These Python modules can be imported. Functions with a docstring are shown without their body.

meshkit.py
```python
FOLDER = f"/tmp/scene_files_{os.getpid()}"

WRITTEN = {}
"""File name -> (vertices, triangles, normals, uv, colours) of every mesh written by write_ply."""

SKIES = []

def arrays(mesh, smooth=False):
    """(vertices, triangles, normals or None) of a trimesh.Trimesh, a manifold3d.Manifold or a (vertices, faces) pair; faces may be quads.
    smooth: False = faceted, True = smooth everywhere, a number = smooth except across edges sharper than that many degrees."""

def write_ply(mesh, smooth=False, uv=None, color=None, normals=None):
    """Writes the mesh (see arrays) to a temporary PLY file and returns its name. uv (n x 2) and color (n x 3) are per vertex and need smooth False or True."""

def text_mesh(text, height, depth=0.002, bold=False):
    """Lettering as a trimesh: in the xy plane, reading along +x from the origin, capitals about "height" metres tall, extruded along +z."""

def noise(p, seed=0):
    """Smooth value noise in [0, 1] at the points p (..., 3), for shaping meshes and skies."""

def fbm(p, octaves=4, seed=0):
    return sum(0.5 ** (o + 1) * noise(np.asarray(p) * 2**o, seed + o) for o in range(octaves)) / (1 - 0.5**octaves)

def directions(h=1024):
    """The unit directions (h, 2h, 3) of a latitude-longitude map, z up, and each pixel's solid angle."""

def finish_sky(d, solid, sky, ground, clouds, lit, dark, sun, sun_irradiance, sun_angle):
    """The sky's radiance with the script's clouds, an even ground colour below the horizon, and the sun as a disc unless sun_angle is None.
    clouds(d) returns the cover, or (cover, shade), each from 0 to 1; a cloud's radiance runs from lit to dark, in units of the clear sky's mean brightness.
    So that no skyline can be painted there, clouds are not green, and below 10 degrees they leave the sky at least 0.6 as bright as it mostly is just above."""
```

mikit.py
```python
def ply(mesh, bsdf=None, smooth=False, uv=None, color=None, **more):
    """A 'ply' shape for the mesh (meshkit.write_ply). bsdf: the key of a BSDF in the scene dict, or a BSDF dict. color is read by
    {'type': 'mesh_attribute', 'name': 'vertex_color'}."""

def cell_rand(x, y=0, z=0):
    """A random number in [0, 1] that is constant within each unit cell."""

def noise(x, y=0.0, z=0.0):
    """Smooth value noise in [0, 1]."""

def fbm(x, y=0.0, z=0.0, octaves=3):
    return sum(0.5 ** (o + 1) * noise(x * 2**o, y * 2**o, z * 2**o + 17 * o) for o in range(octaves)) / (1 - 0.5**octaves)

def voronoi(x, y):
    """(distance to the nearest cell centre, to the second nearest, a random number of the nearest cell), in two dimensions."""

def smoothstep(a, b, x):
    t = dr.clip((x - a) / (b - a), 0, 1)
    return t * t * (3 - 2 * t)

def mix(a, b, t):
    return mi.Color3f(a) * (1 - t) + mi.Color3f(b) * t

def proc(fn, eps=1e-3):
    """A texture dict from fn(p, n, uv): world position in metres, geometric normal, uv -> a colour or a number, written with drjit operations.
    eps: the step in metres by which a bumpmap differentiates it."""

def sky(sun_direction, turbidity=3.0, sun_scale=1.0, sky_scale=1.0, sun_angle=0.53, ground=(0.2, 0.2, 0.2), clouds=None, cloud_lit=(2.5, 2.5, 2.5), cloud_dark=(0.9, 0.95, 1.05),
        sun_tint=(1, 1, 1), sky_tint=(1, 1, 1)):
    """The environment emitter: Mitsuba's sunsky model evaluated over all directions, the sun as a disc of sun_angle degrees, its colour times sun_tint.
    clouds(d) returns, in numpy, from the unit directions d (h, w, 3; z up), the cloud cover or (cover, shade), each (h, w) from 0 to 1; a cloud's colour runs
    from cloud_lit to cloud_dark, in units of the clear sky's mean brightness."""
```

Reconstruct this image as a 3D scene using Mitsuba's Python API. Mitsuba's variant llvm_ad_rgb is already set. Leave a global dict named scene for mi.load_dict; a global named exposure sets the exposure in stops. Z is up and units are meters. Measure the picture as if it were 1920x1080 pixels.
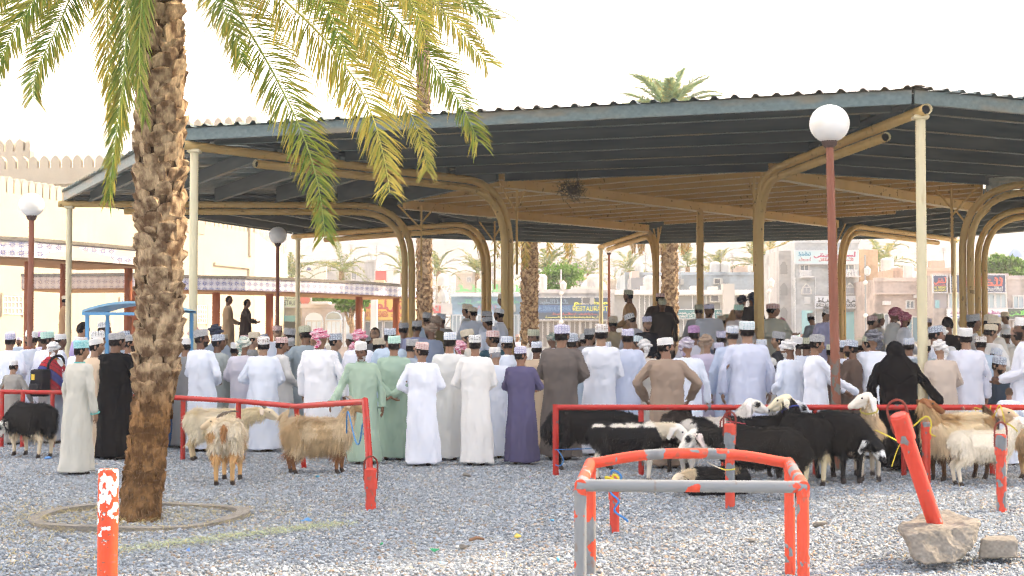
import math, random
import numpy as np, trimesh, drjit as dr, mitsuba as mi, mikit, meshkit
import manifold3d as m3
import shapely.geometry as sg, shapely.ops as so, shapely.affinity as sa
from mikit import proc, fbm, noise, voronoi, cell_rand, smoothstep, mix
T = mi.ScalarTransform4f
pi = math.pi
# ---------------------------------------------------------------- camera, sky, exposure
F, HZ, EYE = 2671.0, 630.0, 1.65          # focal length and horizon in photograph pixels (1920 wide), eye height
PITCH = math.atan((HZ - 540) / F)
exposure = 3.42
scene, labels = {'type': 'scene'}, {}
SUN = np.array([math.cos(math.radians(22)) * math.cos(math.radians(35)), math.sin(math.radians(22)) * math.cos(math.radians(35)), math.sin(math.radians(35))])
scene['camera'] = {'type': 'perspective', 'fov': 2 * math.degrees(math.atan(960 / F)), 'fov_axis': 'x', 'near_clip': 0.1, 'far_clip': 9000.0, 'medium': {'type': 'ref', 'id': 'haze_air'},
                   'to_world': T().look_at(origin=[0, 0, EYE], target=[0, math.cos(PITCH), EYE + math.sin(PITCH)], up=[0, 0, 1])}
scene['haze_air'] = {'type': 'homogeneous', 'albedo': 0.95, 'sigma_t': 0.0007}
def veil(d):                                  # thin high haze all over the sky
    return 0.20 + 0.2 * (meshkit.fbm(d * [3, 3, 9], 4, 2) - 0.5)
scene['sky'] = mikit.sky(SUN.tolist(), turbidity=5, sun_scale=1.9, sky_tint=(0.85, 1.0, 1.22), sky_scale=1.0, sun_angle=1.0, ground=(0.3, 0.29, 0.27), clouds=veil, cloud_lit=(2.3, 2.3, 2.35), sun_tint=(1.0, 0.98, 0.95))

rng = np.random.default_rng(11)

def ray(px, py):
    dx, dz = (px - 960) / F, (540 - py) / F
    return np.array([dx, math.cos(PITCH) - dz * math.sin(PITCH), math.sin(PITCH) + dz * math.cos(PITCH)])

def at(px, py, Y):
    d = ray(px, py); t = Y / d[1]
    return np.array([d[0] * t, Y, EYE + d[2] * t])

def gnd(px, py, z=0.0):
    d = ray(px, py); t = (z - EYE) / d[2]
    return np.array([d[0] * t, d[1] * t, z])

# ---------------------------------------------------------------- mesh helpers
def num(key):
    if key not in scene and key not in labels: return key
    i = 1
    while f'{key}_{i:03d}' in scene or f'{key}_{i:03d}' in labels: i += 1
    return f'{key}_{i:03d}'

def tri(v, f):
    return trimesh.Trimesh(np.asarray(v, float), np.asarray(f, int), process=False)

def cat(ms):
    ms = list(ms); off = np.cumsum([0] + [len(m.vertices) for m in ms])
    return tri(np.vstack([m.vertices for m in ms]), np.vstack([np.asarray(m.faces) + o for m, o in zip(ms, off)]))

def split(m, ang):
    if ang is True or ang is False: return m
    return trimesh.graph.smooth_shade(trimesh.Trimesh(m.vertices, m.faces, process=True), angle=math.radians(ang), facet_minarea=None)

PAL, PALI = [], {}
def pal(c):
    """rows of the colour table for an (n, 3) array of colours"""
    q = np.round(np.sqrt(np.clip(c, 0, 1)) * 160).astype(int); u, inv = np.unique(q, axis=0, return_inverse=True)
    ids = []
    for row in map(tuple, u.tolist()):
        if row not in PALI: PALI[row] = len(PAL); PAL.append([(x / 160) ** 2 for x in row])
        ids.append(PALI[row])
    return np.array(ids)[np.asarray(inv).ravel()]
def c_table(p, n, uv):
    i = mi.UInt32(dr.maximum(mi.Float(uv.x), 0))
    return mi.Color3f(*(dr.gather(mi.Float, TABLE[k], i) for k in range(3)))

def shape(mesh, bsdf, smooth=30, color=None, uv=None):
    """a ply entry; the colour (one, or one per vertex, averaged per face) is kept as the row of the colour table in the u coordinate"""
    if color is None: return mikit.ply(mesh, bsdf, smooth=smooth, uv=uv)
    color = np.asarray(color, float); v, f, nr = meshkit.arrays(mesh, smooth)
    if color.ndim == 1: ids = np.full(len(v), pal(color[None])[0])
    else:
        pv = pal(color)
        if np.all(pv[f[:, 0]] == pv[f[:, 1]]) and np.all(pv[f[:, 0]] == pv[f[:, 2]]): ids = pv
        else:
            fi = pal(color[f].mean(1)); v, nr = v[f.ravel()], None if nr is None else nr[f.ravel()]
            ids = np.repeat(fi, 3); f = np.arange(len(v)).reshape(-1, 3)
    uvs = np.stack([ids + .5, np.zeros(len(ids))], 1)
    path = meshkit.write_ply((v, f), False, uvs, None, normals=nr)
    return {'type': 'ply', 'filename': path, 'face_normals': nr is None, 'bsdf': {'type': 'ref', 'id': bsdf}}

def add(name, mesh, bsdf='paint', color=None, smooth=30, parent=None, uv=None, **kw):
    """one shape entry; color: one colour for the mesh or one per vertex"""
    key = num(f'{parent}__{name}' if parent else name)
    if hasattr(mesh, 'to_mesh'):
        mm = mesh.to_mesh(); mesh = tri(mm.vert_properties[:, :3], mm.tri_verts)
    if color is not None and np.asarray(color).ndim > 1 and smooth not in (True, False): smooth = True
    scene[key] = {**shape(mesh, bsdf, smooth, color, uv), **kw}
    return key

def tag(key, label=None, category=None, group=None, kind=None):
    d = labels.setdefault(key, {})
    for k, v in (('label', label), ('category', category), ('group', group), ('kind', kind)):
        if v: d[k] = v
    return key

def thing(name, label, category, group=None):
    return tag(num(name), label, category, group)

def struct(name, mesh, bsdf, color=None, smooth=30):
    return tag(add(name, mesh, bsdf, color, smooth), kind='structure')

def box(x0, x1, y0, y1, z0, z1, bev=0.0):
    if bev:
        c = m3.CrossSection([[(x0 + bev, y0 + bev), (x1 - bev, y0 + bev), (x1 - bev, y1 - bev), (x0 + bev, y1 - bev)]])
        pts = [(x, y, z) for x in (x0, x1) for y in (y0 + bev, y1 - bev) for z in (z0 + bev, z1 - bev)]
        pts += [(x, y, z) for x in (x0 + bev, x1 - bev) for y in (y0, y1) for z in (z0 + bev, z1 - bev)]
        pts += [(x, y, z) for x in (x0 + bev, x1 - bev) for y in (y0 + bev, y1 - bev) for z in (z0, z1)]
        return hull(pts)
    m = trimesh.creation.box(extents=(x1 - x0, y1 - y0, z1 - z0)); m.apply_translation(((x0 + x1) / 2, (y0 + y1) / 2, (z0 + z1) / 2))
    return m

def hull(pts):
    mm = m3.Manifold.hull_points(np.asarray(pts, float)).to_mesh()
    return tri(mm.vert_properties[:, :3], mm.tri_verts)

def xf(m, loc=(0, 0, 0), rz=0.0, s=1.0, rx=0.0, ry=0.0):
    """copy: scaled, turned about x, y, z (degrees), moved"""
    a, b, c = np.radians([rx, ry, rz])
    Rx = np.array([[1, 0, 0], [0, math.cos(a), -math.sin(a)], [0, math.sin(a), math.cos(a)]])
    Ry = np.array([[math.cos(b), 0, math.sin(b)], [0, 1, 0], [-math.sin(b), 0, math.cos(b)]])
    Rz = np.array([[math.cos(c), -math.sin(c), 0], [math.sin(c), math.cos(c), 0], [0, 0, 1]])
    return tri((np.asarray(m.vertices) * s) @ (Rz @ Ry @ Rx).T + np.asarray(loc, float), m.faces)

def frames(p):
    t = np.gradient(p, axis=0); t /= np.linalg.norm(t, axis=1, keepdims=True) + 1e-12
    up = np.array([0, 0, 1.0]) if abs(t[0, 2]) < 0.9 else np.array([0, 1.0, 0])
    a = []
    prev = np.cross(t[0], up); prev /= np.linalg.norm(prev)
    for k in t:
        prev = prev - k * (prev @ k); prev /= np.linalg.norm(prev) + 1e-12; a.append(prev)
    a = np.array(a); return t, a, np.cross(t, a)

def tube(path, r, sides=10, caps=True, hollow=0.0):
    p = np.asarray(path, float); r = np.broadcast_to(np.asarray(r, float), (len(p),))
    t, a, b = frames(p); ang = np.arange(sides) * 2 * pi / sides
    v = p[:, None] + r[:, None, None] * (np.cos(ang)[None, :, None] * a[:, None] + np.sin(ang)[None, :, None] * b[:, None])
    v = v.reshape(-1, 3); n = len(p); f = []
    i, j = np.meshgrid(np.arange(n - 1), np.arange(sides), indexing='ij')
    q = np.stack([i * sides + j, i * sides + (j + 1) % sides, (i + 1) * sides + (j + 1) % sides, (i + 1) * sides + j], -1).reshape(-1, 4)
    f = np.vstack([q[:, [0, 1, 2]], q[:, [0, 2, 3]]])
    if caps:
        k = len(v); v = np.vstack([v, p[0], p[-1]]); j = np.arange(sides)
        f = np.vstack([f, np.stack([np.full(sides, k), (j + 1) % sides, j], 1), np.stack([np.full(sides, k + 1), (n - 1) * sides + j, (n - 1) * sides + (j + 1) % sides], 1)])
    m = tri(v, f)
    return m

def arc_path(pts, rad, n=6):
    """polyline with rounded corners"""
    pts = [np.asarray(p, float) for p in pts]; out = [pts[0]]
    for i in range(1, len(pts) - 1):
        a, b, c = pts[i - 1], pts[i], pts[i + 1]
        u = (a - b) / np.linalg.norm(a - b); w = (c - b) / np.linalg.norm(c - b)
        d = min(rad, np.linalg.norm(a - b) * .49, np.linalg.norm(c - b) * .49)
        for k in range(n + 1):
            s = k / n; out.append((1 - s) ** 2 * (b + u * d) + 2 * s * (1 - s) * b + s * s * (b + w * d))
    out.append(pts[-1]); return np.array(out)

def spline(pts, n):
    from scipy.interpolate import CubicSpline
    p = np.asarray(pts, float); d = np.r_[0, np.cumsum(np.linalg.norm(np.diff(p, axis=0), axis=1))]
    return CubicSpline(d, p)(np.linspace(0, d[-1], n))

def lathe(prof, n=24):
    p = np.asarray(prof, float); a = np.arange(n) * 2 * pi / n
    v = np.stack([p[:, None, 0] * np.cos(a), p[:, None, 0] * np.sin(a), np.broadcast_to(p[:, None, 1], (len(p), n))], -1).reshape(-1, 3)
    i, j = np.meshgrid(np.arange(len(p) - 1), np.arange(n), indexing='ij')
    q = np.stack([i * n + j, i * n + (j + 1) % n, (i + 1) * n + (j + 1) % n, (i + 1) * n + j], -1).reshape(-1, 4)
    return tri(v, np.vstack([q[:, [0, 1, 2]], q[:, [0, 2, 3]]]))

def prism(poly, z0, z1):
    import shapely.geometry as sg
    g = poly if hasattr(poly, 'geom_type') else sg.Polygon(poly)
    m = trimesh.creation.extrude_polygon(g, z1 - z0, engine='earcut'); m.apply_translation((0, 0, z0)); return m

def upright(m, loc, rz=0.0):
    """a mesh drawn in the xy plane stood up: x stays x, y becomes z, depth goes towards -y"""
    return xf(m, loc, rz, rx=90)

def man(m):
    return m3.Manifold(m3.Mesh(np.asarray(m.vertices, np.float32), np.asarray(m.faces, np.uint32)))
def from_man(m):
    q = m.to_mesh(); return trimesh.Trimesh(np.array(q.vert_properties[:, :3], float), np.array(q.tri_verts), process=True)

# ---------------------------------------------------------------- materials
def rgb(c): return {'type': 'rgb', 'value': list(map(float, c))}
VC = proc(c_table)
def prin(col, rough=0.8, two=True, **k):
    b = {'type': 'principled', 'base_color': col if isinstance(col, dict) else rgb(col), 'roughness': rough, 'specular': k.pop('specular', 0.3), **k}
    return {'type': 'twosided', 'bsdf': b} if two else b
def bump(b, fn, scale=1.0, eps=0.002):
    return {'type': 'bumpmap', 'arbitrary': proc(fn, eps), 'scale': scale, 'bsdf': b}

scene['paint'] = prin(VC, 0.75)
scene['satin'] = prin(VC, 0.4, specular=0.5)
scene['cloth'] = prin(VC, 0.92, specular=0.1, sheen=0.06)
scene['fur'] = prin(VC, 0.75, specular=0.2)
scene['skin'] = prin(VC, 0.55, specular=0.35)
scene['leaf'] = {'type': 'principledthin', 'base_color': VC, 'roughness': 0.45, 'diff_trans': 0.9, 'spec_trans': 0.0, 'eta': 1.4}

def c_ground(p, n, uv):
    d1, d2, w = voronoi(p.x * 26, p.y * 26)
    g = mix((0.19, 0.22, 0.25), (0.41, 0.44, 0.46), w)
    g = mix(g, (0.42, 0.36, 0.30), smoothstep(0.86, 0.93, cell_rand(dr.floor(w * 997), 3)))
    g = g * (0.45 + 0.55 * smoothstep(0.02, 0.22, d2 - d1))
    big = fbm(p.x * 0.35, p.y * 0.35, 2.0)
    g = g * (0.82 + 0.36 * big)
    dx, dy = p.x + 3.9, p.y - 12.0
    straw = smoothstep(0.42, 0.7, fbm(p.x * 1.7, p.y * 3.0, 5.0)) * dr.exp(-(dx * dx * 0.16 + dy * dy * 0.35))
    g = mix(g, (0.42, 0.36, 0.20), straw * 0.3)
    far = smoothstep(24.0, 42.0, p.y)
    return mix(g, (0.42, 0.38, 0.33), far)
def b_ground(p, n, uv):
    d1, d2, w = voronoi(p.x * 26, p.y * 26)
    return smoothstep(0.0, 0.35, d2 - d1) * (0.5 + 0.5 * w)
scene['gravel_ground'] = bump(prin(proc(c_ground), 0.9), b_ground, 0.012, 0.004)
scene['stone_bits'] = prin(VC, 0.85)

def c_tan(p, n, uv):  # mustard paint, scuffed
    w = fbm(p.x * 3, p.y * 3, p.z * 2)
    c = mix((0.56, 0.37, 0.13), (0.66, 0.47, 0.21), w)
    return mix(c, (0.20, 0.12, 0.06), smoothstep(0.70, 0.78, fbm(p.x * 14, p.y * 14, p.z * 9)) * 0.7)
scene['tan_paint'] = prin(proc(c_tan), 0.5)
def c_cream(p, n, uv):
    w = fbm(p.x * 4, p.y * 4, p.z * 1.2)
    c = mix((0.62, 0.54, 0.33), (0.72, 0.66, 0.45), w)
    return mix(c, (0.45, 0.33, 0.16), smoothstep(0.62, 0.8, fbm(p.x * 9, p.y * 9, p.z * 2)) * 0.5)
scene['cream_paint'] = prin(proc(c_cream), 0.45)
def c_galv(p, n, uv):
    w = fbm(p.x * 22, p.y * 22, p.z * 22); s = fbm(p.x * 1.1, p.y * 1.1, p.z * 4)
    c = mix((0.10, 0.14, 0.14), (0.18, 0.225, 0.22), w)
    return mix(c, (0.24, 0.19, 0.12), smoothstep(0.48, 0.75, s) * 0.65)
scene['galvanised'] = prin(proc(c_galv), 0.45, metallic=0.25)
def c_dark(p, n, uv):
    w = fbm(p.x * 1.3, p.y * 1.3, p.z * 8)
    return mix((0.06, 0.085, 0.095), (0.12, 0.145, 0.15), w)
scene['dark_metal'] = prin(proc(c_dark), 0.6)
def peel(base, under, lo, hi, f=9.0, dirt=(0.2, 0.14, 0.1)):
    def fn(p, n, uv):
        w = fbm(p.x * f, p.y * f, p.z * f * 0.7, octaves=4)
        c = mix(base, [x * 0.72 for x in base], fbm(p.x * 3, p.y * 3, p.z * 3))
        u = mix(under, [x * 0.6 for x in under], fbm(p.x * 30, p.y * 30, p.z * 12))
        k = smoothstep(lo, hi, w)
        return mix(mix(c, u, k), dirt, smoothstep(0.68, 0.76, fbm(p.x * 21 + 7, p.y * 21, p.z * 13)) * 0.5)
    return fn
RED = (0.62, 0.04, 0.022)
scene['fence_red'] = prin(proc(peel((0.50, 0.022, 0.012), (0.14, 0.13, 0.13), 0.72, 0.74)), 0.38, specular=0.5)
scene['bollard_red'] = prin(proc(peel((0.66, 0.055, 0.028), (0.22, 0.22, 0.23), 0.63, 0.642, 13)), 0.45, specular=0.5)
scene['bollard_gray'] = prin(proc(peel((0.62, 0.06, 0.03), (0.20, 0.22, 0.24), 0.51, 0.52, 11)), 0.45, specular=0.5)
scene['corral_pipe'] = prin(proc(peel((0.72, 0.075, 0.03), (0.24, 0.255, 0.265), 0.535, 0.55, 9, dirt=(0.25, 0.13, 0.09))), 0.42, specular=0.5)
scene['corral_bare'] = prin(proc(peel((0.24, 0.255, 0.265), (0.72, 0.075, 0.03), 0.645, 0.655, 10)), 0.4, specular=0.5)
def c_whitepeel(p, n, uv):
    w = fbm(p.x * 36, p.y * 36, p.z * 26, octaves=4)
    hgt = smoothstep(0.30, 0.85, p.z)
    k = smoothstep(0.0, 0.02, w - (0.73 - 0.26 * hgt))
    c = mix((0.72, 0.085, 0.02), (0.60, 0.05, 0.015), fbm(p.x * 5, p.y * 5, p.z * 5))
    c = mix(c, (0.80, 0.78, 0.75), k)
    return mix(c, (0.15, 0.10, 0.08), smoothstep(0.70, 0.76, fbm(p.x * 40, p.y * 40, p.z * 60 + 5)) * 0.6)
scene['post_whitepeel'] = prin(proc(c_whitepeel), 0.45, specular=0.5)
def c_lamp(p, n, uv):
    k = smoothstep(0.50, 0.52, fbm(p.x * 16, p.y * 16, p.z * 9)) * smoothstep(1.9, 1.0, p.z)
    return mix(mix((0.27, 0.10, 0.06), (0.20, 0.07, 0.04), noise(p.x * 5, p.y * 5, p.z * 3)), (0.13, 0.14, 0.12), k)
scene['lamp_pole_paint'] = prin(proc(c_lamp), 0.5)
def c_conc(p, n, uv):
    w = fbm(p.x * 9, p.y * 9, p.z * 9, octaves=4); q = noise(p.x * 60, p.y * 60, p.z * 60)
    c = mix((0.15, 0.135, 0.11), (0.29, 0.265, 0.23), w)
    return c * (0.75 + 0.5 * q)
def b_conc(p, n, uv): return fbm(p.x * 45, p.y * 45, p.z * 45)
scene['concrete'] = bump(prin(proc(c_conc), 0.95), b_conc, 0.015, 0.003)
def wallmat(a, b, dirt=(0.35, 0.28, 0.2)):
    def fn(p, n, uv):
        w = fbm(p.x * 0.5, p.y * 0.5, p.z * 0.5)
        s = smoothstep(0.55, 0.85, fbm(p.x * 2.3, p.y * 2.3, p.z * 0.25))
        c = mix(mix(a, b, w), dirt, s * 0.25)
        return c * (0.96 + 0.08 * noise(p.x * 30, p.y * 30, p.z * 30))
    return prin(proc(fn), 0.9)
scene['fort_plaster'] = wallmat((0.48, 0.425, 0.33), (0.42, 0.365, 0.275))
def c_hazed(p, n, uv): return mix(c_table(p, n, uv), (0.46, 0.46, 0.45), 0.2)      # greyed: the pale veil of haze is mixed into the colour
scene['town_plaster'] = prin(proc(c_hazed), 0.9, specular=0.2)
def c_town(p, n, uv):
    s = smoothstep(0.5, 0.8, fbm(p.x * 1.5, p.y * 1.5, p.z * 0.18)) * 0.3 + smoothstep(0.55, 0.7, fbm(p.x * 0.6, p.y * 0.6, p.z * 0.8)) * 0.18
    return c_table(p, n, uv) * (1 - s) * (0.94 + 0.12 * noise(p.x * 7, p.y * 7, p.z * 7))
scene['town_wall'] = prin(proc(c_town), 0.9, specular=0.2)
def c_tile(p, n, uv):
    u, v = (p.x + p.y * 0.2) * 5.0, p.z * 5.0
    a, b = u - dr.floor(u) - 0.5, v - dr.floor(v) - 0.5
    r = dr.sqrt(a * a + b * b); an = dr.atan2(b, a)
    star = smoothstep(0.05, -0.05, r - 0.28 - 0.10 * dr.cos(8 * an))
    ring = smoothstep(0.05, 0.0, dr.abs(r - 0.44))
    c = mix((0.68, 0.68, 0.70), (0.09, 0.10, 0.36), star)
    c = mix(c, (0.68, 0.62, 0.5), smoothstep(0.17, 0.12, r))
    c = mix(c, (0.10, 0.11, 0.33), smoothstep(0.07, 0.05, r) + 0.0)
    c = mix(c, (0.30, 0.12, 0.10), ring * 0.55)
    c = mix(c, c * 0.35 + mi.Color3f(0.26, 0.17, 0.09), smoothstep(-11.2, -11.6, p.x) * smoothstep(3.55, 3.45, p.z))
    return mix(c, (0.60, 0.57, 0.50), smoothstep(3.5, 3.6, p.z) * smoothstep(0.46, 0.5, fbm(p.x * 0.9, p.y * 0.9, p.z * 3)))
scene['glazed_tiles'] = prin(proc(c_tile), 0.3, specular=0.5)
def c_hill(p, n, uv):
    w = fbm(p.x * 0.02, p.y * 0.02, p.z * 0.03, octaves=5)
    return mix((0.075, 0.085, 0.105), (0.17, 0.165, 0.175), w)
scene['hill_rock'] = prin(proc(c_hill), 0.95)
def c_globe(p, n, uv): return mix((0.80, 0.79, 0.76), (0.70, 0.66, 0.58), smoothstep(0.5, 0.8, fbm(p.x * 4, p.y * 4, p.z * 4)))
scene['globe_white'] = prin(proc(c_globe), 0.25, specular=0.5)
scene['glass_dark'] = prin((0.12, 0.15, 0.17), 0.15, specular=0.6)
# ================================================================ terrain
def grid(xs, ys, fz):
    X, Y = np.meshgrid(xs, ys, indexing='ij'); v = np.stack([X, Y, fz(X, Y)], -1).reshape(-1, 3)
    n = len(ys); i, j = np.meshgrid(np.arange(len(xs) - 1), np.arange(n - 1), indexing='ij')
    a = i * n + j; q = np.stack([a, a + n, a + n + 1, a + 1], -1).reshape(-1, 4)
    return tri(v, np.vstack([q[:, [0, 1, 2]], q[:, [0, 2, 3]]]))
def gz(x, y): return 0.010 * (meshkit.noise(np.stack([np.asarray(x) * .5, np.asarray(y) * .5, 0 * np.asarray(x)], -1)) - .5) * (np.asarray(y) < 30)
xs = np.r_[-2500, -1500, -300, -80, np.arange(-30, 31, 1.0), 80, 300, 1500, 2900]
ys = np.r_[-600, -500, -60, -10, np.arange(2, 31, 1.0), 34, 40, 60, 150, 400, 1500, 2900]
struct('ground', grid(xs, ys, gz), 'gravel_ground', smooth=True)
def hillz(x, y):
    p = np.stack([x / 160., y / 160., 0 * x], -1); q = np.stack([x / 40., y / 40., 0 * x + 3], -1)
    ridge = 78 + 16 * np.sin(x / 170. + 1) + 60 * (meshkit.fbm(p) - .5)
    s = np.clip((y - 520) / 330., 0, 1.6); s = np.where(s > 1, 2 - s, s)
    return -3 + s ** 1.15 * ridge + 16 * (meshkit.fbm(q, 5, 3) - .5) * np.clip(s * 2, 0, 1)
struct('hills', grid(np.linspace(-700, 700, 150), np.linspace(500, 1050, 60), hillz), 'hill_rock', smooth=False)
def mountz(x, y):
    p = np.stack([x / 520., y / 520., 0 * x], -1); q = np.stack([x / 130., y / 130., 0 * x + 9], -1)
    s = np.clip(1 - np.abs(y - 3000) / 900., 0, 1)
    h = 250 + 330 * np.exp(-((x - 500) / 330.) ** 2) + 130 * np.exp(-((x - 1150) / 300.) ** 2) + 110 * np.exp(-((x - 250) / 250.) ** 2)
    return -8 + s * (h + 330 * (meshkit.fbm(p, 4, 5) - .5)) + 110 * (meshkit.fbm(q, 5, 8) - .5) * s
struct('mountain', grid(np.linspace(-2200, 2600, 190), np.linspace(2100, 3900, 50), mountz), 'hill_rock', smooth=False)

# ================================================================ pavilion
OC, OR, OK, A0 = np.array([4.40, 33.79]), 14.61, 0.458, 4.0006
HP = 4.70                                                     # height of the pipe beams
pav = thing('market_pavilion', 'large octagonal open pavilion with corrugated roof and tan pipe columns over the crowd', 'pavilion')
def opt(i, r, z=0.0):
    a = A0 + i * pi / 4; return np.array([OC[0] + r * math.cos(a), OC[1] + r * math.sin(a), z])
fix = {0: 362, 1: 1729, -1: 128, -2: 558, -3: 1127, -4: 1790}
fixin = {0: 956, 1: 1421, -1: 772, -2: 916, -3: 1231, -4: 1576, 2: 1806, 3: 1834}
post = {}
for i in range(-4, 4):
    o = opt(i, OR)
    if i in fix: o[0] = (fix[i] - 960) / F * o[1]
    inn = opt(i, OR * OK); inn[0] = (fixin[i] - 960) / F * inn[1]
    post[i] = (o, inn)
    d = (inn - o); L = np.linalg.norm(d[:2]); d /= L
    p = add('corner_post', tube([o + [0, 0, -.1], o + [0, 0, HP - .07]], .068, 14), 'cream_paint', smooth=40, parent=pav)
    add('collar', box(o[0] - .10, o[0] + .10, o[1] - .10, o[1] + .10, HP - .12, HP - .062, .015), 'cream_paint', parent=p)
    zt = HP - .012
    def pipe(s0, off, r, name):
        a = o + d * s0 + [0, 0, zt - off]; c = inn - d * (off) + [0, 0, zt - off + .02]
        path = arc_path([a, c, np.array([c[0], c[1], 0.3])], 1.35 - off, 10)
        b = add(name, tube(path, r, 12, caps=False), 'tan_paint', smooth=50, parent=pav)
        e = add('pipe_end', tube([a - d * .002, a + d * .05], [r * .99, r * .80], 12, caps=False), 'cream_paint', smooth=50, parent=b)
        add('pipe_bore', tube([a + d * .05, a + d * .055], [r * .8, r * .8], 12), 'paint', (0.02, 0.02, 0.02), parent=b)  # near-black disc: the dark inside of the open pipe as colour
    pipe(-.24, 0.0, .075, 'pipe_arch')
    pipe(1.25, .165, .072, 'lower_pipe_arch')
    # strut post and braces beside the inner column
    q = inn + d * .22
    add('strut_post', box(q[0] - .022, q[0] + .022, q[1] - .022, q[1] + .022, 2.9, HP + .02), 'tan_paint', parent=pav)
    for s in (-.55, .35):
        add('brace', tube([q + [0, 0, 4.15 if s < 0 else 4.3], q + d * s + [0, 0, HP + .02]], .022, 6), 'tan_paint', parent=pav)
# middle post and the four beams across
cpt = np.array([(1313 - 960) / F * OC[1], OC[1], 0])
add('middle_post', box(cpt[0] - .075, cpt[0] + .075, cpt[1] - .075, cpt[1] + .075, 0.3, HP - .03, .012), 'tan_paint', parent=pav)
for k, (i, j) in enumerate(((0, -4), (-1, -3), (1, 3))):
    a, b = opt(i, OR * OK + .25, HP + .03), opt(j, OR * OK + .25, HP + .03)
    u = (b - a) / np.linalg.norm(b - a); w = np.array([-u[1], u[0], 0]) * .05
    m_ = add('cross_beam', hull([p + sx * w + [0, 0, sz * .1] for p in (a, b) for sx in (-1, 1) for sz in (-1, 1)]), 'tan_paint', parent=pav)
    add('beam_lip', hull([p + sx * w * 1.5 + [0, 0, -.102 - sz * .012] for p in (a + u * .05, b - u * .05) for sx in (-1, 1) for sz in (0, 1)]), 'cream_paint', parent=m_)  # lip in pale cream: the bright line of light painted on
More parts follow.
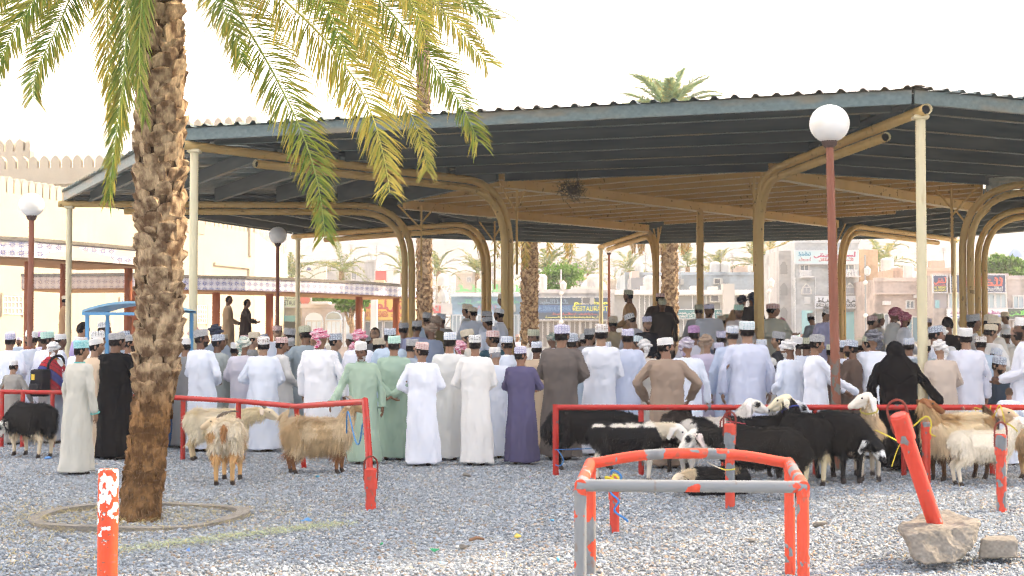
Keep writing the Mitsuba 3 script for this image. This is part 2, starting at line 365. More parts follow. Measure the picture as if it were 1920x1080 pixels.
# roof: eight corrugated facets on purlins round a raised middle
ROT = -.008
RE, RI, ZR = OR + .16, OR * OK + .35, 4.965
for i in range(-4, 4):
    a, b = opt(i + ROT, RE), opt(i + 1 + ROT, RE); ai, bi = opt(i, RI), opt(i + 1, RI)
    L = np.linalg.norm(b - a); u = (b - a) / L; mid, midi = (a + b) / 2, (ai + bi) / 2
    inw = midi - mid; D = np.linalg.norm(inw); inw /= D
    Li = np.linalg.norm(bi - ai)
    n = int(L / .283); V, Fc = [], []
    slope = .035
    for k in range(n):
        s0 = -L / 2 + k * L / n; wdt = L / n
        cs = [s0, s0 + wdt * .55, s0 + wdt * .68, s0 + wdt * .82, s0 + wdt * .95, s0 + wdt]
        hs = [0, 0, .042, .042, 0, 0]
        base = len(V)
        for c, h in zip(cs, hs):
            v1 = D if abs(c) <= Li / 2 else D * (1 - (abs(c) - Li / 2) / (L / 2 - Li / 2))
            jit = rng.normal(0, .006)
            V.append(mid + u * c + inw * (-.09 + jit) + [0, 0, ZR + h + rng.normal(0, .004)])
            V.append(mid + u * c + inw * max(v1, 0.02) + [0, 0, ZR + h + slope * v1])
        for q in range(5):
            Fc += [[base + 2 * q, base + 2 * q + 2, base + 2 * q + 3], [base + 2 * q, base + 2 * q + 3, base + 2 * q + 1]]
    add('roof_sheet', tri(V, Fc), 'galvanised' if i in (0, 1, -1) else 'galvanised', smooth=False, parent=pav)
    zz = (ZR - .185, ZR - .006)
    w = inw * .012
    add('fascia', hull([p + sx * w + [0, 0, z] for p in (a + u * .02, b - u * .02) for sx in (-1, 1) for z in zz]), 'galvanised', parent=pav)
    add('fascia_lip', hull([p + w * sx + [0, 0, z] for p in (a + u * .03, b - u * .03) for sx in (-1.6, 4) for z in (zz[0] - .012, zz[0] - .002)]), 'galvanised', parent=pav)
    npur = 6
    for k in range(npur):
        v1 = .55 + k * (D - .6) / (npur - 1) if k < npur - 1 else D - .05
        half = L / 2 - (L / 2 - Li / 2) * v1 / D - .1
        c = mid + inw * v1
        zb, zt_ = HP + .05, ZR - .012 + slope * v1
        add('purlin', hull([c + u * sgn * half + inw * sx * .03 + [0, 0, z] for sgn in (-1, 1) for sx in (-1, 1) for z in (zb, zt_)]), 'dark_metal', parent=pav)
        add('purlin_lip', hull([c + u * sgn * (half - .01) + inw * (sx - .02) + [0, 0, z] for sgn in (-1, 1) for sx in (-.055, .02) for z in (zb - .008, zb + .004)]), 'galvanised', parent=pav)  # lip lighter than the purlin, painting in its brighter lit lower edge
    # hip rafter under the joint of two facets
    p0, p1 = opt(i, RE - .25, ZR - .12), opt(i, RI, ZR - .02)
    add('hip_rafter', tube([p0, p1], .05, 4), 'dark_metal', smooth=False, parent=pav)
    add('hip_cap', hull([opt(i, RE + .04, ZR + .03) + u * .0, opt(i, RE + .04, ZR + .055), opt(i, RI, ZR + .30)] + [opt(i, r, ZR + .045 + dz) + u * sg for r, dz in ((RE + .04, 0), (RI, .26)) for sg in (-.1, .1)]), 'galvanised', parent=pav)
# raised middle roof on tan purlins parallel to the front side
a, b = opt(-2, 1), opt(2, 1); u = (b - a) / np.linalg.norm(b - a); nrm = np.array([-u[1], u[0], 0])
RM = RI - .05; OCTP = sg.Polygon([opt(i, RM)[:2] for i in range(8)]); apo = RM * math.cos(pi / 8); c3 = np.array([OC[0], OC[1], 0])
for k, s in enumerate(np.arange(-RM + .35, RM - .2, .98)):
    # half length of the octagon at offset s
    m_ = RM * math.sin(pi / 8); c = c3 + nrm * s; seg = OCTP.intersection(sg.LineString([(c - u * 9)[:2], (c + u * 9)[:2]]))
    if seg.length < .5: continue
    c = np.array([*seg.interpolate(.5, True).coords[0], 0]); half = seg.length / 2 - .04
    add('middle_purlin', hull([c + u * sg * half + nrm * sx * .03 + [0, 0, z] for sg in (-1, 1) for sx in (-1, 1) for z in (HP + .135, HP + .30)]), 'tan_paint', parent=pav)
    add('middle_purlin_lip', hull([c + u * sg * (half - .02) + nrm * sx + [0, 0, z] for sg in (-1, 1) for sx in (-.07, .01) for z in (HP + .124, HP + .138)]), 'cream_paint', parent=pav)  # cream lip paints the thin light lines between the purlins
octo = [opt(i, RM)[:2] for i in range(8)]
add('middle_roof', prism(octo, HP + .305, HP + .33), 'tan_paint', parent=pav)
# loose bird nest of twigs under the roof edge
nest = []
for k in range(160):
    c = at(1072, 352, 27.2) + rng.normal(0, 1, 3) * [.12, .08, .10]
    dd = rng.normal(0, 1, 3) * [1, 1, .9]; dd /= np.linalg.norm(dd)
    nest.append(tube([c - dd * .09, c + dd * .09 - [0, 0, .05]], .006, 3, caps=False))
tag(add('bird_nest', cat(nest), 'paint', (0.09, 0.075, 0.055), smooth=False), 'shaggy dark bird nest hanging from the edge of the inner roof', 'nest')
# platform under the middle
pl = [opt(i, OR * OK + .9)[:2] for i in range(8)]
struct('platform', prism(pl, 0.0, 0.5), 'concrete', smooth=False)
pl2 = [opt(i, OR * OK - 1.3)[:2] for i in range(8)]
struct('platform_step', prism(pl2, 0.5, 0.85), 'concrete', smooth=False)
# ================================================================ fort on the left
def wall_along(a, b, z0, z1, thick):
    a, b = np.array(a, float), np.array(b, float); u = (b - a) / np.linalg.norm(b - a); w = np.array([u[1], -u[0]]) * thick
    return hull([(*(p + k * w), z) for p in (a, b) for k in (0, -1) for z in (z0, z1)])
def merlon_proto(w, h, t):
    pts = [(-w / 2, 0), (w / 2, 0), (w / 2, h * .66), (w * .40, h * .80), (w * .22, h * .92), (0, h), (-w * .22, h * .92), (-w * .40, h * .80), (-w / 2, h * .66)]
    return upright(prism(pts, -t / 2, t / 2), (0, 0, 0))
fort = thing('fort_building', 'cream plastered fort with rounded battlements on the left, sunlit', 'fort')
def fort_wall(a, b, ztop, mw, mh, sp, thick=.5):
    a, b = np.array(a, float), np.array(b, float); L = np.linalg.norm(b - a); u = (b - a) / L
    w = add('wall', wall_along(a, b, -.2, ztop - mh, thick), 'fort_plaster', smooth=False, parent=fort)
    M = merlon_proto(mw, mh + .02, .28); rz = math.degrees(math.atan2(u[1], u[0])); nin = np.array([-u[1], u[0]]) * .18
    for k in range(int(L / sp)):
        p = a + u * (k + .5) * sp + nin
        add('merlon', xf(M, (p[0], p[1], ztop - mh - .02 + rng.normal(0, .012)), rz + rng.normal(0, 1)), 'fort_plaster', smooth=False, parent=w)
    return w
fa, fb = at(-60, 333, 54.0)[:2], at(479, 420, 78.5)[:2]
w1 = fort_wall(fa, fb, 8.0, .40, .66, .50)
fort_wall(fb, fb + [-2, 24], 8.0, .4, .66, .6)
w2 = fort_wall(at(-30, 290, 80)[:2], at(300, 283, 78.2)[:2], 11.75, .50, .72, .66)
a2, b2 = at(-30, 290, 79.9)[:2], at(300, 283, 78.1)[:2]
add('ledge', wall_along(a2 + [0, -.15], b2 + [0, -.15], 10.1, 10.25, .2), 'fort_plaster', smooth=False, parent=fort)
fort_wall(at(-30, 258, 96)[:2], at(57, 258, 95)[:2], 14.9, .6, .85, .78)
fort_wall(at(57, 258, 95.0)[:2], at(60, 258, 110)[:2], 14.9, .6, .85, .8)
fort_wall(at(247, 215, 88)[:2], at(482, 215, 85)[:2], 14.9, .52, .8, .72)
fort_wall(at(482, 215, 85)[:2], at(500, 215, 100)[:2], 14.9, .6, .8, .8)
uf = (fb - fa) / np.linalg.norm(fb - fa); nf = np.array([uf[1], -uf[0]])       # outward normal of the near wall
def on_wall(px, py):
    # where the ray meets the near wall: (distance along it, height)
    d = ray(px, py); A = np.array([[d[0], -uf[0]], [d[1], -uf[1]]]); t, s = np.linalg.solve(A, fa); return s, EYE + d[2] * t
def wall_box(s0, s1, z0, z1, d0, d1):
    return hull([(*(fa + uf * s + nf * d), z) for s in (s0, s1) for d in (d0, d1) for z in (z0, z1)])
for (x0, y0, x1, y1) in ((5, 555, 40, 589), (225, 562, 257, 571), (360, 572, 386, 606)):
    (s0, za), (s1, zb) = on_wall(x0, y0), on_wall(x1, y1)
    w = add('window', wall_box(s0, s1, zb, za, .0, .015), 'paint', (0.35, 0.33, 0.28), parent=fort)
    n = max(3, int((s1 - s0) / .22)); m_ = max(2, int((za - zb) / .22))
    bars = [wall_box(s0 + (s1 - s0) * k / n - .02, s0 + (s1 - s0) * k / n + .02, zb, za, .02, .05) for k in range(n + 1)]
    bars += [wall_box(s0 - .02, s1 + .02, zb + (za - zb) * k / m_ - .018, zb + (za - zb) * k / m_ + .018, .026, .058) for k in range(m_ + 1)]
    add('grille', cat(bars), 'paint', (0.75, 0.74, 0.72), smooth=False, parent=w)
    add('frame', cat([wall_box(s0 - .12, s0 - .03, zb - .1, za + .1, 0, .07), wall_box(s1 + .03, s1 + .12, zb - .1, za + .1, 0, .07), wall_box(s0 - .12, s1 + .12, za + .03, za + .12, 0.003, .075)]), 'fort_plaster', smooth=False, parent=w)
for (x0, y0, x1, y1) in ((466, 405, 470, 480), (400, 497, 466, 499), (464, 500, 467, 545)):
    (s0, za), (s1, zb) = on_wall(x0, y0), on_wall(x1, y1)
    add('moulding', wall_box(s0, s1 + .05, zb, za, 0, .12), 'fort_plaster', smooth=False, parent=fort)
(s0, za), (s1, zb) = on_wall(350, 404), on_wall(382, 440)
add('panel', wall_box(s0, s1, zb, za, 0, .05), 'paint', (0.42, 0.31, 0.25), parent=fort)
(s0, _), (s1, _) = on_wall(245, 480), on_wall(246, 480)
add('drainpipe', tube([(*(fa + uf * s0 + nf * .08), 2.2), (*(fa + uf * s0 + nf * .08), 5.6)], .035, 6), 'paint', (0.2, 0.15, 0.1), parent=fort)

# ---------------------------------------------------------------- tiled flat canopies
def c_soff(p, n, uv): return mix((0.36, 0.20, 0.10), (0.44, 0.27, 0.15), fbm(p.x * 2, p.y * 2, p.z * 2))
scene['soffit_paint'] = prin(proc(c_soff), 0.8)
def c_col(p, n, uv): return mix((0.34, 0.115, 0.055), (0.27, 0.085, 0.04), fbm(p.x * 3, p.y * 3, p.z * 1.5))
scene['column_paint'] = prin(proc(c_col), 0.7)
def canopy(name, label, pts, zt, th, depth, cols, r):
    c = thing(name, label, 'canopy', None)
    pts = np.array(pts)
    for a, b in zip(pts[:-1], pts[1:]):
        u = (b - a) / np.linalg.norm(b - a); w = np.array([-u[1], u[0]])
        add('slab', hull([(*(p + w * k), z) for p in (a, b) for k in (.06, depth) for z in (zt - th - .05, zt + .02)]), 'soffit_paint', smooth=False, parent=c)
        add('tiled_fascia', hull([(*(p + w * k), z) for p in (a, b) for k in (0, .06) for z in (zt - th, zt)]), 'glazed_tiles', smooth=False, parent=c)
        add('coping', hull([(*(p + w * k), z) for p in (a, b) for k in (-.04, .3) for z in (zt + .003, zt + .09)]), 'concrete', smooth=False, parent=c)
    for (px, Y) in cols:
        p = at(px, 600, Y)
        k = add('column', tube([(p[0], p[1], 0), (p[0], p[1], zt - th - .02)], r, 14), 'column_paint', smooth=40, parent=c)
        add('base', tube([(p[0], p[1], 0), (p[0], p[1], .35)], r * 1.15, 14), 'column_paint', smooth=40, parent=k)
can2 = [at(x, 520, Y)[:2] for x, Y in ((40, 43.5), (255, 42.9), (336, 44.3), (460, 45.2), (580, 47.2), (700, 50.2), (790, 53.7))]
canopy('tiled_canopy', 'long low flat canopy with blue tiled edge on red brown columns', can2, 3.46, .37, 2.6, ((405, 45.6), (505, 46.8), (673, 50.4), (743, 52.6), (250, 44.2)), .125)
can1 = [at(x, 460, Y)[:2] for x, Y in ((-60, 34.2), (60, 35.4), (190, 37.6), (300, 40.0))]
canopy('tiled_canopy', 'higher flat tiled canopy at the left frame edge behind the first globe lamp', can1, 4.0, .40, 2.8, ((53, 36.4), (120, 37.6), (240, 40.0)), .11)

# ---------------------------------------------------------------- lamps
def lamp(px, Y, zc, R, label, rp, lean=0.0):
    t = thing('globe_lamp', label, 'street lamp', 'globe lamps around the market')
    p = at(px, 600, Y)
    add('pole', tube([(p[0] + lean, p[1], 0), (p[0] + lean * .5, p[1], zc * .5), (p[0], p[1], zc - R - .02)], [rp * 1.05, rp, rp * .8], 14), 'lamp_pole_paint', smooth=40, parent=t)
    h = zc - R
    add('collar', xf(lathe([(0, h - .05), (rp * .95, h - .05), (rp * 1.5, h - .02), (rp * 1.8, h + .05), (rp * 1.3, h + .07), (0, h + .07)], 16), (p[0], p[1], 0)), 'paint', (0.09, 0.06, 0.05), smooth=35, parent=t)
    a = np.linspace(-pi / 2 + .42, pi / 2, 15); pr = [(R * math.cos(x), zc + R * math.sin(x) * .96) for x in a]; pr[0] = (pr[0][0], pr[0][1]); pr = [(0.02, pr[0][1])] + pr
    pr[-1] = (0.001, pr[-1][1])
    add('globe', xf(lathe(pr, 28), (p[0], p[1], 0)), 'globe_white', smooth=50, parent=t)
lamp(57, 23.0, 3.77, .20, 'white globe lamp on a red brown pole at far left, left of the date palm', .05)
lamp(520, 31.4, 3.87, .20, 'white globe lamp on a thin brown pole just right of the third left roof post', .045)
lamp(1558, 17.45, 4.26, .245, 'nearest white globe lamp on a rusty red pole with flaking paint', .058, .07)
lamp(1142, 52.0, 4.86, .2, 'thin red lamp pole at the far side, its globe hidden behind the roof edge', .05)

# ---------------------------------------------------------------- blue vendor cart
cart = thing('vendor_cart', 'blue metal vendor cart with curved blue roof, behind the palm trunk', 'cart')
ca, cb = at(179, 700, 21.6), at(347, 700, 21.6)
BL, BD = (0.10, 0.30, 0.52), (0.03, 0.09, 0.24)
xs_ = np.linspace(ca[0] - .03, cb[0] + .03, 13); tt = np.linspace(-1, 1, 13)
zr = 2.0 + .13 * (1 - tt ** 2)
rv = [(x, y, z + d) for x, z in zip(xs_, zr) for y in (21.0, 22.2) for d in (0, .035)]
rf = []
for k in range(12):
    b = 4 * k
    for q in ((0, 1, 5, 4), (2, 6, 7, 3), (0, 4, 6, 2), (1, 3, 7, 5)): rf += [[b + q[0], b + q[1], b + q[2]], [b + q[0], b + q[2], b + q[3]]]
add('roof', tri(rv, rf), 'satin', (0.22, 0.42, 0.56), smooth=False, parent=cart)
add('roof_rim', box(xs_[0], xs_[-1], 20.985, 20.998, 1.955, 2.0), 'satin', BL, parent=cart)
for x in (ca[0], cb[0] - .05):
    for y in (21.05, 22.1): add('post', box(x, x + .05, y, y + .05, 1.1, 2.01), 'satin', BL, parent=cart)
b_ = add('body', box(ca[0], cb[0], 21.04, 22.16, .03, 1.12, .02), 'satin', BD, smooth=False, parent=cart)
add('counter', box(ca[0] - .06, cb[0] + .06, 20.98, 22.22, 1.122, 1.16, .01), 'satin', BL, smooth=False, parent=cart)
for k in range(4):
    x = ca[0] + .06 + k * (cb[0] - ca[0] - .1) / 4
    add('panel', box(x, x + (cb[0] - ca[0]) / 4 - .06, 21.025, 21.038, .12, 1.05), 'satin', (0.035, 0.11, 0.28), parent=b_)

# ---------------------------------------------------------------- fences of red pipe
def fence(label, pts, posts, r=.033, ends=()):
    f = thing('pipe_fence', label, 'fence')
    add('rail', tube(arc_path(pts, .05, 3) if len(pts) > 2 else pts, r, 12), 'fence_red', smooth=50, parent=f)
    for (p, z) in posts:
        add('post', tube([(p[0], p[1], -.05), (p[0], p[1], z)], r * .98, 12), 'fence_red', smooth=50, parent=f)
    return f
Y2 = 16.9
fr = [at(px, 764, Y2) for px in (1042, 2010)]
for p in fr: p[2] = .805
ps = [(at(px, 800, Y2 + .02), .80) for px in (1202, 1366, 1528, 1694, 1860, 1990)]
f2 = fence('long straight red pipe fence on the right, sheep and goats tied along it', fr, ps)
c0 = at(1042, 800, Y2)
add('corner_post', tube([(c0[0], Y2, -.05), (c0[0], Y2, .84)], .036, 12), 'fence_red', smooth=50, parent=f2)
p1, p2, p3_, p4_ = at(318, 745, 19.0), at(447, 752, 18.3), at(555, 762, 17.6), at(684, 753, 14.3)
f1 = fence('bent red pipe fence in the middle, its leaning end post stuck in a pipe sleeve', [at(215, 742, 19.6), p1, p2, p3_, p4_],
           [(at(343, 800, 18.95), at(343, 750, 18.95)[2]), (at(447, 800, 18.3), p2[2])])
q = gnd(571, 878)
add('post', tube([p3_ + [0, 0, .01], (q[0], q[1], -.03)], .032, 12), 'fence_red', smooth=50, parent=f1)
eb = gnd(695, 956); et = p4_
add('end_post', tube([et + [0, 0, .02], et * .35 + np.array([eb[0], eb[1], .3]) * .65, (eb[0], eb[1], .15)], .034, 12), 'fence_red', smooth=50, parent=f1)
l0, l1 = at(-40, 734, 21.3), at(215, 737, 21.1)
f0 = fence('red pipe fence at far left, the black sheep grazing in front of it', [l0, l1], [(at(px, 800, 21.2), l0[2]) for px in (3, 42, 98)])
q = at(98, 736, 21.7)

# ---------------------------------------------------------------- bollards
def bollard(label, base, top, r, mat, ring=True, cap=True, box_lock=False):
    b = thing('bollard', label, 'bollard', None)
    base, top = np.array(base, float), np.array(top, float); u = (top - base) / np.linalg.norm(top - base)
    add('pipe', tube([base, base + (top - base) * .5, top - u * .012, top], [r, r, r, r * .9], 20), mat, smooth=40, parent=b)
    add('sleeve', tube([top - u * .20, top - u * .197, top - u * .012, top - u * .008], [r * 1.02, r * 1.24, r * 1.24, r * 1.02], 20, caps=False), mat, smooth=30, parent=b)
    s = np.cross(u, [0, 1, 0]); s /= np.linalg.norm(s)
    if ring:
        a = np.linspace(0, pi, 10); h = r * 1.26
        path = [top - u * .12 + s * h] + [top + u * (.035 + .075 * math.sin(x)) + s * h * math.cos(x) for x in a] + [top - u * .12 - s * h]
        add('handle', tube(path, .009, 7), 'paint', (0.18, 0.035, 0.025), smooth=50, parent=b)
    if box_lock:
        c = top - u * .06 - np.array([0, r * 1.05, 0])
        add('lock_box', box(c[0] - r * 1.15, c[0] + r * 1.15, c[1] - .05, c[1] + .02, c[2] - .10, c[2] + .10, .008), 'bollard_red', parent=b)
    return b
g = at(203, 900, 7.75)
bollard('thick red post with flaking white paint at the front left', (g[0], 7.75, -.05), (g[0], 7.75, .93), .054, 'post_whitepeel', ring=False)
sc = [c for c in list(scene) if c.startswith('bollard__sleeve')]
for c in sc: del scene[c]
bp = at(203, 880, 7.75)
add('base', tube([(g[0], 7.75, -.05), (g[0], 7.75, .03)], [.075, .07], 20), 'post_whitepeel', smooth=40, parent='bollard')
e = gnd(695, 957); bollard('short red sleeve post holding the end of the bent fence', (e[0], e[1], -.05), (e[0], e[1], .40), .05, 'bollard_red')
e = gnd(1369, 956); bollard('red and bare grey bollard with a lock handle, standing before the lying sheep', (e[0], e[1], -.05), (e[0], e[1], .82), .046, 'bollard_gray', box_lock=False)
e2 = at(1361, 800, 15.2); bollard('red lock post just behind the grey topped bollard', (e2[0], 15.2, -.05), (e2[0], 15.2, .68), .047, 'bollard_red')
e = gnd(1878, 960); bollard('upright red and grey bollard with ring on top at far right', (e[0], e[1], -.05), (e[0], e[1], .73), .046, 'bollard_gray')
lt, lb = at(1684, 777, 10.1), at(1756, 990, 10.3)
bollard('leaning red bollard standing out of a lump of broken concrete', lb, lt, .055, 'bollard_red')
e = gnd(1152, 1000); bollard('low red and grey post tied with blue rope behind the corral frame', (e[0], e[1], -.05), (e[0], e[1], .48), .04, 'bollard_red', ring=False)
e = at(1737, 900, 16.0); bollard('slim red post with yellow rope knotted round its top', (e[0], 16.0, -.05), (e[0], 16.0, .69), .046, 'bollard_red', ring=False)

# ---------------------------------------------------------------- corral frame in the foreground
cf = thing('tethering_stand', 'low square tethering stand of peeling red and bare grey pipe in the foreground', 'stand')
yF, yB = 8.6, 9.9
fl, frr = at(1088, 910, yF), at(1505, 913, yF); bl, br = at(1107, 869, yB), at(1480, 868, yB)
rp = .037
add('front_rail', tube([fl + [-.02, 0, 0], frr + [.02, 0, 0]], rp, 16), 'corral_bare', smooth=50, parent=cf)
mid = (bl + br) / 2
arc = [bl + (br - bl) * s + np.array([0, .0, .068 * (1 - (2 * s - 1) ** 4) ** 1.0 * (1 - (2 * s - 1) ** 2) ** .6]) for s in np.linspace(0, 1, 25)]
add('arched_rail', tube(arc, rp, 16), 'corral_pipe', smooth=50, parent=cf)
add('side_rail', tube([fl + [0, -.03, 0], bl + [0, .02, 0]], rp * 1.02, 16), 'corral_pipe', smooth=50, parent=cf)
add('side_rail', tube([frr + [0, -.03, 0], br + [0, .02, 0]], rp * 1.02, 16), 'corral_pipe', smooth=50, parent=cf)
for p, m_ in ((fl, 'corral_bare'), (frr, 'corral_pipe'), (bl, 'corral_pipe'), (br, 'corral_pipe')):
    l = add('leg', tube([(p[0], p[1], -.05), (p[0], p[1], p[2])], rp * 1.0, 16), m_, smooth=50, parent=cf)
    add('weld', tube([(p[0], p[1], p[2] - .062), (p[0], p[1], p[2] - .055), (p[0], p[1], p[2] - .02)], [rp * .99, rp * 1.1, rp * 1.1], 16), 'corral_pipe', smooth=50, parent=l)

# ---------------------------------------------------------------- concrete lumps
def rough(m, amp, f, seed, edge=.022):
    m = from_man(man(m).refine_to_length(edge)); trimesh.smoothing.filter_taubin(m, iterations=2); v = np.array(m.vertices)
    d = (meshkit.fbm(v * f, 4, seed) - .5) * 2 * amp + (meshkit.fbm(v * f * 5, 3, seed + 1) - .5) * amp * .7
    return tri(v + np.array(m.vertex_normals) * d[:, None], m.faces)
def pxp(px, py, Y): return at(px, py, Y)
lump = [pxp(1685, 990, 10.2), pxp(1700, 1005, 10.05), pxp(1712, 1045, 10.0), pxp(1735, 1058, 9.95), pxp(1790, 1055, 10.0), pxp(1822, 1030, 10.1), pxp(1838, 985, 10.2), pxp(1836, 975, 10.35),
        pxp(1790, 962, 10.55), pxp(1760, 955, 10.75), pxp(1700, 985, 10.6), pxp(1720, 1030, 10.55), pxp(1820, 1020, 10.6), pxp(1693, 980, 10.3), pxp(1826, 1000, 10.15)]
tag(add('concrete_lump', rough(hull(lump), .036, 8, 4), 'concrete', smooth=60), 'broken grey lump of old concrete carrying the leaning red bollard', 'concrete lump')
bl_ = [pxp(x, y, Y) for x, y, Y in ((1838, 1012, 10.35), (1834, 1048, 10.3), (1908, 1046, 10.3), (1908, 1012, 10.35), (1850, 1004, 10.6), (1900, 1003, 10.65), (1850, 1040, 10.6), (1905, 1038, 10.6))]
tag(add('concrete_block', rough(hull(bl_), .010, 14, 9), 'concrete', smooth=60), 'smaller squarish concrete block lying right of the broken lump', 'concrete block')
# ring kerb round the palm
kc = gnd(262, 972); a = np.linspace(0, 2 * pi, 65)[:-1]
def kerb(r0, r1, z):
    V = []; Fc = []
    for x in a:
        j = 1 + .02 * math.sin(5 * x)
        for r, zz in ((r0, -.03), (r0, z), (r1, z), (r1, -.03)):
            V.append((kc[0] + r * j * math.cos(x), kc[1] + r * j * math.sin(x), zz + .012 * math.sin(3 * x + 1)))
    n = len(a)
    for i in range(n):
        for k in range(3):
            p, q, r, s = 4 * i + k, 4 * i + k + 1, 4 * ((i + 1) % n) + k + 1, 4 * ((i + 1) % n) + k
            Fc += [[p, q, r], [p, r, s]]
    return tri(V, Fc)
tag(add('ring_kerb', kerb(.85, .97, .042), 'concrete', smooth=40), 'half buried concrete ring around the foot of the date palm', 'kerb')

# ================================================================ gravel stones, straw and litter
def stone_patch(size, n, seed):
    r = np.random.default_rng(seed); ico = trimesh.creation.icosphere(subdivisions=0); V0, F0 = np.array(ico.vertices), np.array(ico.faces)
    V = np.repeat(V0[None], n, 0); V = V * (1 + r.normal(0, .17, V.shape[:2])[..., None]) * r.uniform(.75, 1.3, (n, 1, 3)) * [1, 1, .72]
    s = r.uniform(.0055, .0135, n) * (1 + (r.random(n) < .04) * .6)
    an = r.uniform(0, 2 * pi, n); c, sn = np.cos(an), np.sin(an)
    x, y = V[..., 0].copy(), V[..., 1].copy(); V[..., 0] = x * c[:, None] - y * sn[:, None]; V[..., 1] = x * sn[:, None] + y * c[:, None]
    V = V * s[:, None, None]; V += np.stack([r.uniform(0, size, n), r.uniform(0, size, n), s * .35 + .004], 1)[:, None]
    f = (F0[None] + 12 * np.arange(n)[:, None, None]).reshape(-1, 3)
    g = r.uniform(.155, .46, n)[:, None] * np.array([.90, 1.0, 1.09]); w = r.random(n); g[w < .07] = np.array([.42, .33, .25]) * r.uniform(.6, 1.2); g[w > .93] = (.55, .54, .52)
    return tri(V.reshape(-1, 3), f), np.repeat(g, 12, 0)
SZ = 1.5
for k in range(4):
    m, c = stone_patch(SZ, int(1350 * SZ * SZ), 50 + k)
    scene[f'stone_group_{k}'] = {'type': 'shapegroup', 'stones': shape(m, 'stone_bits', False, c)}
n = 0
for yy in np.arange(8.6, 21.5, SZ):
    w = .37 * (yy + SZ) + .4
    for xx in np.arange(-math.ceil(w / SZ) * SZ, w, SZ):
        n += 1
        scene[f'gravel__{n:03d}'] = {'type': 'instance', 'to_world': T().translate([float(xx) + SZ / 2, float(yy) + SZ / 2, float(gz(xx, yy))]).rotate([0, 0, 1], 90 * int(rng.integers(4))).translate([-SZ / 2, -SZ / 2, 0]), 'g': {'type': 'ref', 'id': f'stone_group_{int(rng.integers(4))}'}}
tag('gravel', 'loose grey blue gravel stones covering the market ground', 'gravel', kind='stuff')
def strands(P, L, w, r, flat=True, seed=0):
    n = len(P); a = r.uniform(0, 2 * pi, n); d = np.stack([np.cos(a), np.sin(a), r.uniform(-.12, .3, n)], 1) * (L * r.uniform(.5, 1.2, n))[:, None]
    s = np.stack([-np.sin(a), np.cos(a), 0 * a], 1) * w; bend = np.stack([r.normal(0, .2, n), r.normal(0, .2, n), r.uniform(0, .25, n)], 1) * L
    V = np.stack([P - s, P + s, P + d / 2 + bend - s, P + d / 2 + bend + s, P + d - s * .4, P + d + s * .4], 1)
    o = 6 * np.arange(n)[:, None, None]
    f = (np.array([[0, 1, 3], [0, 3, 2], [2, 3, 5], [2, 5, 4]])[None] + o).reshape(-1, 3)
    return tri(V.reshape(-1, 3), f)
r = np.random.default_rng(5)
P = np.vstack([np.stack([r.normal(kc[0] - .35, 1.1, 1900), r.normal(kc[1] - .1, .65, 1900), r.uniform(.02, .035, 1900)], 1),
               np.stack([r.normal(-4.3, .7, 500), r.normal(10.6, .7, 500), r.uniform(.02, .035, 500)], 1),
               np.stack([r.uniform(-5, 5, 450), r.uniform(9.2, 17, 450), r.uniform(.02, .03, 450)], 1)])
cs = np.array([.52, .42, .20]) * r.uniform(.6, 1.25, (len(P), 1)) * [1, 1, .9]
tag(add('straw', strands(P, .10, .0022, r), 'fur', np.repeat(cs, 6, 0), smooth=False), 'scattered yellow straw around the palm foot', 'straw', kind='stuff')
a_, b_2 = gnd(230, 1035), gnd(640, 985)
tq = r.random(1700); P = a_ + (b_2 - a_) * tq[:, None] + np.stack([r.normal(0, .1, 1700), r.normal(0, .11, 1700), r.uniform(.015, .03, 1700)], 1)
cs = np.array([.46, .50, .28]) * r.uniform(.7, 1.2, (len(P), 1))
tag(add('hay_dust', strands(P, .035, .003, r), 'fur', np.repeat(cs, 6, 0), smooth=False), 'pale green strip of spilled hay crumbs across the gravel', 'hay', kind='stuff')
def crumple(px, py, s, col, label):
    p = gnd(px, py); k = np.random.default_rng(int(px)); q = k.normal(0, 1, (9, 3)) * [s, s * .7, s * .45]
    tag(add('litter_scrap', hull(q + p + [0, 0, .03]), 'satin', col, smooth=False), label, 'litter', 'scraps of litter on the gravel')
for px, py, s, col, lab in ((92, 862, .03, (.12, .3, .62), 'blue plastic scrap on gravel behind the cream robed youth'), (831, 1064, .02, (.3, .45, .6), 'pale blue scrap on the sunlit gravel at the bottom'), (1035, 981, .016, (.1, .4, .62), 'bright blue scrap left of the pipe frame'),
                            (578, 981, .02, (.1, .3, .6), 'blue scrap at the end of the spilled hay strip'), (810, 1039, .018, (.03, .3, .12), 'green scrap on the gravel near the bottom middle'), (715, 1026, .013, (.03, .3, .12), 'tiny green scrap left of the bottom middle'),
                            (972, 1012, .025, (.6, .45, .08), 'yellow scrap on the gravel left of the pipe frame'), (993, 899, .013, (.6, .1, .3), 'tiny pink scrap before the purple robed boy'), (595, 898, .016, (.1, .4, .55), 'turquoise scrap beside the tan goat'), (1047, 1056, .016, (.08, .35, .5), 'small blue scrap at the left foot of the pipe frame'),
                            (353, 1038, .016, (.15, .3, .62), 'blue scrap right of the white peeling post')):
    crumple(px, py, s, col, lab)
s0, s1 = gnd(880, 1020), gnd(908, 1018)
tag(add('stick', tube([s0 + [0, 0, .03], (s0 + s1) / 2 + [0, .01, .045], s1 + [0, 0, .03]], [.012, .015, .008], 6), 'paint', (.2, .12, .07)), 'short brown stick lying on the gravel', 'stick')
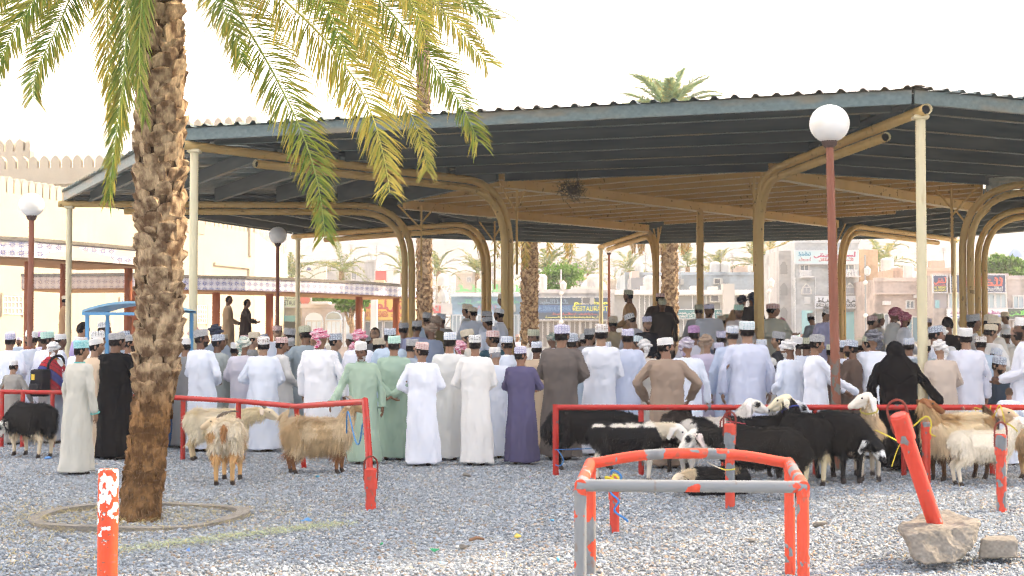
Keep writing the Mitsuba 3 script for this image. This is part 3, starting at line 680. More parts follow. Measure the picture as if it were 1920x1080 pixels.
for px, py, sz, lab in ((872, 896, .05, 'flat pale stone on the gravel in front of the white robes'), (868, 1031, .032, 'rounded grey stone at the edge of the sunlight'), (1408, 1019, .035, 'small round stone inside the pipe frame'), (1540, 990, .045, 'pale stone right of the pipe frame')):
    p = gnd(px, py); k = np.random.default_rng(px)
    tag(add('loose_stone', xf(rough(hull(k.normal(0, 1, (12, 3)) * [sz, sz * .7, sz * .4]), sz * .1, 20, 3), p + [0, 0, .03]), 'concrete', smooth=50), lab, 'stone')
# ================================================================ the town behind
PL = (0.62, 0.57, 0.50)
def bld(name, label, x0, x1, ytop, Y, depth, col, cat_='building'):
    """a building from its pixel span at distance Y; returns (key, function placing boxes on its front)"""
    t = thing(name, label, cat_)
    a, b = at(x0, ytop, Y), at(x1, ytop, Y)
    add('wall', box(a[0], b[0], Y, Y + depth, -.2, a[2]), 'town_wall', np.asarray(col) * .78, smooth=False, parent=t)
    kb = np.random.default_rng(int(x0)); wd_ = b[0] - a[0]
    if wd_ > 2.5:
        add('roof_edge', box(a[0] - .06, b[0] + .06, Y - .10, Y + .25, a[2] - .14, a[2] + .12), 'town_wall', np.asarray(col) * .9, smooth=False, parent=t)
        for q_ in range(int(min(3, wd_ // 4)) + 1):
            x = a[0] + wd_ * kb.uniform(.08, .9); y = Y + kb.uniform(1.5, min(4, depth - 1)); s_ = kb.uniform(.35, .6)
            if kb.random() < .5: add('roof_tank', xf(lathe([(.01, 0), (s_, 0), (s_, 1.0), (s_ * .7, 1.15), (.01, 1.2)], 14), (x, y, a[2])), 'town_wall', (.6, .58, .54), parent=t)
            else: add('roof_box', box(x - s_, x + s_, y - s_, y + s_, a[2], a[2] + kb.uniform(.5, 1.1)), 'town_wall', np.asarray(col) * kb.uniform(.7, 1.0), smooth=False, parent=t)
            if kb.random() < .6: add('aerial', cat([tube([(x + .6, y, a[2]), (x + .6, y, a[2] + 1.9)], .025, 4)] + [tube([(x + .35, y, a[2] + 1.9 - .18 * j), (x + .85, y, a[2] + 1.9 - .18 * j)], .015, 4) for j in range(3)]), 'paint', (.2, .2, .2), smooth=False, parent=t)
        for q_ in range(int(wd_ // 5)):
            x = a[0] + wd_ * kb.uniform(.1, .85); z = a[2] - kb.uniform(.7, 1.5)
            ac = add('air_conditioner', box(x, x + .8, Y - .45, Y, z, z + .5), 'town_wall', (.55, .54, .5), smooth=False, parent=t)
            add('grille', box(x + .06, x + .52, Y - .462, Y - .452, z + .06, z + .44), 'paint', (.16, .16, .16), smooth=False, parent=ac)
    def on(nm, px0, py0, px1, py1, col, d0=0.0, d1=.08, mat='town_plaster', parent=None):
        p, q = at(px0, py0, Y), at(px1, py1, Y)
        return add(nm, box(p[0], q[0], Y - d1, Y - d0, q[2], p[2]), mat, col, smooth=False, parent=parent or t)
    def window(px0, py0, px1, py1, n=2, frame=(0.6, 0.58, 0.55), glass=(0.26, 0.28, 0.29)):
        w = on('window', px0, py0, px1, py1, glass, -.0, .03, 'satin')
        p, q = at(px0, py0, Y), at(px1, py1, Y); e = .09; W = q[0] - p[0]
        fr = [box(p[0] - e, p[0], Y - .12, Y, q[2] - e, p[2] + e), box(q[0], q[0] + e, Y - .12, Y, q[2] - e, p[2] + e), box(p[0], q[0], Y - .12, Y, p[2], p[2] + e), box(p[0], q[0], Y - .14, Y, q[2] - e, q[2])]
        fr += [box(p[0] + W * k / n - .035, p[0] + W * k / n + .035, Y - .09, Y - .03, q[2], p[2]) for k in range(1, n)]
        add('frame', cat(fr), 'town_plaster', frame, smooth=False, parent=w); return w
    def arch(px0, py0, px1, py1, col, d=.05, pointed=False):
        p, q = at(px0, py0, Y), at(px1, py1, Y); w, h = (q[0] - p[0]), (p[2] - q[2]); r = w / 2
        hs = h - (r * (1.25 if pointed else 1.0)); hs = max(hs, .02)
        a_ = np.linspace(0, pi, 13); top = [(r - r * math.cos(x), hs + (h - hs) * (math.sin(x) ** (.8 if not pointed else .9) if not pointed else 1 - abs(math.cos(x)) ** 1.4)) for x in a_]
        m = upright(prism([(0, 0), (w, 0)][:1] + [(0, 0.001)] + top + [(w, 0)], 0, d), (p[0], Y, q[2]))
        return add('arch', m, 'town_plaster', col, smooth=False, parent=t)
    return t, on, window, arch
LET = {}
def arabic(seed, n, h):
    """a run of joined letter shapes in the manner of the signs' Arabic lettering: baseline, teeth, bowls, tall strokes, dots"""
    k = np.random.default_rng(seed); g = []; x = 0.0; lw = .085
    L = lambda pts: g.append(sg.LineString(pts).buffer(lw))
    x0 = 0
    for i in range(n):
        c = k.integers(0, 6)
        if c == 0: L([(x, 0), (x + .18, 0), (x + .18, .95)]); x += .32; x0 = x; continue
        if c == 1: L([(x, 0), (x + .12, .30), (x + .24, 0), (x + .36, .30), (x + .48, 0)]); x += .48
        elif c == 2:
            a = np.linspace(0, 2 * pi, 14); L([(x + .22 + .17 * math.cos(q), .17 + .17 * math.sin(q)) for q in a]); L([(x, 0), (x + .5, 0)]); x += .5
        elif c == 3:
            a = np.linspace(0, -pi, 10); L([(x + .25 + .25 * math.cos(q), .05 + .32 * math.sin(q)) for q in a]); x += .62
        elif c == 4: L([(x, 0), (x + .45, 0), (x + .38, .28), (x + .1, .34)]); x += .45
        else: L([(x, 0), (x + .35, 0), (x + .42, .75), (x + .25, .9)]); x += .42
        if k.random() < .6:
            yy = -.3 if k.random() < .4 else .62
            for q in range(k.integers(1, 3)): g.append(sg.Point(x - .22 - .17 * q, yy).buffer(.075))
    s = so.unary_union(g).simplify(.015); b = s.bounds
    s = sa.translate(s, -b[0], 0); s = sa.scale(s, h, h, origin=(0, 0)); return s, (b[2] - b[0]) * h
def mataam(h):
    """the word for restaurant, read from the right: round head, looped tall letter, open eye, round tail"""
    lw = .075; g = []; L = lambda p: g.append(sg.LineString(p).buffer(lw)); C = lambda x, y, r, r2=None: L([(x + r * math.cos(q), y + (r2 or r) * math.sin(q)) for q in np.linspace(0, 2 * pi, 16)])
    C(3.05, .16, .16); L([(3.05, 0), (2.0, 0)]); C(2.15, .16, .28, .16); L([(1.95, .15), (1.95, .95)]); L([(2.0, 0), (1.2, 0)])
    C(1.2, .18, .17); L([(1.1, 0), (.35, 0)]); C(.3, .12, .15); L([(.15, .1), (.1, -.45)])
    s = so.unary_union(g).simplify(.01); return sa.scale(s, h, h, origin=(0, 0)), 3.3 * h
def geoms(s): return [q for q in getattr(s, 'geoms', [s]) if q.area > 0]
def letters(parent, poly, x, Y, z, col, depth=.03, width=None, nat=None):
    if width: poly = sa.scale(poly, width / nat, 1, origin=(0, 0))
    m = cat([trimesh.creation.extrude_polygon(q, depth, engine='earcut') for q in geoms(poly)])
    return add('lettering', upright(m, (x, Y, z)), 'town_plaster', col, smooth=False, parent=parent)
def latin(parent, text, px0, px1, pyb, pyt, Y, col, bold=True, depth=.03):
    p, q = at(px0, pyb, Y), at(px1, pyt, Y); h = q[2] - p[2]
    m = meshkit.text_mesh(text, h, depth, bold); w = m.bounds[1][0] - m.bounds[0][0]
    v = np.array(m.vertices); v[:, 0] = (v[:, 0] - m.bounds[0][0]) * (q[0] - p[0]) / w
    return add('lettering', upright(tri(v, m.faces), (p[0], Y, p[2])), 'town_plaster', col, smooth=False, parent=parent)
def arab(parent, seed, n, px0, px1, pyb, pyt, Y, col, word=None):
    p, q = at(px0, pyb, Y), at(px1, pyt, Y); h = q[2] - p[2]
    s, w = word(h) if word else arabic(seed, n, h)
    return letters(parent, s, p[0], Y, p[2], col, .03, q[0] - p[0], w)
def sign(label, x0, y0, x1, y1, Y, col, rim=(0.6, 0.6, 0.6)):
    t = thing('shop_sign', label, 'sign'); p, q = at(x0, y0, Y), at(x1, y1, Y)
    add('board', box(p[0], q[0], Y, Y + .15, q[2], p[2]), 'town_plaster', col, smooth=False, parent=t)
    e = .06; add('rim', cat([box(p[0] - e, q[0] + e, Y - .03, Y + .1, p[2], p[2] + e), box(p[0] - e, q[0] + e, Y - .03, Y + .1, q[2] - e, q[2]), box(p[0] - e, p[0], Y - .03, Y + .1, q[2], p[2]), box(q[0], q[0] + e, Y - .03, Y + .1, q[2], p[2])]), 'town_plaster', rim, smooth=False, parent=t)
    return t
W_ = (0.62, 0.61, 0.585)
# white house far left
t, on, window, arch = bld('white_house', 'white two storey house far behind the long tiled canopy', 566, 706, 489, 150, 12, W_)
on('balcony', 566, 498, 614, 532, (0.66, 0.60, 0.52), 0, 1.2)
for a_ in ((575, 509, 592, 523), (603, 509, 611, 523), (660, 509, 668, 524)): window(*a_)
arch(578, 502, 586, 508, (.1, .1, .2), 1.26); arch(601, 502, 609, 508, (.1, .1, .2), .1); on('parapet', 663, 480, 690, 489, W_, -2, -1)
# restaurant with pale green sign
Y = 100
t, on, window, arch = bld('corner_restaurant', 'low cream shop with a pale green sign left behind the canopy columns', 470, 585, 574, Y, 10, (0.66, 0.56, 0.42))
on('awning', 478, 592, 562, 603, (0.16, 0.42, 0.42), 0, .8); on('shopfront', 480, 604, 562, 650, (0.22, 0.25, 0.22), 0, .05)
s = sign('pale green restaurant sign with a round food picture', 480, 552, 583, 575, Y - .3, (0.50, 0.60, 0.42))
latin(s, 'AL ZAHLY RESTAURANT', 487, 571, 572, 563, Y - .3, (0.12, 0.14, 0.13)); arab(s, 3, 9, 500, 560, 559, 553, Y - .3, (0.12, 0.14, 0.13))
p = at(572, 562, Y - .3); add('food_disc', xf(lathe([(0, 0), (.36, 0), (.36, .03), (0, .05)], 16), p, rx=90), 'town_plaster', (0.55, 0.12, 0.08), parent=s)
# arched arcade
Y = 92
t, on, window, arch = bld('arched_arcade', 'pale pink arcade with three arched doorways behind the canopy', 566, 674, 573, Y, 8, (0.62, 0.55, 0.52))
for a_ in ((572, 586, 606, 650), (610, 584, 642, 650), (645, 586, 673, 650)):
    arch(*a_, (0.62, 0.72, 0.80), .05); window(a_[0] + 4, 603, a_[2] - 4, 640, 3)
arch(613, 586, 639, 598, (0.35, 0.38, 0.34), .12)
on('sunshade', 590, 566, 622, 571, W_, 0, 1.5)
# yellow shop
Y = 96
t, on, window, arch = bld('yellow_shop', 'cream shop under a yellow sign with red Arabic letters', 676, 772, 550, Y, 8, (0.66, 0.55, 0.38))
window(684, 604, 716, 640, 3); window(722, 604, 756, 640, 2)
s = sign('yellow sign with red Arabic and Latin lettering', 679, 556, 766, 599, Y - .3, (0.72, 0.47, 0.08), (0.6, .4, .1))
arab(s, 21, 7, 684, 762, 578, 558, Y - .3, (0.50, 0.07, 0.05)); latin(s, 'MAYA BUSINESS', 682, 728, 594, 584, Y - .3, (0.50, 0.07, 0.05)); arab(s, 8, 5, 732, 762, 593, 584, Y - .3, (0.50, 0.07, 0.05))
p = at(701, 600, 78); tag(add('white_pillar', box(p[0] - .18, p[0] + .18, 78, 78.4, 0, at(701, 560, 78)[2], .02), 'town_plaster', W_, smooth=False), 'white square pillar in front of the yellow sign', 'pillar')
s = sign('red and white advertising board above the canopy', 704, 508, 736, 529, 110, (0.74, 0.73, 0.72)); p, q = at(704, 508, 109.9), at(724, 529, 109.9)
add('red_field', box(p[0], q[0], 109.9, 109.97, q[2], p[2]), 'town_plaster', (0.60, 0.10, 0.09), parent=s)
p = at(720, 600, 110); 
for dx in (-.5, .5): add('leg', box(p[0] + dx - .06, p[0] + dx + .06, 110.15, 110.3, 0, at(720, 529, 110)[2]), 'paint', (.3, .3, .3), parent=s)
# scaffold tower with white water tanks
tw = thing('water_tower', 'white lattice tower carrying two round topped white tanks', 'water tower'); Y = 100
for zz, x0, x1 in ((535, 806, 846),):
    a_, b_ = at(806, 535, Y), at(846, 535, Y)
    for x in np.linspace(a_[0], b_[0], 4): add('leg', box(x - .05, x + .05, Y, Y + .1, 0, a_[2]), 'town_plaster', W_, parent=tw)
    zs = np.linspace(1.5, a_[2], 6); xx = np.linspace(a_[0], b_[0], 4)
    br_ = [tube([(xx[i], Y + .05, zs[j]), (xx[i + 1], Y + .05, zs[j + 1])], .04, 4) for i in range(3) for j in range(5)] + [tube([(xx[0], Y + .05, z), (xx[3], Y + .05, z)], .05, 4) for z in zs]
    add('bracing', cat(br_), 'town_plaster', W_, smooth=False, parent=tw)
for px, py, R in ((830, 536, .42), (831, 567, .36)):
    p = at(px, py, Y - .6); add('tank', xf(lathe([(0.01, 0), (R, 0), (R, .4), (R * .9, .62), (R * .6, .8), (R * .2, .88), (.005, .89)], 16), p), 'town_plaster', W_, smooth=50, parent=tw)
s = sign('white panel with a red block pattern beside the blue shop', 805, 571, 846, 588, 94, W_)
k = np.random.default_rng(4)
for i in range(14):
    x, y = 807 + 3.2 * int(k.integers(0, 6)), 573 + 3.4 * int(k.integers(0, 4)); p, q = at(x, y, 93.95), at(x + 3.4, y + 3.4, 93.95)
    add('red_block', box(p[0], q[0], 93.9 - i * .004, 93.97, q[2], p[2]), 'town_plaster', (.62, .12, .11), smooth=False, parent=s)
latin(s, 'OOREDOO'[:0] + 'ooredoo', 828, 845, 583, 579, 93.95, (.62, .12, .11)) if False else None
# light blue shop
Y = 95
t, on, window, arch = bld('blue_shop', 'light blue shop with green Arabic letters on its roof', 846, 990, 553, Y, 9, (0.42, 0.58, 0.72))
on('cornice', 845, 549, 991, 556, (0.66, 0.72, 0.76), 0, .3); arab(t, 33, 12, 853, 985, 546, 533, Y, (0.22, 0.58, 0.20)); arab(t, 41, 16, 858, 975, 568, 560, Y - .1, (0.20, 0.52, 0.40)); latin(t, 'AL BAT', 895, 932, 580, 573, Y - .1, (0.55, 0.30, 0.42))
for k_ in range(9): window(850 + 15.5 * k_, 592, 862 + 15.5 * k_, 650, 2, (0.6, 0.66, 0.7), (0.35, 0.42, 0.46))
# restaurant row
Y = 92
t, on, window, arch = bld('restaurant_building', 'pale flat roofed shop row carrying the dark restaurant sign', 1004, 1152, 546, Y, 9, (0.62, 0.60, 0.56))
on('parapet', 1072, 538, 1128, 546, (0.62, 0.58, 0.52), -1.5, -1)
for k_ in range(10): on('battlement', 1073 + 5.6 * k_, 535.5, 1076 + 5.6 * k_, 538, (0.62, 0.58, 0.52), -1.5, -1.1)
for k_ in range(7): window(1010 + 20 * k_, 603, 1025 + 20 * k_, 650, 2, (0.45, 0.42, 0.38), (0.22, 0.2, 0.18))
s = sign('dark blue sign reading restaurant in yellow Latin and Arabic letters', 1006, 558, 1143, 599, Y - .4, (0.035, 0.065, 0.10))
YB = Y - .4
p, q = at(1006, 572, YB), at(1143, 586, YB); add('blue_band', box(p[0], q[0], YB - .02, YB, q[2], p[2]), 'town_plaster', (0.04, 0.12, 0.28), smooth=False, parent=s)
latin(s, 'RESTAURANT', 1074, 1140, 583, 574.5, YB - .02, (0.72, 0.66, 0.06)); arab(s, 0, 0, 1075, 1140, 570, 560.5, YB, (0.72, 0.66, 0.06), mataam)
latin(s, 'AL SIWAN AL DHAHABI', 1010, 1070, 582, 575, YB - .02, (0.16, 0.30, 0.46)); arab(s, 5, 12, 1012, 1066, 569, 561, YB, (0.16, 0.24, 0.32)); arab(s, 15, 12, 1034, 1080, 589.5, 586, YB, (0.55, 0.10, 0.07)); arab(s, 19, 10, 1084, 1120, 589.5, 586, YB, (0.55, 0.10, 0.07)); arab(s, 27, 30, 1022, 1124, 596, 592, YB, (0.55, 0.50, 0.12))
p = at(1113, 538, 105); tag(add('white_dome', xf(lathe([(.01, 0)][:0] + [(1.0 * math.cos(x), 1.0 * math.sin(x)) for x in np.linspace(0, pi / 2 - .01, 9)], 20), p - [0, 0, .3]), 'town_plaster', W_, smooth=60), 'white dome behind the crenellated parapet above the restaurant', 'dome')
# shops in the middle
Y = 96
t, on, window, arch = bld('shop_row', 'pale shop row with open fronts and teal signs behind the middle post', 1152, 1415, 547, Y, 9, (0.60, 0.59, 0.57))
on('cornice', 1150, 544, 1412, 553, (0.72, 0.71, 0.68), 0, .7)
for a_ in ((1200, 554, 1226, 640), (1272, 554, 1350, 580), (1272, 598, 1300, 650), (1305, 598, 1350, 650), (1376, 554, 1412, 580), (1376, 598, 1410, 650)): window(*a_, 3, (0.68, 0.67, 0.65), (0.30, 0.30, 0.28))
on('pier', 1352, 533, 1374, 650, (0.52, 0.48, 0.42), 0, .9)
for a_ in ((1205, 535, 1214, 545), (1300, 535, 1310, 545), (1334, 536, 1350, 545)): on('roof_box', *a_, (0.66, 0.63, 0.58), -2, -1)
for x0, x1, lab in ((1269, 1311, 'teal shop sign behind the middle post'), (1340, 1367, 'teal shop sign right of the middle post')):
    s = sign(lab, x0, 581, x1, 597, Y - .3, (0.05, 0.20, 0.20)); arab(s, x0, 7, x0 + 3, x1 - 3, 588, 583, Y - .3, W_); latin(s, 'BARBER SALON' if x0 < 1300 else 'TRADING', x0 + 3, x1 - 3, 595, 591, Y - .3, W_)
t, on, window, arch = bld('long_blue_wall_building', 'long pale blue grey building behind the middle shop row', 1172, 1414, 513, 125, 10, (0.50, 0.56, 0.60))
t2 = on('box_annex', 1176, 524, 1221, 546, (0.30, 0.30, 0.31), 0, 4); on('roof_tank', 1180, 511, 1193, 524, (0.62, 0.52, 0.42), 0, 3)
t, on, window, arch = bld('tower_house', 'small cream tower house with battlements and white dome above the blue grey building', 1359, 1402, 499, 140, 6, (0.66, 0.54, 0.44))
for k_ in range(6): on('battlement', 1359 + 7.6 * k_, 496, 1363.5 + 7.6 * k_, 499, (0.66, 0.54, 0.44), -.3, .02)
p = at(1379, 499, 143); add('dome', xf(lathe([(.5 * math.cos(x), .5 * math.sin(x)) for x in np.linspace(0, pi / 2 - .01, 7)], 14), p), 'town_plaster', W_, smooth=60, parent=t)
# four storey house with bookshop
Y = 104
t, on, window, arch = bld('bookshop_building', 'tall grey white four storey building with pointed windows over the bookshop sign', 1490, 1610, 452, Y, 12, (0.60, 0.61, 0.60))
for a_ in ((1501, 498, 1515, 508), (1582, 497, 1600, 508)): window(*a_)
for a_ in ((1553, 494, 1561, 504), (1553, 537, 1561, 547)): on('air_conditioner', *a_, (0.42, 0.42, 0.42), 0, .4)
for a_ in ((1499, 508, 1522, 520), (1580, 507, 1608, 519)):
    b_ = on('balcony', a_[0], a_[3] - 1, a_[2], a_[3] + 1, (0.6, 0.6, 0.58), 0, 1.0)
    p, q = at(a_[0], a_[1], Y - 1), at(a_[2], a_[3], Y - 1)
    add('railing', cat([box(x - .03, x + .03, Y - 1, Y - .94, q[2], p[2]) for x in np.linspace(p[0] + .05, q[0] - .05, 10)] + [box(p[0], q[0], Y - 1.01, Y - .93, p[2], p[2] + .06)]), 'town_plaster', (0.62, 0.62, 0.6), smooth=False, parent=b_)
for a_ in ((1502, 531, 1522, 552), (1581, 530, 1606, 552)):
    arch(*a_, (0.70, 0.66, 0.58), .05, True); arch(a_[0] + 2, a_[1] + 2.4, a_[2] - 2, a_[3] - 1, (0.36, 0.37, 0.38), .09, True); window(a_[0] + 4, 540, a_[2] - 4, 550)
for a_ in ((1503, 582, 1524, 655), (1582, 585, 1608, 655)): on('shopfront', *a_, (0.34, 0.56, 0.56), 0, .06, 'satin')
for x in (1490, 1528, 1577): on('pilaster', x, 520, x + 2, 650, (0.66, 0.67, 0.66), 0, .1)
on('poster', 1508, 557, 1519, 570, W_, 0, .07)
s = sign('pale teal roof sign with faded red and blue lettering', 1491, 470, 1609, 494, Y - .5, (0.52, 0.64, 0.64)); arab(s, 70, 10, 1525, 1604, 481, 472, Y - .5, (0.50, 0.12, 0.18)); arab(s, 71, 8, 1496, 1520, 479, 472, Y - .5, (0.10, 0.30, 0.42)); arab(s, 72, 12, 1535, 1600, 489, 484, Y - .5, (0.50, 0.2, 0.2)); arab(s, 73, 8, 1497, 1520, 488, 483, Y - .5, (0.50, 0.2, 0.2))
s = sign('white bookshop sign with black lettering over the shopfront', 1528, 555, 1608, 578, Y - .5, (0.70, 0.72, 0.74), (.4, .4, .4)); arab(s, 80, 14, 1531, 1604, 566, 558, Y - .5, (.05, .05, .05)); latin(s, 'SHADIY ALIYAT ALMURAD BOOKSHOP', 1530, 1605, 576, 569.5, Y - .5, (.07, .07, .07))
t, on, window, arch = bld('arcaded_wing', 'narrow side wing with stacked pointed arches left of the bookshop building', 1460, 1489, 470, Y + 1.5, 10, (0.60, 0.57, 0.54))
for yy in (490, 530, 575): arch(1463, yy, 1476, yy + 24, (0.30, 0.29, 0.27), .06, True)
t, on, window, arch = bld('sunlit_block', 'right side wall of the bookshop building, orange sunlight put into its colour', 1611.5, 1646, 468, Y + 3, 12, (0.66, 0.48, 0.32))  # bookshop side wall; the warm sunlight on it is its wall colour
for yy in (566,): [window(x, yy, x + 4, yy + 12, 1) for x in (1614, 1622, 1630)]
# pink row
Y = 98
t, on, window, arch = bld('pink_building', 'pinkish beige flat roofed building with air conditioners right of the bookshop', 1640, 1748, 524, Y, 10, (0.64, 0.53, 0.46))
on('ledge', 1638, 549, 1748, 552, (0.58, 0.47, 0.4), 0, .35)
for a_ in ((1654, 565, 1667, 572), (1712, 553, 1722, 559), (1732, 553, 1742, 559)): on('air_conditioner', *a_, (0.66, 0.63, 0.6), 0, .5)
window(1700, 565, 1712, 577); window(1650, 590, 1665, 640, 2); window(1690, 595, 1720, 640, 3, (.6, .55, .5), (.2, .3, .33))
t, on, window, arch = bld('pink_back_building', 'pinkish upper building with white dome behind the pink row', 1674, 1792, 505, 118, 8, (0.66, 0.50, 0.40))
p = at(1711, 524, 101); tag(add('white_dome', xf(lathe([(.62 * math.cos(x), .62 * math.sin(x)) for x in np.linspace(0, pi / 2 - .01, 8)], 16), p), 'town_plaster', W_, smooth=60), 'small white dome on the roof of the pink building', 'dome')
# right block with signs
Y = 96
t, on, window, arch = bld('signboard_building', 'pinkish shop block under two navy signs at the right', 1748.5, 1889, 516, Y, 10, (0.62, 0.54, 0.48))
w = on('recess', 1751, 550, 1775, 578, (0.34, 0.31, 0.31), 0, .03); on('door', 1753, 563, 1761, 578, (0.20, 0.42, 0.46), .031, .07, parent=w)  # flat dark panel: shade of the balcony opening put into its colour
for k_ in range(5): window(1779 + 22 * k_, 551, 1797 + 22 * k_, 577, 2, W_, (0.42, 0.50, 0.52))
for k_ in range(5): window(1779 + 22 * k_, 601, 1797 + 22 * k_, 655, 2, W_, (0.32, 0.36, 0.38))
s = sign('small navy sign with red Arabic and yellow Latin lines', 1750, 517, 1775, 548, Y - .4, (0.035, 0.05, 0.12)); arab(s, 90, 4, 1751, 1774, 530, 519, Y - .4, (.65, .10, .06)); latin(s, 'AL ARSAR', 1751.5, 1773.5, 541, 537, Y - .4, (.68, .58, .08)); latin(s, 'LAUNDRY', 1751.5, 1773.5, 546, 543, Y - .4, (.68, .58, .08)); arab(s, 95, 8, 1752, 1773, 535, 532.5, Y - .4, (.65, .10, .06))
s = sign('wide navy sign with big red Arabic letters', 1783, 516, 1885, 548, Y - .4, (0.035, 0.05, 0.12)); arab(s, 97, 9, 1800, 1880, 535, 519, Y - .4, (.70, .12, .07)); arab(s, 98, 16, 1812, 1880, 541, 537, Y - .4, W_); latin(s, 'AL AMEER CONTRACTING', 1812, 1880, 546, 543, Y - .4, W_)
s = sign('white sign with purple Arabic lettering below the windows', 1777, 580, 1888, 596, Y - .4, (0.72, 0.72, 0.72)); arab(s, 101, 14, 1782, 1884, 588, 582, Y - .4, (.35, .10, .25)); arab(s, 102, 22, 1782, 1884, 594, 590.5, Y - .4, (.12, .2, .5))
t, on, window, arch = bld('right_edge_building', 'pale pink building at the right frame edge above the green sign', 1889.5, 1990, 520, Y + .6, 10, (0.64, 0.57, 0.53))
window(1900, 556, 1918, 577, 2, W_, (.4, .47, .5)); window(1900, 604, 1920, 650, 2)
s = sign('dark sign with bright green Arabic letters at the right edge', 1890, 579, 1960, 598, Y + .2, (0.06, 0.09, 0.07)); arab(s, 110, 8, 1892, 1950, 590, 582, Y + .2, (.18, .62, .08)); arab(s, 111, 12, 1902, 1950, 596.5, 593, Y + .2, (.6, .1, .06))
# minaret
mt = thing('minaret', 'white minaret with small blue dome at the far right', 'minaret'); p = at(1912, 600, 190)
add('shaft', box(p[0] - 1.0, p[0] + 1.0, 190, 192, 0, at(1912, 488, 190)[2]), 'town_plaster', W_, smooth=False, parent=mt)
zt = at(1912, 488, 190)[2]; add('gallery', box(p[0] - 1.25, p[0] + 1.25, 189.8, 192.2, zt, zt + .4), 'town_plaster', W_, smooth=False, parent=mt)
add('dome', xf(lathe([(1.0 * math.cos(x), 1.3 * math.sin(x)) for x in np.linspace(0, pi / 2 - .01, 9)], 16), (p[0], 191, zt + .4)), 'town_plaster', (.25, .35, .6), smooth=60, parent=mt)
# far houses on the slope
k = np.random.default_rng(77)
for i, (px, py, w, Y) in enumerate(((470, 545, 40, 170), (1090, 520, 60, 190), (1160, 525, 40, 170), (880, 512, 50, 200), (775, 508, 30, 210), (1440, 530, 40, 180), (920, 525, 40, 180))):
    t, on, window, arch = bld('far_house', ['small sandy house far left beside the lamp', 'long sandy house behind the restaurant parapet', 'sandy house behind the red lamp pole', 'pale house above the blue shop', 'tiny pale house left of the tall palm trunk', 'sandy house behind the right column', 'low sandy house right above the blue shop'][i], px - w / 2, px + w / 2, py, Y, 8, np.array([.62, .54, .44]) * k.uniform(.9, 1.1))
    window(px - 4, py + 8, px + 3, py + 16)
# street lamps and mast in town
for px, py, lab in ((1052, 505, 'slim pale lamp post with bead shaped joints before the restaurant sign'), (1442, 500, 'slim pale lamp post left of the bookshop wing'), (1623, 478, 'thin dark lamp post right of the bookshop building')):
    t = thing('town_lamp', lab, 'street lamp'); p = at(px, 600, 80); z1 = at(px, py, 80)[2]
    add('pole', tube([(p[0], 80, 0), (p[0], 80, z1)], .045, 6), 'town_plaster', (.25, .25, .25) if px == 1623 else (.5, .5, .48), parent=t)
    for f in (.45, .75): add('bead', xf(trimesh.creation.icosphere(2, .13), (p[0], 80, z1 * f)), 'town_plaster', W_, parent=t)
    add('lantern', xf(lathe([(.01, 0), (.16, .1), (.2, .4), (.05, .55), (.01, .6)], 10), (p[0] + .12, 80, z1 - 1.2)), 'town_plaster', W_, parent=t)
# ================================================================ palms
def c_bark(p, n, uv):
    w = fbm(p.x * 14, p.y * 14, p.z * 10, octaves=4)
    c = mix((0.12, 0.07, 0.038), (0.42, 0.31, 0.19), smoothstep(0.3, 0.7, w))
    low = smoothstep(1.5, 0.9, p.z)
    c = mix(c, mix((0.10, 0.05, 0.02), (0.25, 0.135, 0.055), smoothstep(0.35, 0.7, w)), low)
    return c * (0.7 + 0.6 * noise(p.x * 90, p.y * 90, p.z * 18))
def b_bark(p, n, uv): return fbm(p.x * 60, p.y * 60, p.z * 14)
scene['palm_bark'] = bump(prin(proc(c_bark), 0.92, specular=0.15), b_bark, 0.012, 0.003)
def c_gap_shade(p, n, uv): return c_bark(p, n, uv) * mix((0.42, 0.40, 0.38), (1.0, 1.0, 1.0), smoothstep(1.5, 0.9, p.z))  # bark darkened above the foot: shade between leaf bases put into colour
scene['palm_fibre'] = bump(prin(proc(c_gap_shade), 0.95, specular=0.1), b_bark, 0.015, 0.003)
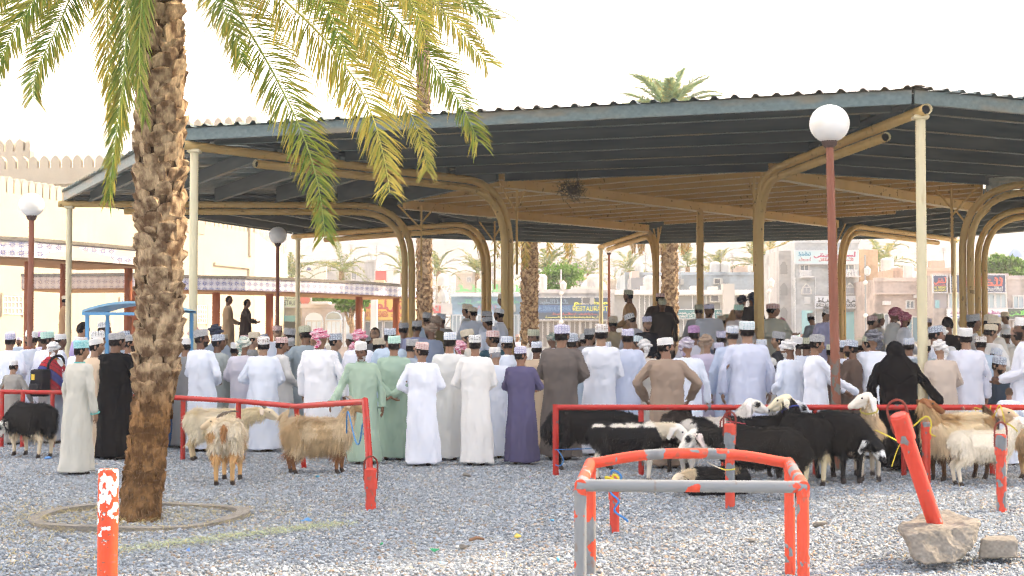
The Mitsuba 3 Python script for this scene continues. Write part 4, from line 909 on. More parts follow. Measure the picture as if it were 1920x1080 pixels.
def frond(parent, name, path, side_hint, nleaf, llen, wid, r, cols, vang=.35, t0=.12, droop=.25, tipcol=(0.62, 0.36, 0.06), rad=.018, ang=(72, 40)):
    """path: rachis points from the crown to the tip; side_hint: where the flat of the frond faces"""
    P = spline(path, 60); t, _, _ = frames(P); n = len(P)
    hint = np.asarray(side_hint, float)
    S = np.cross(t, hint); S /= np.linalg.norm(S, axis=1, keepdims=True) + 1e-9; N = np.cross(S, t)
    f = add(name, tube(P, np.linspace(rad, rad * .18, n), 6), 'satin', np.array(cols[0]) * 1.15 + [.03, .02, 0], smooth=True, parent=parent)
    u = np.sort(r.uniform(t0, 1.0, nleaf * 2)); u = np.repeat(np.linspace(t0, .995, nleaf), 2) + r.normal(0, .003, nleaf * 2)
    u = np.clip(u, 0, .999); sg_ = np.tile([1, -1], nleaf).astype(float)
    ix = u * (n - 1); i0 = ix.astype(int); w = (ix - i0)[:, None]
    at_ = lambda A: A[i0] * (1 - w) + A[np.minimum(i0 + 1, n - 1)] * w
    p, tt, ss, nn = at_(P), at_(t), at_(S), at_(N)
    an = np.radians(ang[0] + (ang[1] - ang[0]) * u + r.normal(0, 6, len(u))); va = vang + r.normal(0, .22, len(u))
    d = np.cos(an)[:, None] * tt + np.sin(an)[:, None] * (ss * (sg_ * np.cos(va))[:, None] + nn * np.sin(va)[:, None])
    L = llen * (0.55 + .45 * np.sin(np.clip(u * 1.15, 0, 1) * pi) ** .6) * np.where(u > .9, .8, 1) * r.uniform(.82, 1.12, len(u))
    d2 = d + np.array([0, 0, -droop]) * r.uniform(.4, 1.4, (len(u), 1)); d2 /= np.linalg.norm(d2, axis=1, keepdims=True)
    d3 = d2 + np.array([0, 0, -droop]) * r.uniform(.4, 1.6, (len(u), 1)); d3 /= np.linalg.norm(d3, axis=1, keepdims=True)
    pn = np.cross(d, tt); pn /= np.linalg.norm(pn, axis=1, keepdims=True) + 1e-9; wv = np.cross(pn, d); wv /= np.linalg.norm(wv, axis=1, keepdims=True)
    wv = wv * np.cos(.5) + pn * np.sin(.5) * sg_[:, None]
    Lc = L[:, None]; q0, q1, q2, q3 = p, p + d * Lc * .3, p + d * Lc * .3 + d2 * Lc * .38, p + d * Lc * .3 + d2 * Lc * .38 + d3 * Lc * .34
    V = np.stack([q0 - wv * wid * .35, q0 + wv * wid * .35, q1 - wv * wid, q1 + wv * wid, q2 - wv * wid * .75, q2 + wv * wid * .75, q3], 1)
    F_ = np.array([[0, 1, 3], [0, 3, 2], [2, 3, 5], [2, 5, 4], [4, 5, 6]])
    m = tri(V.reshape(-1, 3), (F_[None] + 7 * np.arange(len(u))[:, None, None]).reshape(-1, 3))
    c0 = np.asarray(cols)[r.integers(0, len(cols), len(u))] * r.uniform(.75, 1.25, (len(u), 1))
    dry = np.clip(r.normal(.30, .35, (len(u), 1)), 0, 1); tc = np.asarray(tipcol) * r.uniform(.6, 1.2, (len(u), 1))
    C = np.stack([c0, c0, c0, c0, c0 * (1 - dry * .5) + tc * dry * .5, c0 * (1 - dry * .5) + tc * dry * .5, c0 * (1 - dry) + tc * dry], 1).reshape(-1, 3)
    k = add('leaflets', m, 'leaf', np.clip(C, 0, .9), smooth=False, parent=f); tag(k, kind='stuff')
    return f
def arcfrond(c, az, el, L, sag, r):
    """points of a frond leaving the crown at azimuth az and elevation el and bending down under its weight"""
    h = np.array([math.cos(az), math.sin(az), 0]); q = []; a = el; p = np.array(c, float)
    for k in range(9):
        q.append(p.copy()); p = p + (h * math.cos(a) + np.array([0, 0, math.sin(a)])) * L / 8; a -= sag / 8 * (.5 + k / 6)
    return np.array(q)
def trunk_mesh(path, rad, sides=28, seed=0, amp=.012):
    P = spline(path, 70); rr = np.interp(np.linspace(0, 1, 70), np.linspace(0, 1, len(rad)), rad)
    m = tube(P, rr, sides); v = np.array(m.vertices); m2 = trimesh.Trimesh(v, m.faces, process=False)
    v += np.array(m2.vertex_normals) * ((meshkit.fbm(v * [9, 9, 14], 4, seed) - .5) * 2 * amp)[:, None]
    return tri(v, m.faces), P, rr
def leaf_base(w, h, t, r):
    pts = []
    for x in (-1, -.45, .1, .6, 1):
        pts += [(x * w * .5 * r.uniform(.85, 1.1), r.uniform(-.002, .004), -h * .55), (x * w * .5 * r.uniform(.8, 1.1), t * r.uniform(.3, .75), -h * .1)]
        e = 1 - .35 * abs(x) ** 2
        pts += [(x * w * .46 * r.uniform(.75, 1.1), t * r.uniform(.8, 1.5), h * .42 * e * r.uniform(.6, 1.25)), (x * w * .40, t * .3, h * .45 * e * r.uniform(.7, 1.1))]
    return hull(pts)
def scales(parent, P, rr, z0, z1, dz, na, size, r, cap=300, out=.0, seen_only=True):
    protos = [leaf_base(size[0], size[1], size[2], r) for _ in range(9)]
    lst = []
    zz = z0; row = 0
    while zz < z1:
        i = int(np.argmin(np.abs(P[:, 2] - zz))); c, R = P[i], rr[i]
        for k in range(na):
            a = (k + .5 * (row % 2)) * 2 * pi / na + r.normal(0, .09)
            m = xf(protos[r.integers(9)], (0, 0, 0), 0, r.uniform(.8, 1.25), rx=r.normal(4, 11), ry=r.normal(0, 12))
            m = xf(m, (c[0] + math.cos(a) * (R - .012 + out), c[1] + math.sin(a) * (R - .012 + out), zz + r.normal(0, dz * .28)), math.degrees(a) - 90)
            lst.append((math.sin(a), m))
        zz += dz; row += 1
    lst.sort(key=lambda q: q[0])                       # those that face the market and the camera side first
    for s, m in lst[:cap]: add('leaf_base', m, 'palm_bark', smooth=False, parent=parent)
    if len(lst) > cap: tag(add('old_leaf_bases', cat([m for _, m in lst[cap:]]), 'palm_bark', smooth=False, parent=parent), kind='stuff')
GREEN = [(0.20, 0.27, 0.055), (0.27, 0.32, 0.07), (0.34, 0.34, 0.08), (0.14, 0.22, 0.05)]
YEL = [(0.40, 0.39, 0.09), (0.48, 0.43, 0.10), (0.31, 0.35, 0.08), (0.56, 0.46, 0.12)]
r = np.random.default_rng(21)
palm = thing('date_palm', 'big date palm in the left foreground, rough scaly trunk and drooping fronds', 'palm tree')
YP = 12.8
tp = [at(x, y, YP) for x, y in ((262, 985), (266, 930), (273, 860), (285, 770), (294, 690), (299, 600), (300, 420), (300, 200), (298, 0))]
tp[0][2] = -.1; top = tp[-1] + [.02, 0, 2.0]; tp.append(top)
tm, TPp, TPr = trunk_mesh(tp, [.185, .165, .158, .162, .175, .18, .178, .162, .142, .12], 36, 3, .016)
# ring ridges on the lower trunk
v = np.array(tm.vertices); zc_ = v[:, 2]; cxy = np.stack([np.interp(zc_, TPp[:, 2], TPp[:, 0]), np.interp(zc_, TPp[:, 2], TPp[:, 1])], 1)
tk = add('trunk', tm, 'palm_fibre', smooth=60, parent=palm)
scales(tk, TPp, TPr, 1.2, 5.2, .105, 9, (.155, .16, .052), r, 250)
scales(tk, TPp, TPr, .30, 1.25, .085, 10, (.15, .09, .016), r, 50)
rootP = np.stack([r.normal(0, 1, 900), r.normal(0, 1, 900), r.uniform(.0, .55, 900)], 1); aa = r.uniform(0, 2 * pi, 900)
rr_ = np.interp(rootP[:, 2], TPp[:, 2], TPr); cx_ = np.interp(rootP[:, 2], TPp[:, 2], TPp[:, 0]); cy_ = np.interp(rootP[:, 2], TPp[:, 2], TPp[:, 1])
rp_ = np.stack([cx_ + np.cos(aa) * rr_, cy_ + np.sin(aa) * rr_, rootP[:, 2]], 1); ex = np.stack([np.cos(aa), np.sin(aa), -r.uniform(.2, 1.2, 900)], 1) * .045
sd = np.stack([-np.sin(aa), np.cos(aa), 0 * aa], 1) * .004
rm = tri(np.stack([rp_ - sd, rp_ + sd, rp_ + ex], 1).reshape(-1, 3), np.arange(2700).reshape(-1, 3))
tag(add('root_fibres', rm, 'fur', np.repeat(np.array([.17, .10, .05]) * r.uniform(.5, 1.5, (900, 1)), 3, 0), smooth=False, parent=tk), kind='stuff')
CR = np.array([top[0], YP, top[2] - .1])
def pf(pts, cols, n=110, hint=(0.15, -1, .25), llen=.42, **k):
    """a frond whose rachis passes the given places (photograph column, row, distance)"""
    path = [CR + [(at(*pts[0])[0] - CR[0]) * .12, (pts[0][2] - YP) * .12, .1]] + [at(*q) for q in pts]
    return frond(palm, 'frond', path, hint, int(n * 1.3), llen * 1.15, .0076, r, cols, **k)
pf([(400, -170, 12.5), (437, 5, 12.3), (480, 80, 12.2), (538, 187, 12.1), (573, 267, 12.1), (598, 355, 12.05), (609, 446, 12.0)], GREEN, 150, t0=.3, llen=.40)
pf([(460, -190, 12.3), (520, -15, 12.1), (560, 25, 12.0), (609, 75, 11.9), (650, 128, 11.9), (680, 175, 11.8), (707, 245, 11.8), (731, 362, 11.7)], YEL, 170, t0=.3, llen=.46)
pf([(560, -200, 12.9), (640, -30, 12.9), (700, 60, 12.9), (750, 170, 12.9), (785, 250, 12.9), (801, 322, 12.9)], YEL, 120, t0=.35, llen=.36, tipcol=(.6, .4, .2))
pf([(590, -210, 12.5), (680, -40, 12.4), (735, 25, 12.4), (787, 89, 12.3), (830, 145, 12.3), (871, 209, 12.2), (897, 266, 12.2)], GREEN, 150, t0=.3, llen=.42)
pf([(640, -200, 12.7), (740, -60, 12.7), (810, 0, 12.7), (860, 55, 12.7), (915, 120, 12.7)], YEL, 130, t0=.3, llen=.40, tipcol=(.62, .42, .25))
pf([(640, -230, 13.4), (760, -110, 13.5), (850, -20, 13.6), (925, 40, 13.6)], GREEN, 100, t0=.3, llen=.4)
pf([(520, -220, 12.0), (600, -60, 11.8), (650, 10, 11.7), (690, 80, 11.7), (722, 150, 11.6)], YEL, 140, t0=.3, llen=.40)
pf([(370, -180, 12.2), (400, -40, 12.0), (420, 20, 11.9), (440, 65, 11.9), (452, 118, 11.9)], GREEN, 110, t0=.3, llen=.38, hint=(.4, -1, .2))
pf([(265, -200, 12.3), (240, -40, 12.0), (238, 40, 12.0), (233, 130, 11.95), (224, 210, 11.95), (212, 300, 11.9), (204, 372, 11.9)], GREEN, 160, t0=.3, llen=.34, ang=(48, 22), hint=(-.2, -1, .1))
pf([(240, -190, 12.9), (205, -30, 12.9), (202, 60, 12.9), (205, 150, 12.9), (212, 230, 12.9)], YEL, 100, t0=.3, llen=.32, ang=(50, 25))
pf([(290, -190, 12.1), (270, -40, 11.9), (262, 60, 11.85), (262, 140, 11.8), (272, 220, 11.8)], GREEN, 90, t0=.3, llen=.32, ang=(45, 20), tipcol=(.6, .45, .2))
pf([(220, -190, 12.4), (160, -70, 12.2), (128, 5, 12.1), (96, 75, 12.0), (70, 130, 12.0), (63, 182, 12.0)], GREEN, 130, t0=.3, llen=.38)
pf([(200, -200, 12.8), (110, -70, 12.8), (55, 10, 12.8), (20, 70, 12.8), (-5, 130, 12.8)], GREEN, 130, t0=.3, llen=.40)
pf([(190, -210, 12.2), (80, -120, 12.0), (10, -40, 11.9), (-30, 40, 11.9)], GREEN, 110, t0=.3, llen=.40)
pf([(210, -220, 12.0), (150, -110, 11.8), (90, -35, 11.7), (45, 35, 11.7)], GREEN, 100, t0=.3, llen=.40)
pf([(430, -200, 11.9), (520, -90, 11.6), (580, -30, 11.5), (625, 40, 11.4), (650, 110, 11.4)], GREEN, 120, t0=.3, llen=.42)
pf([(560, -230, 12.3), (660, -130, 12.1), (730, -60, 12.0), (775, 10, 12.0), (800, 70, 12.0)], YEL, 120, t0=.3, llen=.42)
for k in range(26):                                       # the rest of the crown, above the frame
    az = k * 2.4 + r.normal(0, .2); el = r.uniform(.25, 1.35)
    P = arcfrond(CR, az, el, r.uniform(3.4, 4.2), r.uniform(.9, 1.5), r)
    if np.any([(P[:, 2] - EYE) / P[:, 1] < .27]): P[:, 2] += .7
    frond(palm, 'frond', P, (0.1, .1, 1) if el < 1.2 else (math.cos(az), math.sin(az), .5), 70, .42, .014, r, GREEN, t0=.15)

def simple_palm(label, px, Y, zc, trunk_r, nf, L, seed, cols, scale_rows=True, droopy=(.2, 1.3), nleaf=40, group=None, wid=.022, lean=0.0, sag=(.9, 1.6), basepx=None):
    q = np.random.default_rng(seed); t = thing('date_palm', label, 'palm tree', group)
    b, c = at(basepx or px, 640, Y), at(px, 640, Y); c[2] = zc; b[2] = -.1
    path = [b, b * .6 + c * .4 + [lean, 0, 0], b * .2 + c * .8 + [lean * .5, 0, 0], c]
    m, P, R = trunk_mesh(path, [trunk_r * 1.1, trunk_r, trunk_r * .95, trunk_r * .8], 18, seed, .02)
    tk_ = add('trunk', m, 'palm_bark', smooth=60, parent=t)
    if scale_rows: scales(tk_, P, R, 1.0, zc - .2, .15, 8, (.21, .19, .055), q, 130)
    for k in range(nf):
        az = k * 2.4 + q.normal(0, .25); el = q.uniform(*droopy)
        P = arcfrond(c, az, el, L * q.uniform(.85, 1.1), q.uniform(*sag), q)
        frond(t, 'frond', P, (0.05, 0, 1) if el < 1.0 else (-math.cos(az), -math.sin(az), .6), nleaf, L * .14, wid, q, cols, t0=.18, rad=.03)
    return t
MG = [(0.10, 0.15, 0.06), (0.14, 0.19, 0.07), (0.17, 0.20, 0.08)]
DRY = [(0.36, 0.29, 0.10), (0.26, 0.25, 0.09), (0.40, 0.30, 0.13), (0.2, 0.22, 0.07)]
simple_palm('tall palm whose trunk rises behind the pavilion roof, left of middle', 792, 52, 13.4, .235, 26, 3.6, 31, MG, basepx=797)
simple_palm('palm with yellowing fronds hanging below the far roof edge', 993, 51, 6.6, .27, 24, 3.3, 32, DRY, droopy=(-.5, .6), nleaf=46, sag=(1.2, 2.2))
simple_palm('palm with pale crisp trunk, its green crown showing over the roof', 1256, 53, 9.75, .27, 40, 2.25, 33, [(0.20, 0.30, 0.18), (0.26, 0.36, 0.21), (0.30, 0.40, 0.24)], droopy=(.35, 1.45), nleaf=60, wid=.02, sag=(.7, 1.2))
q = np.random.default_rng(3)
pt = list(labels)[-1]
for k in range(9):                                        # dry old fronds hanging down under the crown
    az = k * .7 + .3; P = arcfrond(at(1252, 460, 53) + [0, 0, 1.6], az, -.5, 2.4, 1.3, q)
    frond(pt, 'dry_frond', P, (0, -1, .2), 40, .34, .02, q, [(.30, .20, .10), (.38, .27, .14), (.25, .22, .10)], t0=.3, tipcol=(.35, .22, .12))
TG = [(0.14, 0.19, 0.08), (0.19, 0.23, 0.10), (0.24, 0.26, 0.11)]
for i, (px, py, Y, L, lab) in enumerate(((640, 508, 120, 3.6, 'palm in front of the white house behind the canopy'), (545, 520, 130, 3.2, 'small palm behind the canopy between lamp and roof post'), (755, 510, 130, 3.4, 'palm behind the red and white board'), (822, 508, 140, 3.2, 'palm behind the white water tower'),
        (895, 512, 140, 3.2, 'palm above the blue shop roof letters'), (1022, 512, 118, 3.4, 'bushy palm above the restaurant sign'), (1062, 520, 130, 3.0, 'palm right of the bushy palm above the restaurant sign'), (1105, 512, 140, 3.2, 'palm behind the white dome'), (1180, 508, 150, 3.2, 'palm above the grey roof box'), (1290, 500, 145, 4.4, 'broad palm left of the middle post'),
        (1345, 505, 150, 3.4, 'palm left of the small tower house'), (1420, 500, 130, 3.6, 'palm behind the right front column'), (1448, 490, 130, 3.4, 'yellowish palm beside the bookshop wing'), (1655, 498, 125, 4.2, 'palm right of the bookshop building'))):
    simple_palm(lab, px, Y, at(px, py, Y)[2], .28, 17, L, 60 + i, TG if i != 12 else DRY, False, (-.1, 1.35), 20, None, .05)
def leafy_tree(label, px, py, Y, rx, rz, seed, col):
    q = np.random.default_rng(seed); t = thing('leafy_tree', label, 'tree'); c = at(px, py, Y); b = np.array([c[0], Y, 0])
    add('trunk', tube([b, b * .5 + c * .5 + [.2, 0, 0], c], [.22, .16, .1], 8), 'palm_bark', smooth=60, parent=t)
    for k in range(5): 
        a = k * 1.26; add('limb', tube([b * .4 + c * .6, c + [math.cos(a) * rx * .6, math.sin(a) * rx * .6, rz * .3]], [.09, .03], 6), 'palm_bark', parent=t)
    cl = q.normal(0, 1, (26, 3)); cl /= np.linalg.norm(cl, axis=1, keepdims=True); cl *= q.uniform(.3, 1, (26, 1)) ** .5
    n = 2600; ci = q.integers(0, 26, n); p = cl[ci] + q.normal(0, .2, (n, 3)); p = p * [rx, rx, rz] + c
    d = q.normal(0, 1, (n, 3)); d /= np.linalg.norm(d, axis=1, keepdims=True); e = np.cross(d, q.normal(0, 1, (n, 3))); e /= np.linalg.norm(e, axis=1, keepdims=True)
    s = .17; V = np.stack([p - d * s, p + e * s * .5, p + d * s, p - e * s * .5], 1).reshape(-1, 3)
    f = (np.array([[0, 1, 2], [0, 2, 3]])[None] + 4 * np.arange(n)[:, None, None]).reshape(-1, 3)
    tag(add('crown', tri(V, f), 'leaf', np.repeat(np.array(col) * q.uniform(.6, 1.4, (n, 1)), 4, 0), smooth=False, parent=t), kind='stuff')
for i, (px, py, Y, rx, rz, lab) in enumerate(((1853, 503, 120, .8, .6, 'leftmost of three bright green trees above the navy sign'), (1868, 499, 121, .9, .8, 'middle bright green tree above the navy sign'), (1896, 504, 120, 1.3, .8, 'widest bright green tree beside the minaret'),
        (655, 562, 86, 1.0, .6, 'leafy tree under the canopy left of its second last column'), (600, 562, 110, 1.0, .7, 'leafy bush behind the pale green sign'), (1048, 530, 112, 2.0, 1.2, 'green bush behind the restaurant roof'))):
    leafy_tree(lab, px, py, Y, rx, rz, 90 + i, (0.13, 0.24, 0.05))
# unseen trees added right of the view to throw shade on the foreground
for i, (x, y, R, lab) in enumerate(((9.4, 17.4, 2.4, 'nearest unseen tree added beyond the right frame edge for shade'), (11.9, 18.6, 2.4, 'second unseen tree added beyond the right frame edge for shade'), (10.7, 21.4, 2.4, 'third unseen tree added beyond the right frame edge for shade'), (13.9, 20.9, 2.4, 'fourth unseen tree added beyond the right frame edge for shade'), (16.3, 23.9, 2.5, 'fifth unseen tree added beyond the right frame edge for shade'), (19.0, 25.3, 2.6, 'farthest unseen tree added beyond the right frame edge for shade'), (12.3, 23.6, 2.4, 'tall unseen tree added beyond the right frame edge for shade'), (14.6, 23.4, 2.3, 'second tall unseen tree added beyond the right frame edge for shade'))):
    q = np.random.default_rng(300 + i); t = thing('shade_tree', lab, 'tree'); zc = 14.0 if 'tall' in lab else 10.0; c = np.array([x, y, zc])
    add('trunk', tube([(x, y, -.1), (x + .2, y, 4), (x, y, zc - 1.4)], [.3, .24, .14], 10), 'palm_bark', smooth=60, parent=t)
    for k in range(6):
        a = k * 1.05; add('limb', tube([(x + .1, y, zc - 4), (x + math.cos(a) * R * .4, y + math.sin(a) * R * .4, zc - 1.8), (x + math.cos(a) * R * .75, y + math.sin(a) * R * .75, zc)], [.12, .08, .03], 6), 'palm_bark', parent=t)
    cl = q.normal(0, 1, (34, 3)); cl /= np.linalg.norm(cl, axis=1, keepdims=True); cl *= q.uniform(.2, 1, (34, 1)) ** .45
    n = 4200; p = (cl[q.integers(0, 34, n)] + q.normal(0, .17, (n, 3))) * [R, R, .85] + c
    d = q.normal(0, 1, (n, 3)); d /= np.linalg.norm(d, axis=1, keepdims=True); e = np.cross(d, q.normal(0, 1, (n, 3))); e /= np.linalg.norm(e, axis=1, keepdims=True)
    V = np.stack([p - d * .17, p + e * .08, p + d * .17, p - e * .08], 1).reshape(-1, 3)
    tag(add('crown', tri(V, (np.array([[0, 1, 2], [0, 2, 3]])[None] + 4 * np.arange(n)[:, None, None]).reshape(-1, 3)), 'leaf', np.repeat(np.array((.08, .13, .03)) * q.uniform(.6, 1.4, (n, 1)), 4, 0), smooth=False, parent=t), kind='stuff')
# ================================================================ goats and sheep
SPH = np.array(trimesh.creation.icosphere(subdivisions=1).vertices)
def bone(a, b, ra, rb):
    a, b = np.asarray(a, float), np.asarray(b, float)
    return m3.Manifold.hull_points(np.vstack([SPH * ra + a, SPH * rb + b]))
def union(ms): return m3.Manifold.batch_boolean(ms, m3.OpType.Add)
def rotz(a): c, s = math.cos(a), math.sin(a); return np.array([[c, -s, 0], [s, c, 0], [0, 0, 1.0]])
BLK, WHT, CRM, TAN, BRN = (.009, .009, .010), (.74, .70, .62), (.68, .56, .38), (.46, .31, .16), (.17, .075, .03)
def nz(p, f, seed): return meshkit.fbm(p * f, 3, seed)
def animal(kind, label, px, Y, yaw, H, colour, neck=(55, 0), head=(-25, 0), hair=.05, nhair=4000, horns=None, tail='down', lying=False, neck_len=.26, group=None, step=0.0, collar=None, dz=0.0, fat=1.0):
    """neck: (elevation, turn) and head: (pitch, turn) in degrees in the animal's own frame, x forward; H: height at the shoulder"""
    q = np.random.default_rng(abs(hash(label)) % 1 + sum(map(ord, label))); t = thing(kind, label, kind, group)
    s = H / .70; B = []                                        # bones: (region, a, b, ra, rb)
    dn = -.36 if lying else 0.0
    f = fat
    tr = [((.27, 0, .53 + dn), (.02, 0, .50 + dn), .155 * f, .175 * f), ((.02, 0, .50 + dn), (-.27, 0, .54 + dn), .175 * f, .15 * f), ((.30, 0, .58 + dn), (-.28, 0, .59 + dn), .095, .095), ((.31, 0, .47 + dn), (.27, 0, .53 + dn), .10, .15 * f)]
    B += [('trunk', *x) for x in tr]
    for sd in (-1, 1):
        y = .085 * sd; k = step * sd
        if lying:
            B += [('leg', (.28, y, .16), (.40, y * 1.2, .06), .06, .035), ('leg', (.40, y * 1.2, .06), (.25, y * 1.3, .035), .032, .025), ('leg', (-.25, y * 1.3, .18), (-.05, y * 2.0, .07), .09, .045), ('leg', (-.05, y * 2, .07), (-.28, y * 2.1, .04), .035, .028)]
            continue
        B += [('trunk', (.25, y, .52), (.25 + k * .2, y * 1.05, .38), .085, .058), ('leg', (.25 + k * .2, y * 1.05, .38), (.27 + k, y, .215), .05, .031), ('leg', (.27 + k, y, .215), (.255 + k, y, .065), .027, .021), ('hoof', (.255 + k, y, .06), (.275 + k, y, .018), .022, .028)]
        B += [('trunk', (-.27, y, .55), (-.22 - k * .3, y * 1.15, .37), .105, .072), ('leg', (-.22 - k * .3, y * 1.15, .37), (-.345 - k, y, .24), .06, .032), ('leg', (-.345 - k, y, .24), (-.315 - k, y, .065), .028, .022), ('hoof', (-.315 - k, y, .06), (-.295 - k, y, .018), .022, .028)]
    ne, nt = np.radians(neck); hp, ht = np.radians(head)
    nd = np.array([math.cos(ne) * math.cos(nt), math.cos(ne) * math.sin(nt), math.sin(ne)]); nb = np.array([.31, 0, .60 + dn]); poll = nb + nd * neck_len
    B += [('neck', nb - nd * .03 - [0, 0, .04], nb + nd * neck_len * .5, .115, .078), ('neck', nb + nd * neck_len * .5, poll, .078, .060)]
    hd = np.array([math.cos(hp) * math.cos(ht), math.cos(hp) * math.sin(ht), math.sin(hp)]); hs = np.cross([0, 0, 1], hd); hs /= np.linalg.norm(hs); hu = np.cross(hd, hs)
    P_ = lambda x, y, z: poll + hd * x + hs * y + hu * z
    B += [('head', P_(.0, 0, .01), P_(.085, 0, .015), .060, .052), ('head', P_(.085, 0, .012), P_(.185, 0, -.018), .050, .034), ('muzzle', P_(.185, 0, -.018), P_(.205, 0, -.024), .036, .031), ('head', P_(.03, 0, -.03), P_(.15, 0, -.045), .042, .026)]
    sheep = kind == 'sheep'
    for sd in (-1, 1):
        e0, e1, e2 = P_(.0, .050 * sd, .03), P_(-.02, .095 * sd, -.02 if sheep else .02), P_(.005, .10 * sd, -.125 if sheep else -.035)
        if not sheep: e1, e2 = P_(-.02, .10 * sd, .03), P_(.01, .155 * sd, -.02)
        pts = np.vstack([SPH * [.011, .011, .011] + e0, SPH * .012 + e1 + hd * .022, SPH * .012 + e1 - hd * .022, SPH * .010 + e2 + hd * .015, SPH * .010 + e2 - hd * .012])
        B.append(('ear', pts, None, 0, 0))
    tb = np.array([-.37, 0, .62 + dn])
    if tail == 'up': B += [('tail', tb, tb + [-.05, 0, .09], .035, .03), ('tail', tb + [-.05, 0, .09], tb + [.0, 0, .16], .03, .015)]
    elif tail == 'fat': B += [('tail', tb + [.02, 0, -.02], tb + [-.05, 0, -.16], .07, .085), ('tail', tb + [-.05, 0, -.16], tb + [-.04, 0, -.30], .075, .02)]
    else: B += [('tail', tb, tb + [-.05, 0, -.10], .03, .02)]
    ms = [m3.Manifold.hull_points(b[1]) if b[2] is None else bone(*b[1:]) for b in B]
    m = from_man(union(ms).refine_to_length(.028)); trimesh.smoothing.filter_taubin(m, lamb=.5, nu=.52, iterations=8)
    def region(p):
        best, out = np.full(len(p), 9.0), np.zeros(len(p), int); names = []
        for b in B:
            if b[0] not in names: names.append(b[0])
            if b[2] is None: d = np.min(np.linalg.norm(p[:, None] - b[1][None, ::4], axis=2), axis=1)
            else:
                a_, b_ = np.asarray(b[1], float), np.asarray(b[2], float); ab = b_ - a_; tt_ = np.clip(((p - a_) @ ab) / (ab @ ab + 1e-9), 0, 1)
                d = np.linalg.norm(p - a_ - tt_[:, None] * ab, axis=1) - (b[3] * (1 - tt_) + b[4] * tt_)
            w = d < best; best[w] = d[w]; out[w] = names.index(b[0])
        return np.array(names, dtype=object)[out]
    def col(p, reg):
        c = np.array([colour(reg[i], None) if False else (0, 0, 0) for i in range(0)]).reshape(0, 3)
        return np.clip(colour(p, reg, P_, poll), 0, .85)
    v = np.array(m.vertices); reg = region(v); c = col(v, reg)
    c = np.where((reg == 'hoof')[:, None], (.05, .04, .035), c)
    base = at(px, 700, Y); R = rotz(math.radians(yaw)); cen = np.array([base[0], Y, dz])
    W = lambda p: (np.asarray(p) * s) @ R.T + cen
    add('body', tri(W(v), m.faces), 'fur', c, smooth=True, parent=t)
    for sd in (-1, 1):
        e = xf(trimesh.creation.icosphere(2, .0115), P_(.075, .045 * sd, .028)); add('eye', tri(W(e.vertices), e.faces), 'satin', (.015, .012, .01), smooth=True, parent=t)
    # fleece: many tapered locks
    if nhair:
        nhair = int(nhair * 1.5)
        a = trimesh.triangles.area(v[m.faces]); w = np.isin(reg[m.faces[:, 0]], ['trunk', 'tail']) * 1.0 + (reg[m.faces[:, 0]] == 'neck') * .9 + ((reg[m.faces[:, 0]] == 'leg') & (v[m.faces[:, 0], 2] > .26)) * .5
        w = w * a; fi = q.choice(len(a), nhair, p=w / w.sum()); bc = q.dirichlet([1, 1, 1], nhair)
        p = (v[m.faces[fi]] * bc[:, :, None]).sum(1); n = m.face_normals[fi]
        d = n * .25 + np.array([-.30, 0, -.75]) + q.normal(0, .13, (nhair, 3)); d -= n * np.minimum(0, (d * n).sum(1) - .12)[:, None]; d /= np.linalg.norm(d, axis=1, keepdims=True)
        L = hair * q.uniform(.5, 1.3, (nhair, 1)) * np.where(p[:, 2:3] < .45, 1.25, 1)
        sdv = np.cross(d, n); sdv /= np.linalg.norm(sdv, axis=1, keepdims=True) + 1e-9; wd = .0046 * q.uniform(.6, 1.4, (nhair, 1))
        p0 = p - n * .004; p1 = p + d * L * .55 + n * .006; d2 = d + [0, 0, -.5]; d2 /= np.linalg.norm(d2, axis=1, keepdims=True); p2 = p1 + d2 * L * .5
        V = np.stack([p0 - sdv * wd, p0 + sdv * wd, p1 - sdv * wd * .8, p1 + sdv * wd * .8, p2], 1).reshape(-1, 3)
        F_ = (np.array([[0, 1, 3], [0, 3, 2], [2, 3, 4]])[None] + 5 * np.arange(nhair)[:, None, None]).reshape(-1, 3)
        cc = col(p, region(p)) * q.uniform(.84, 1.14, (nhair, 1))
        k = add('fleece' if sheep else 'hair', tri(W(V), F_), 'fur', np.repeat(cc, 5, 0), smooth=False, parent=t); tag(k, kind='stuff')
    if horns:
        L, curl, out, hc = horns
        for sd in (-1, 1):
            u = np.linspace(0, 1, 12); ang = u * curl
            pts = np.array([P_(.0 - L * math.sin(a_) * .75, sd * (.028 + out * x), .055 + L * (math.sin(a_ * .8) * .62 - .35 * x * x)) for x, a_ in zip(u, ang)])
            h = tube(W(pts), s * np.linspace(.017, .004, 12), 8); add('horn', h, 'satin', hc, smooth=50, parent=t)
    if collar:
        o = nb + nd * neck_len * .55; aa = np.linspace(0, 2 * pi, 17); e1 = np.cross(nd, [0, 1, .01]); e1 /= np.linalg.norm(e1); e2 = np.cross(nd, e1)
        add('collar', tube(W([o + (e1 * math.cos(x) + e2 * math.sin(x)) * .087 for x in aa]), .008 * s, 6), 'paint', collar, smooth=50, parent=t)
    return t, W, P_
def mixc(c, a, m): return np.where(m[:, None], np.asarray(a, float), c)
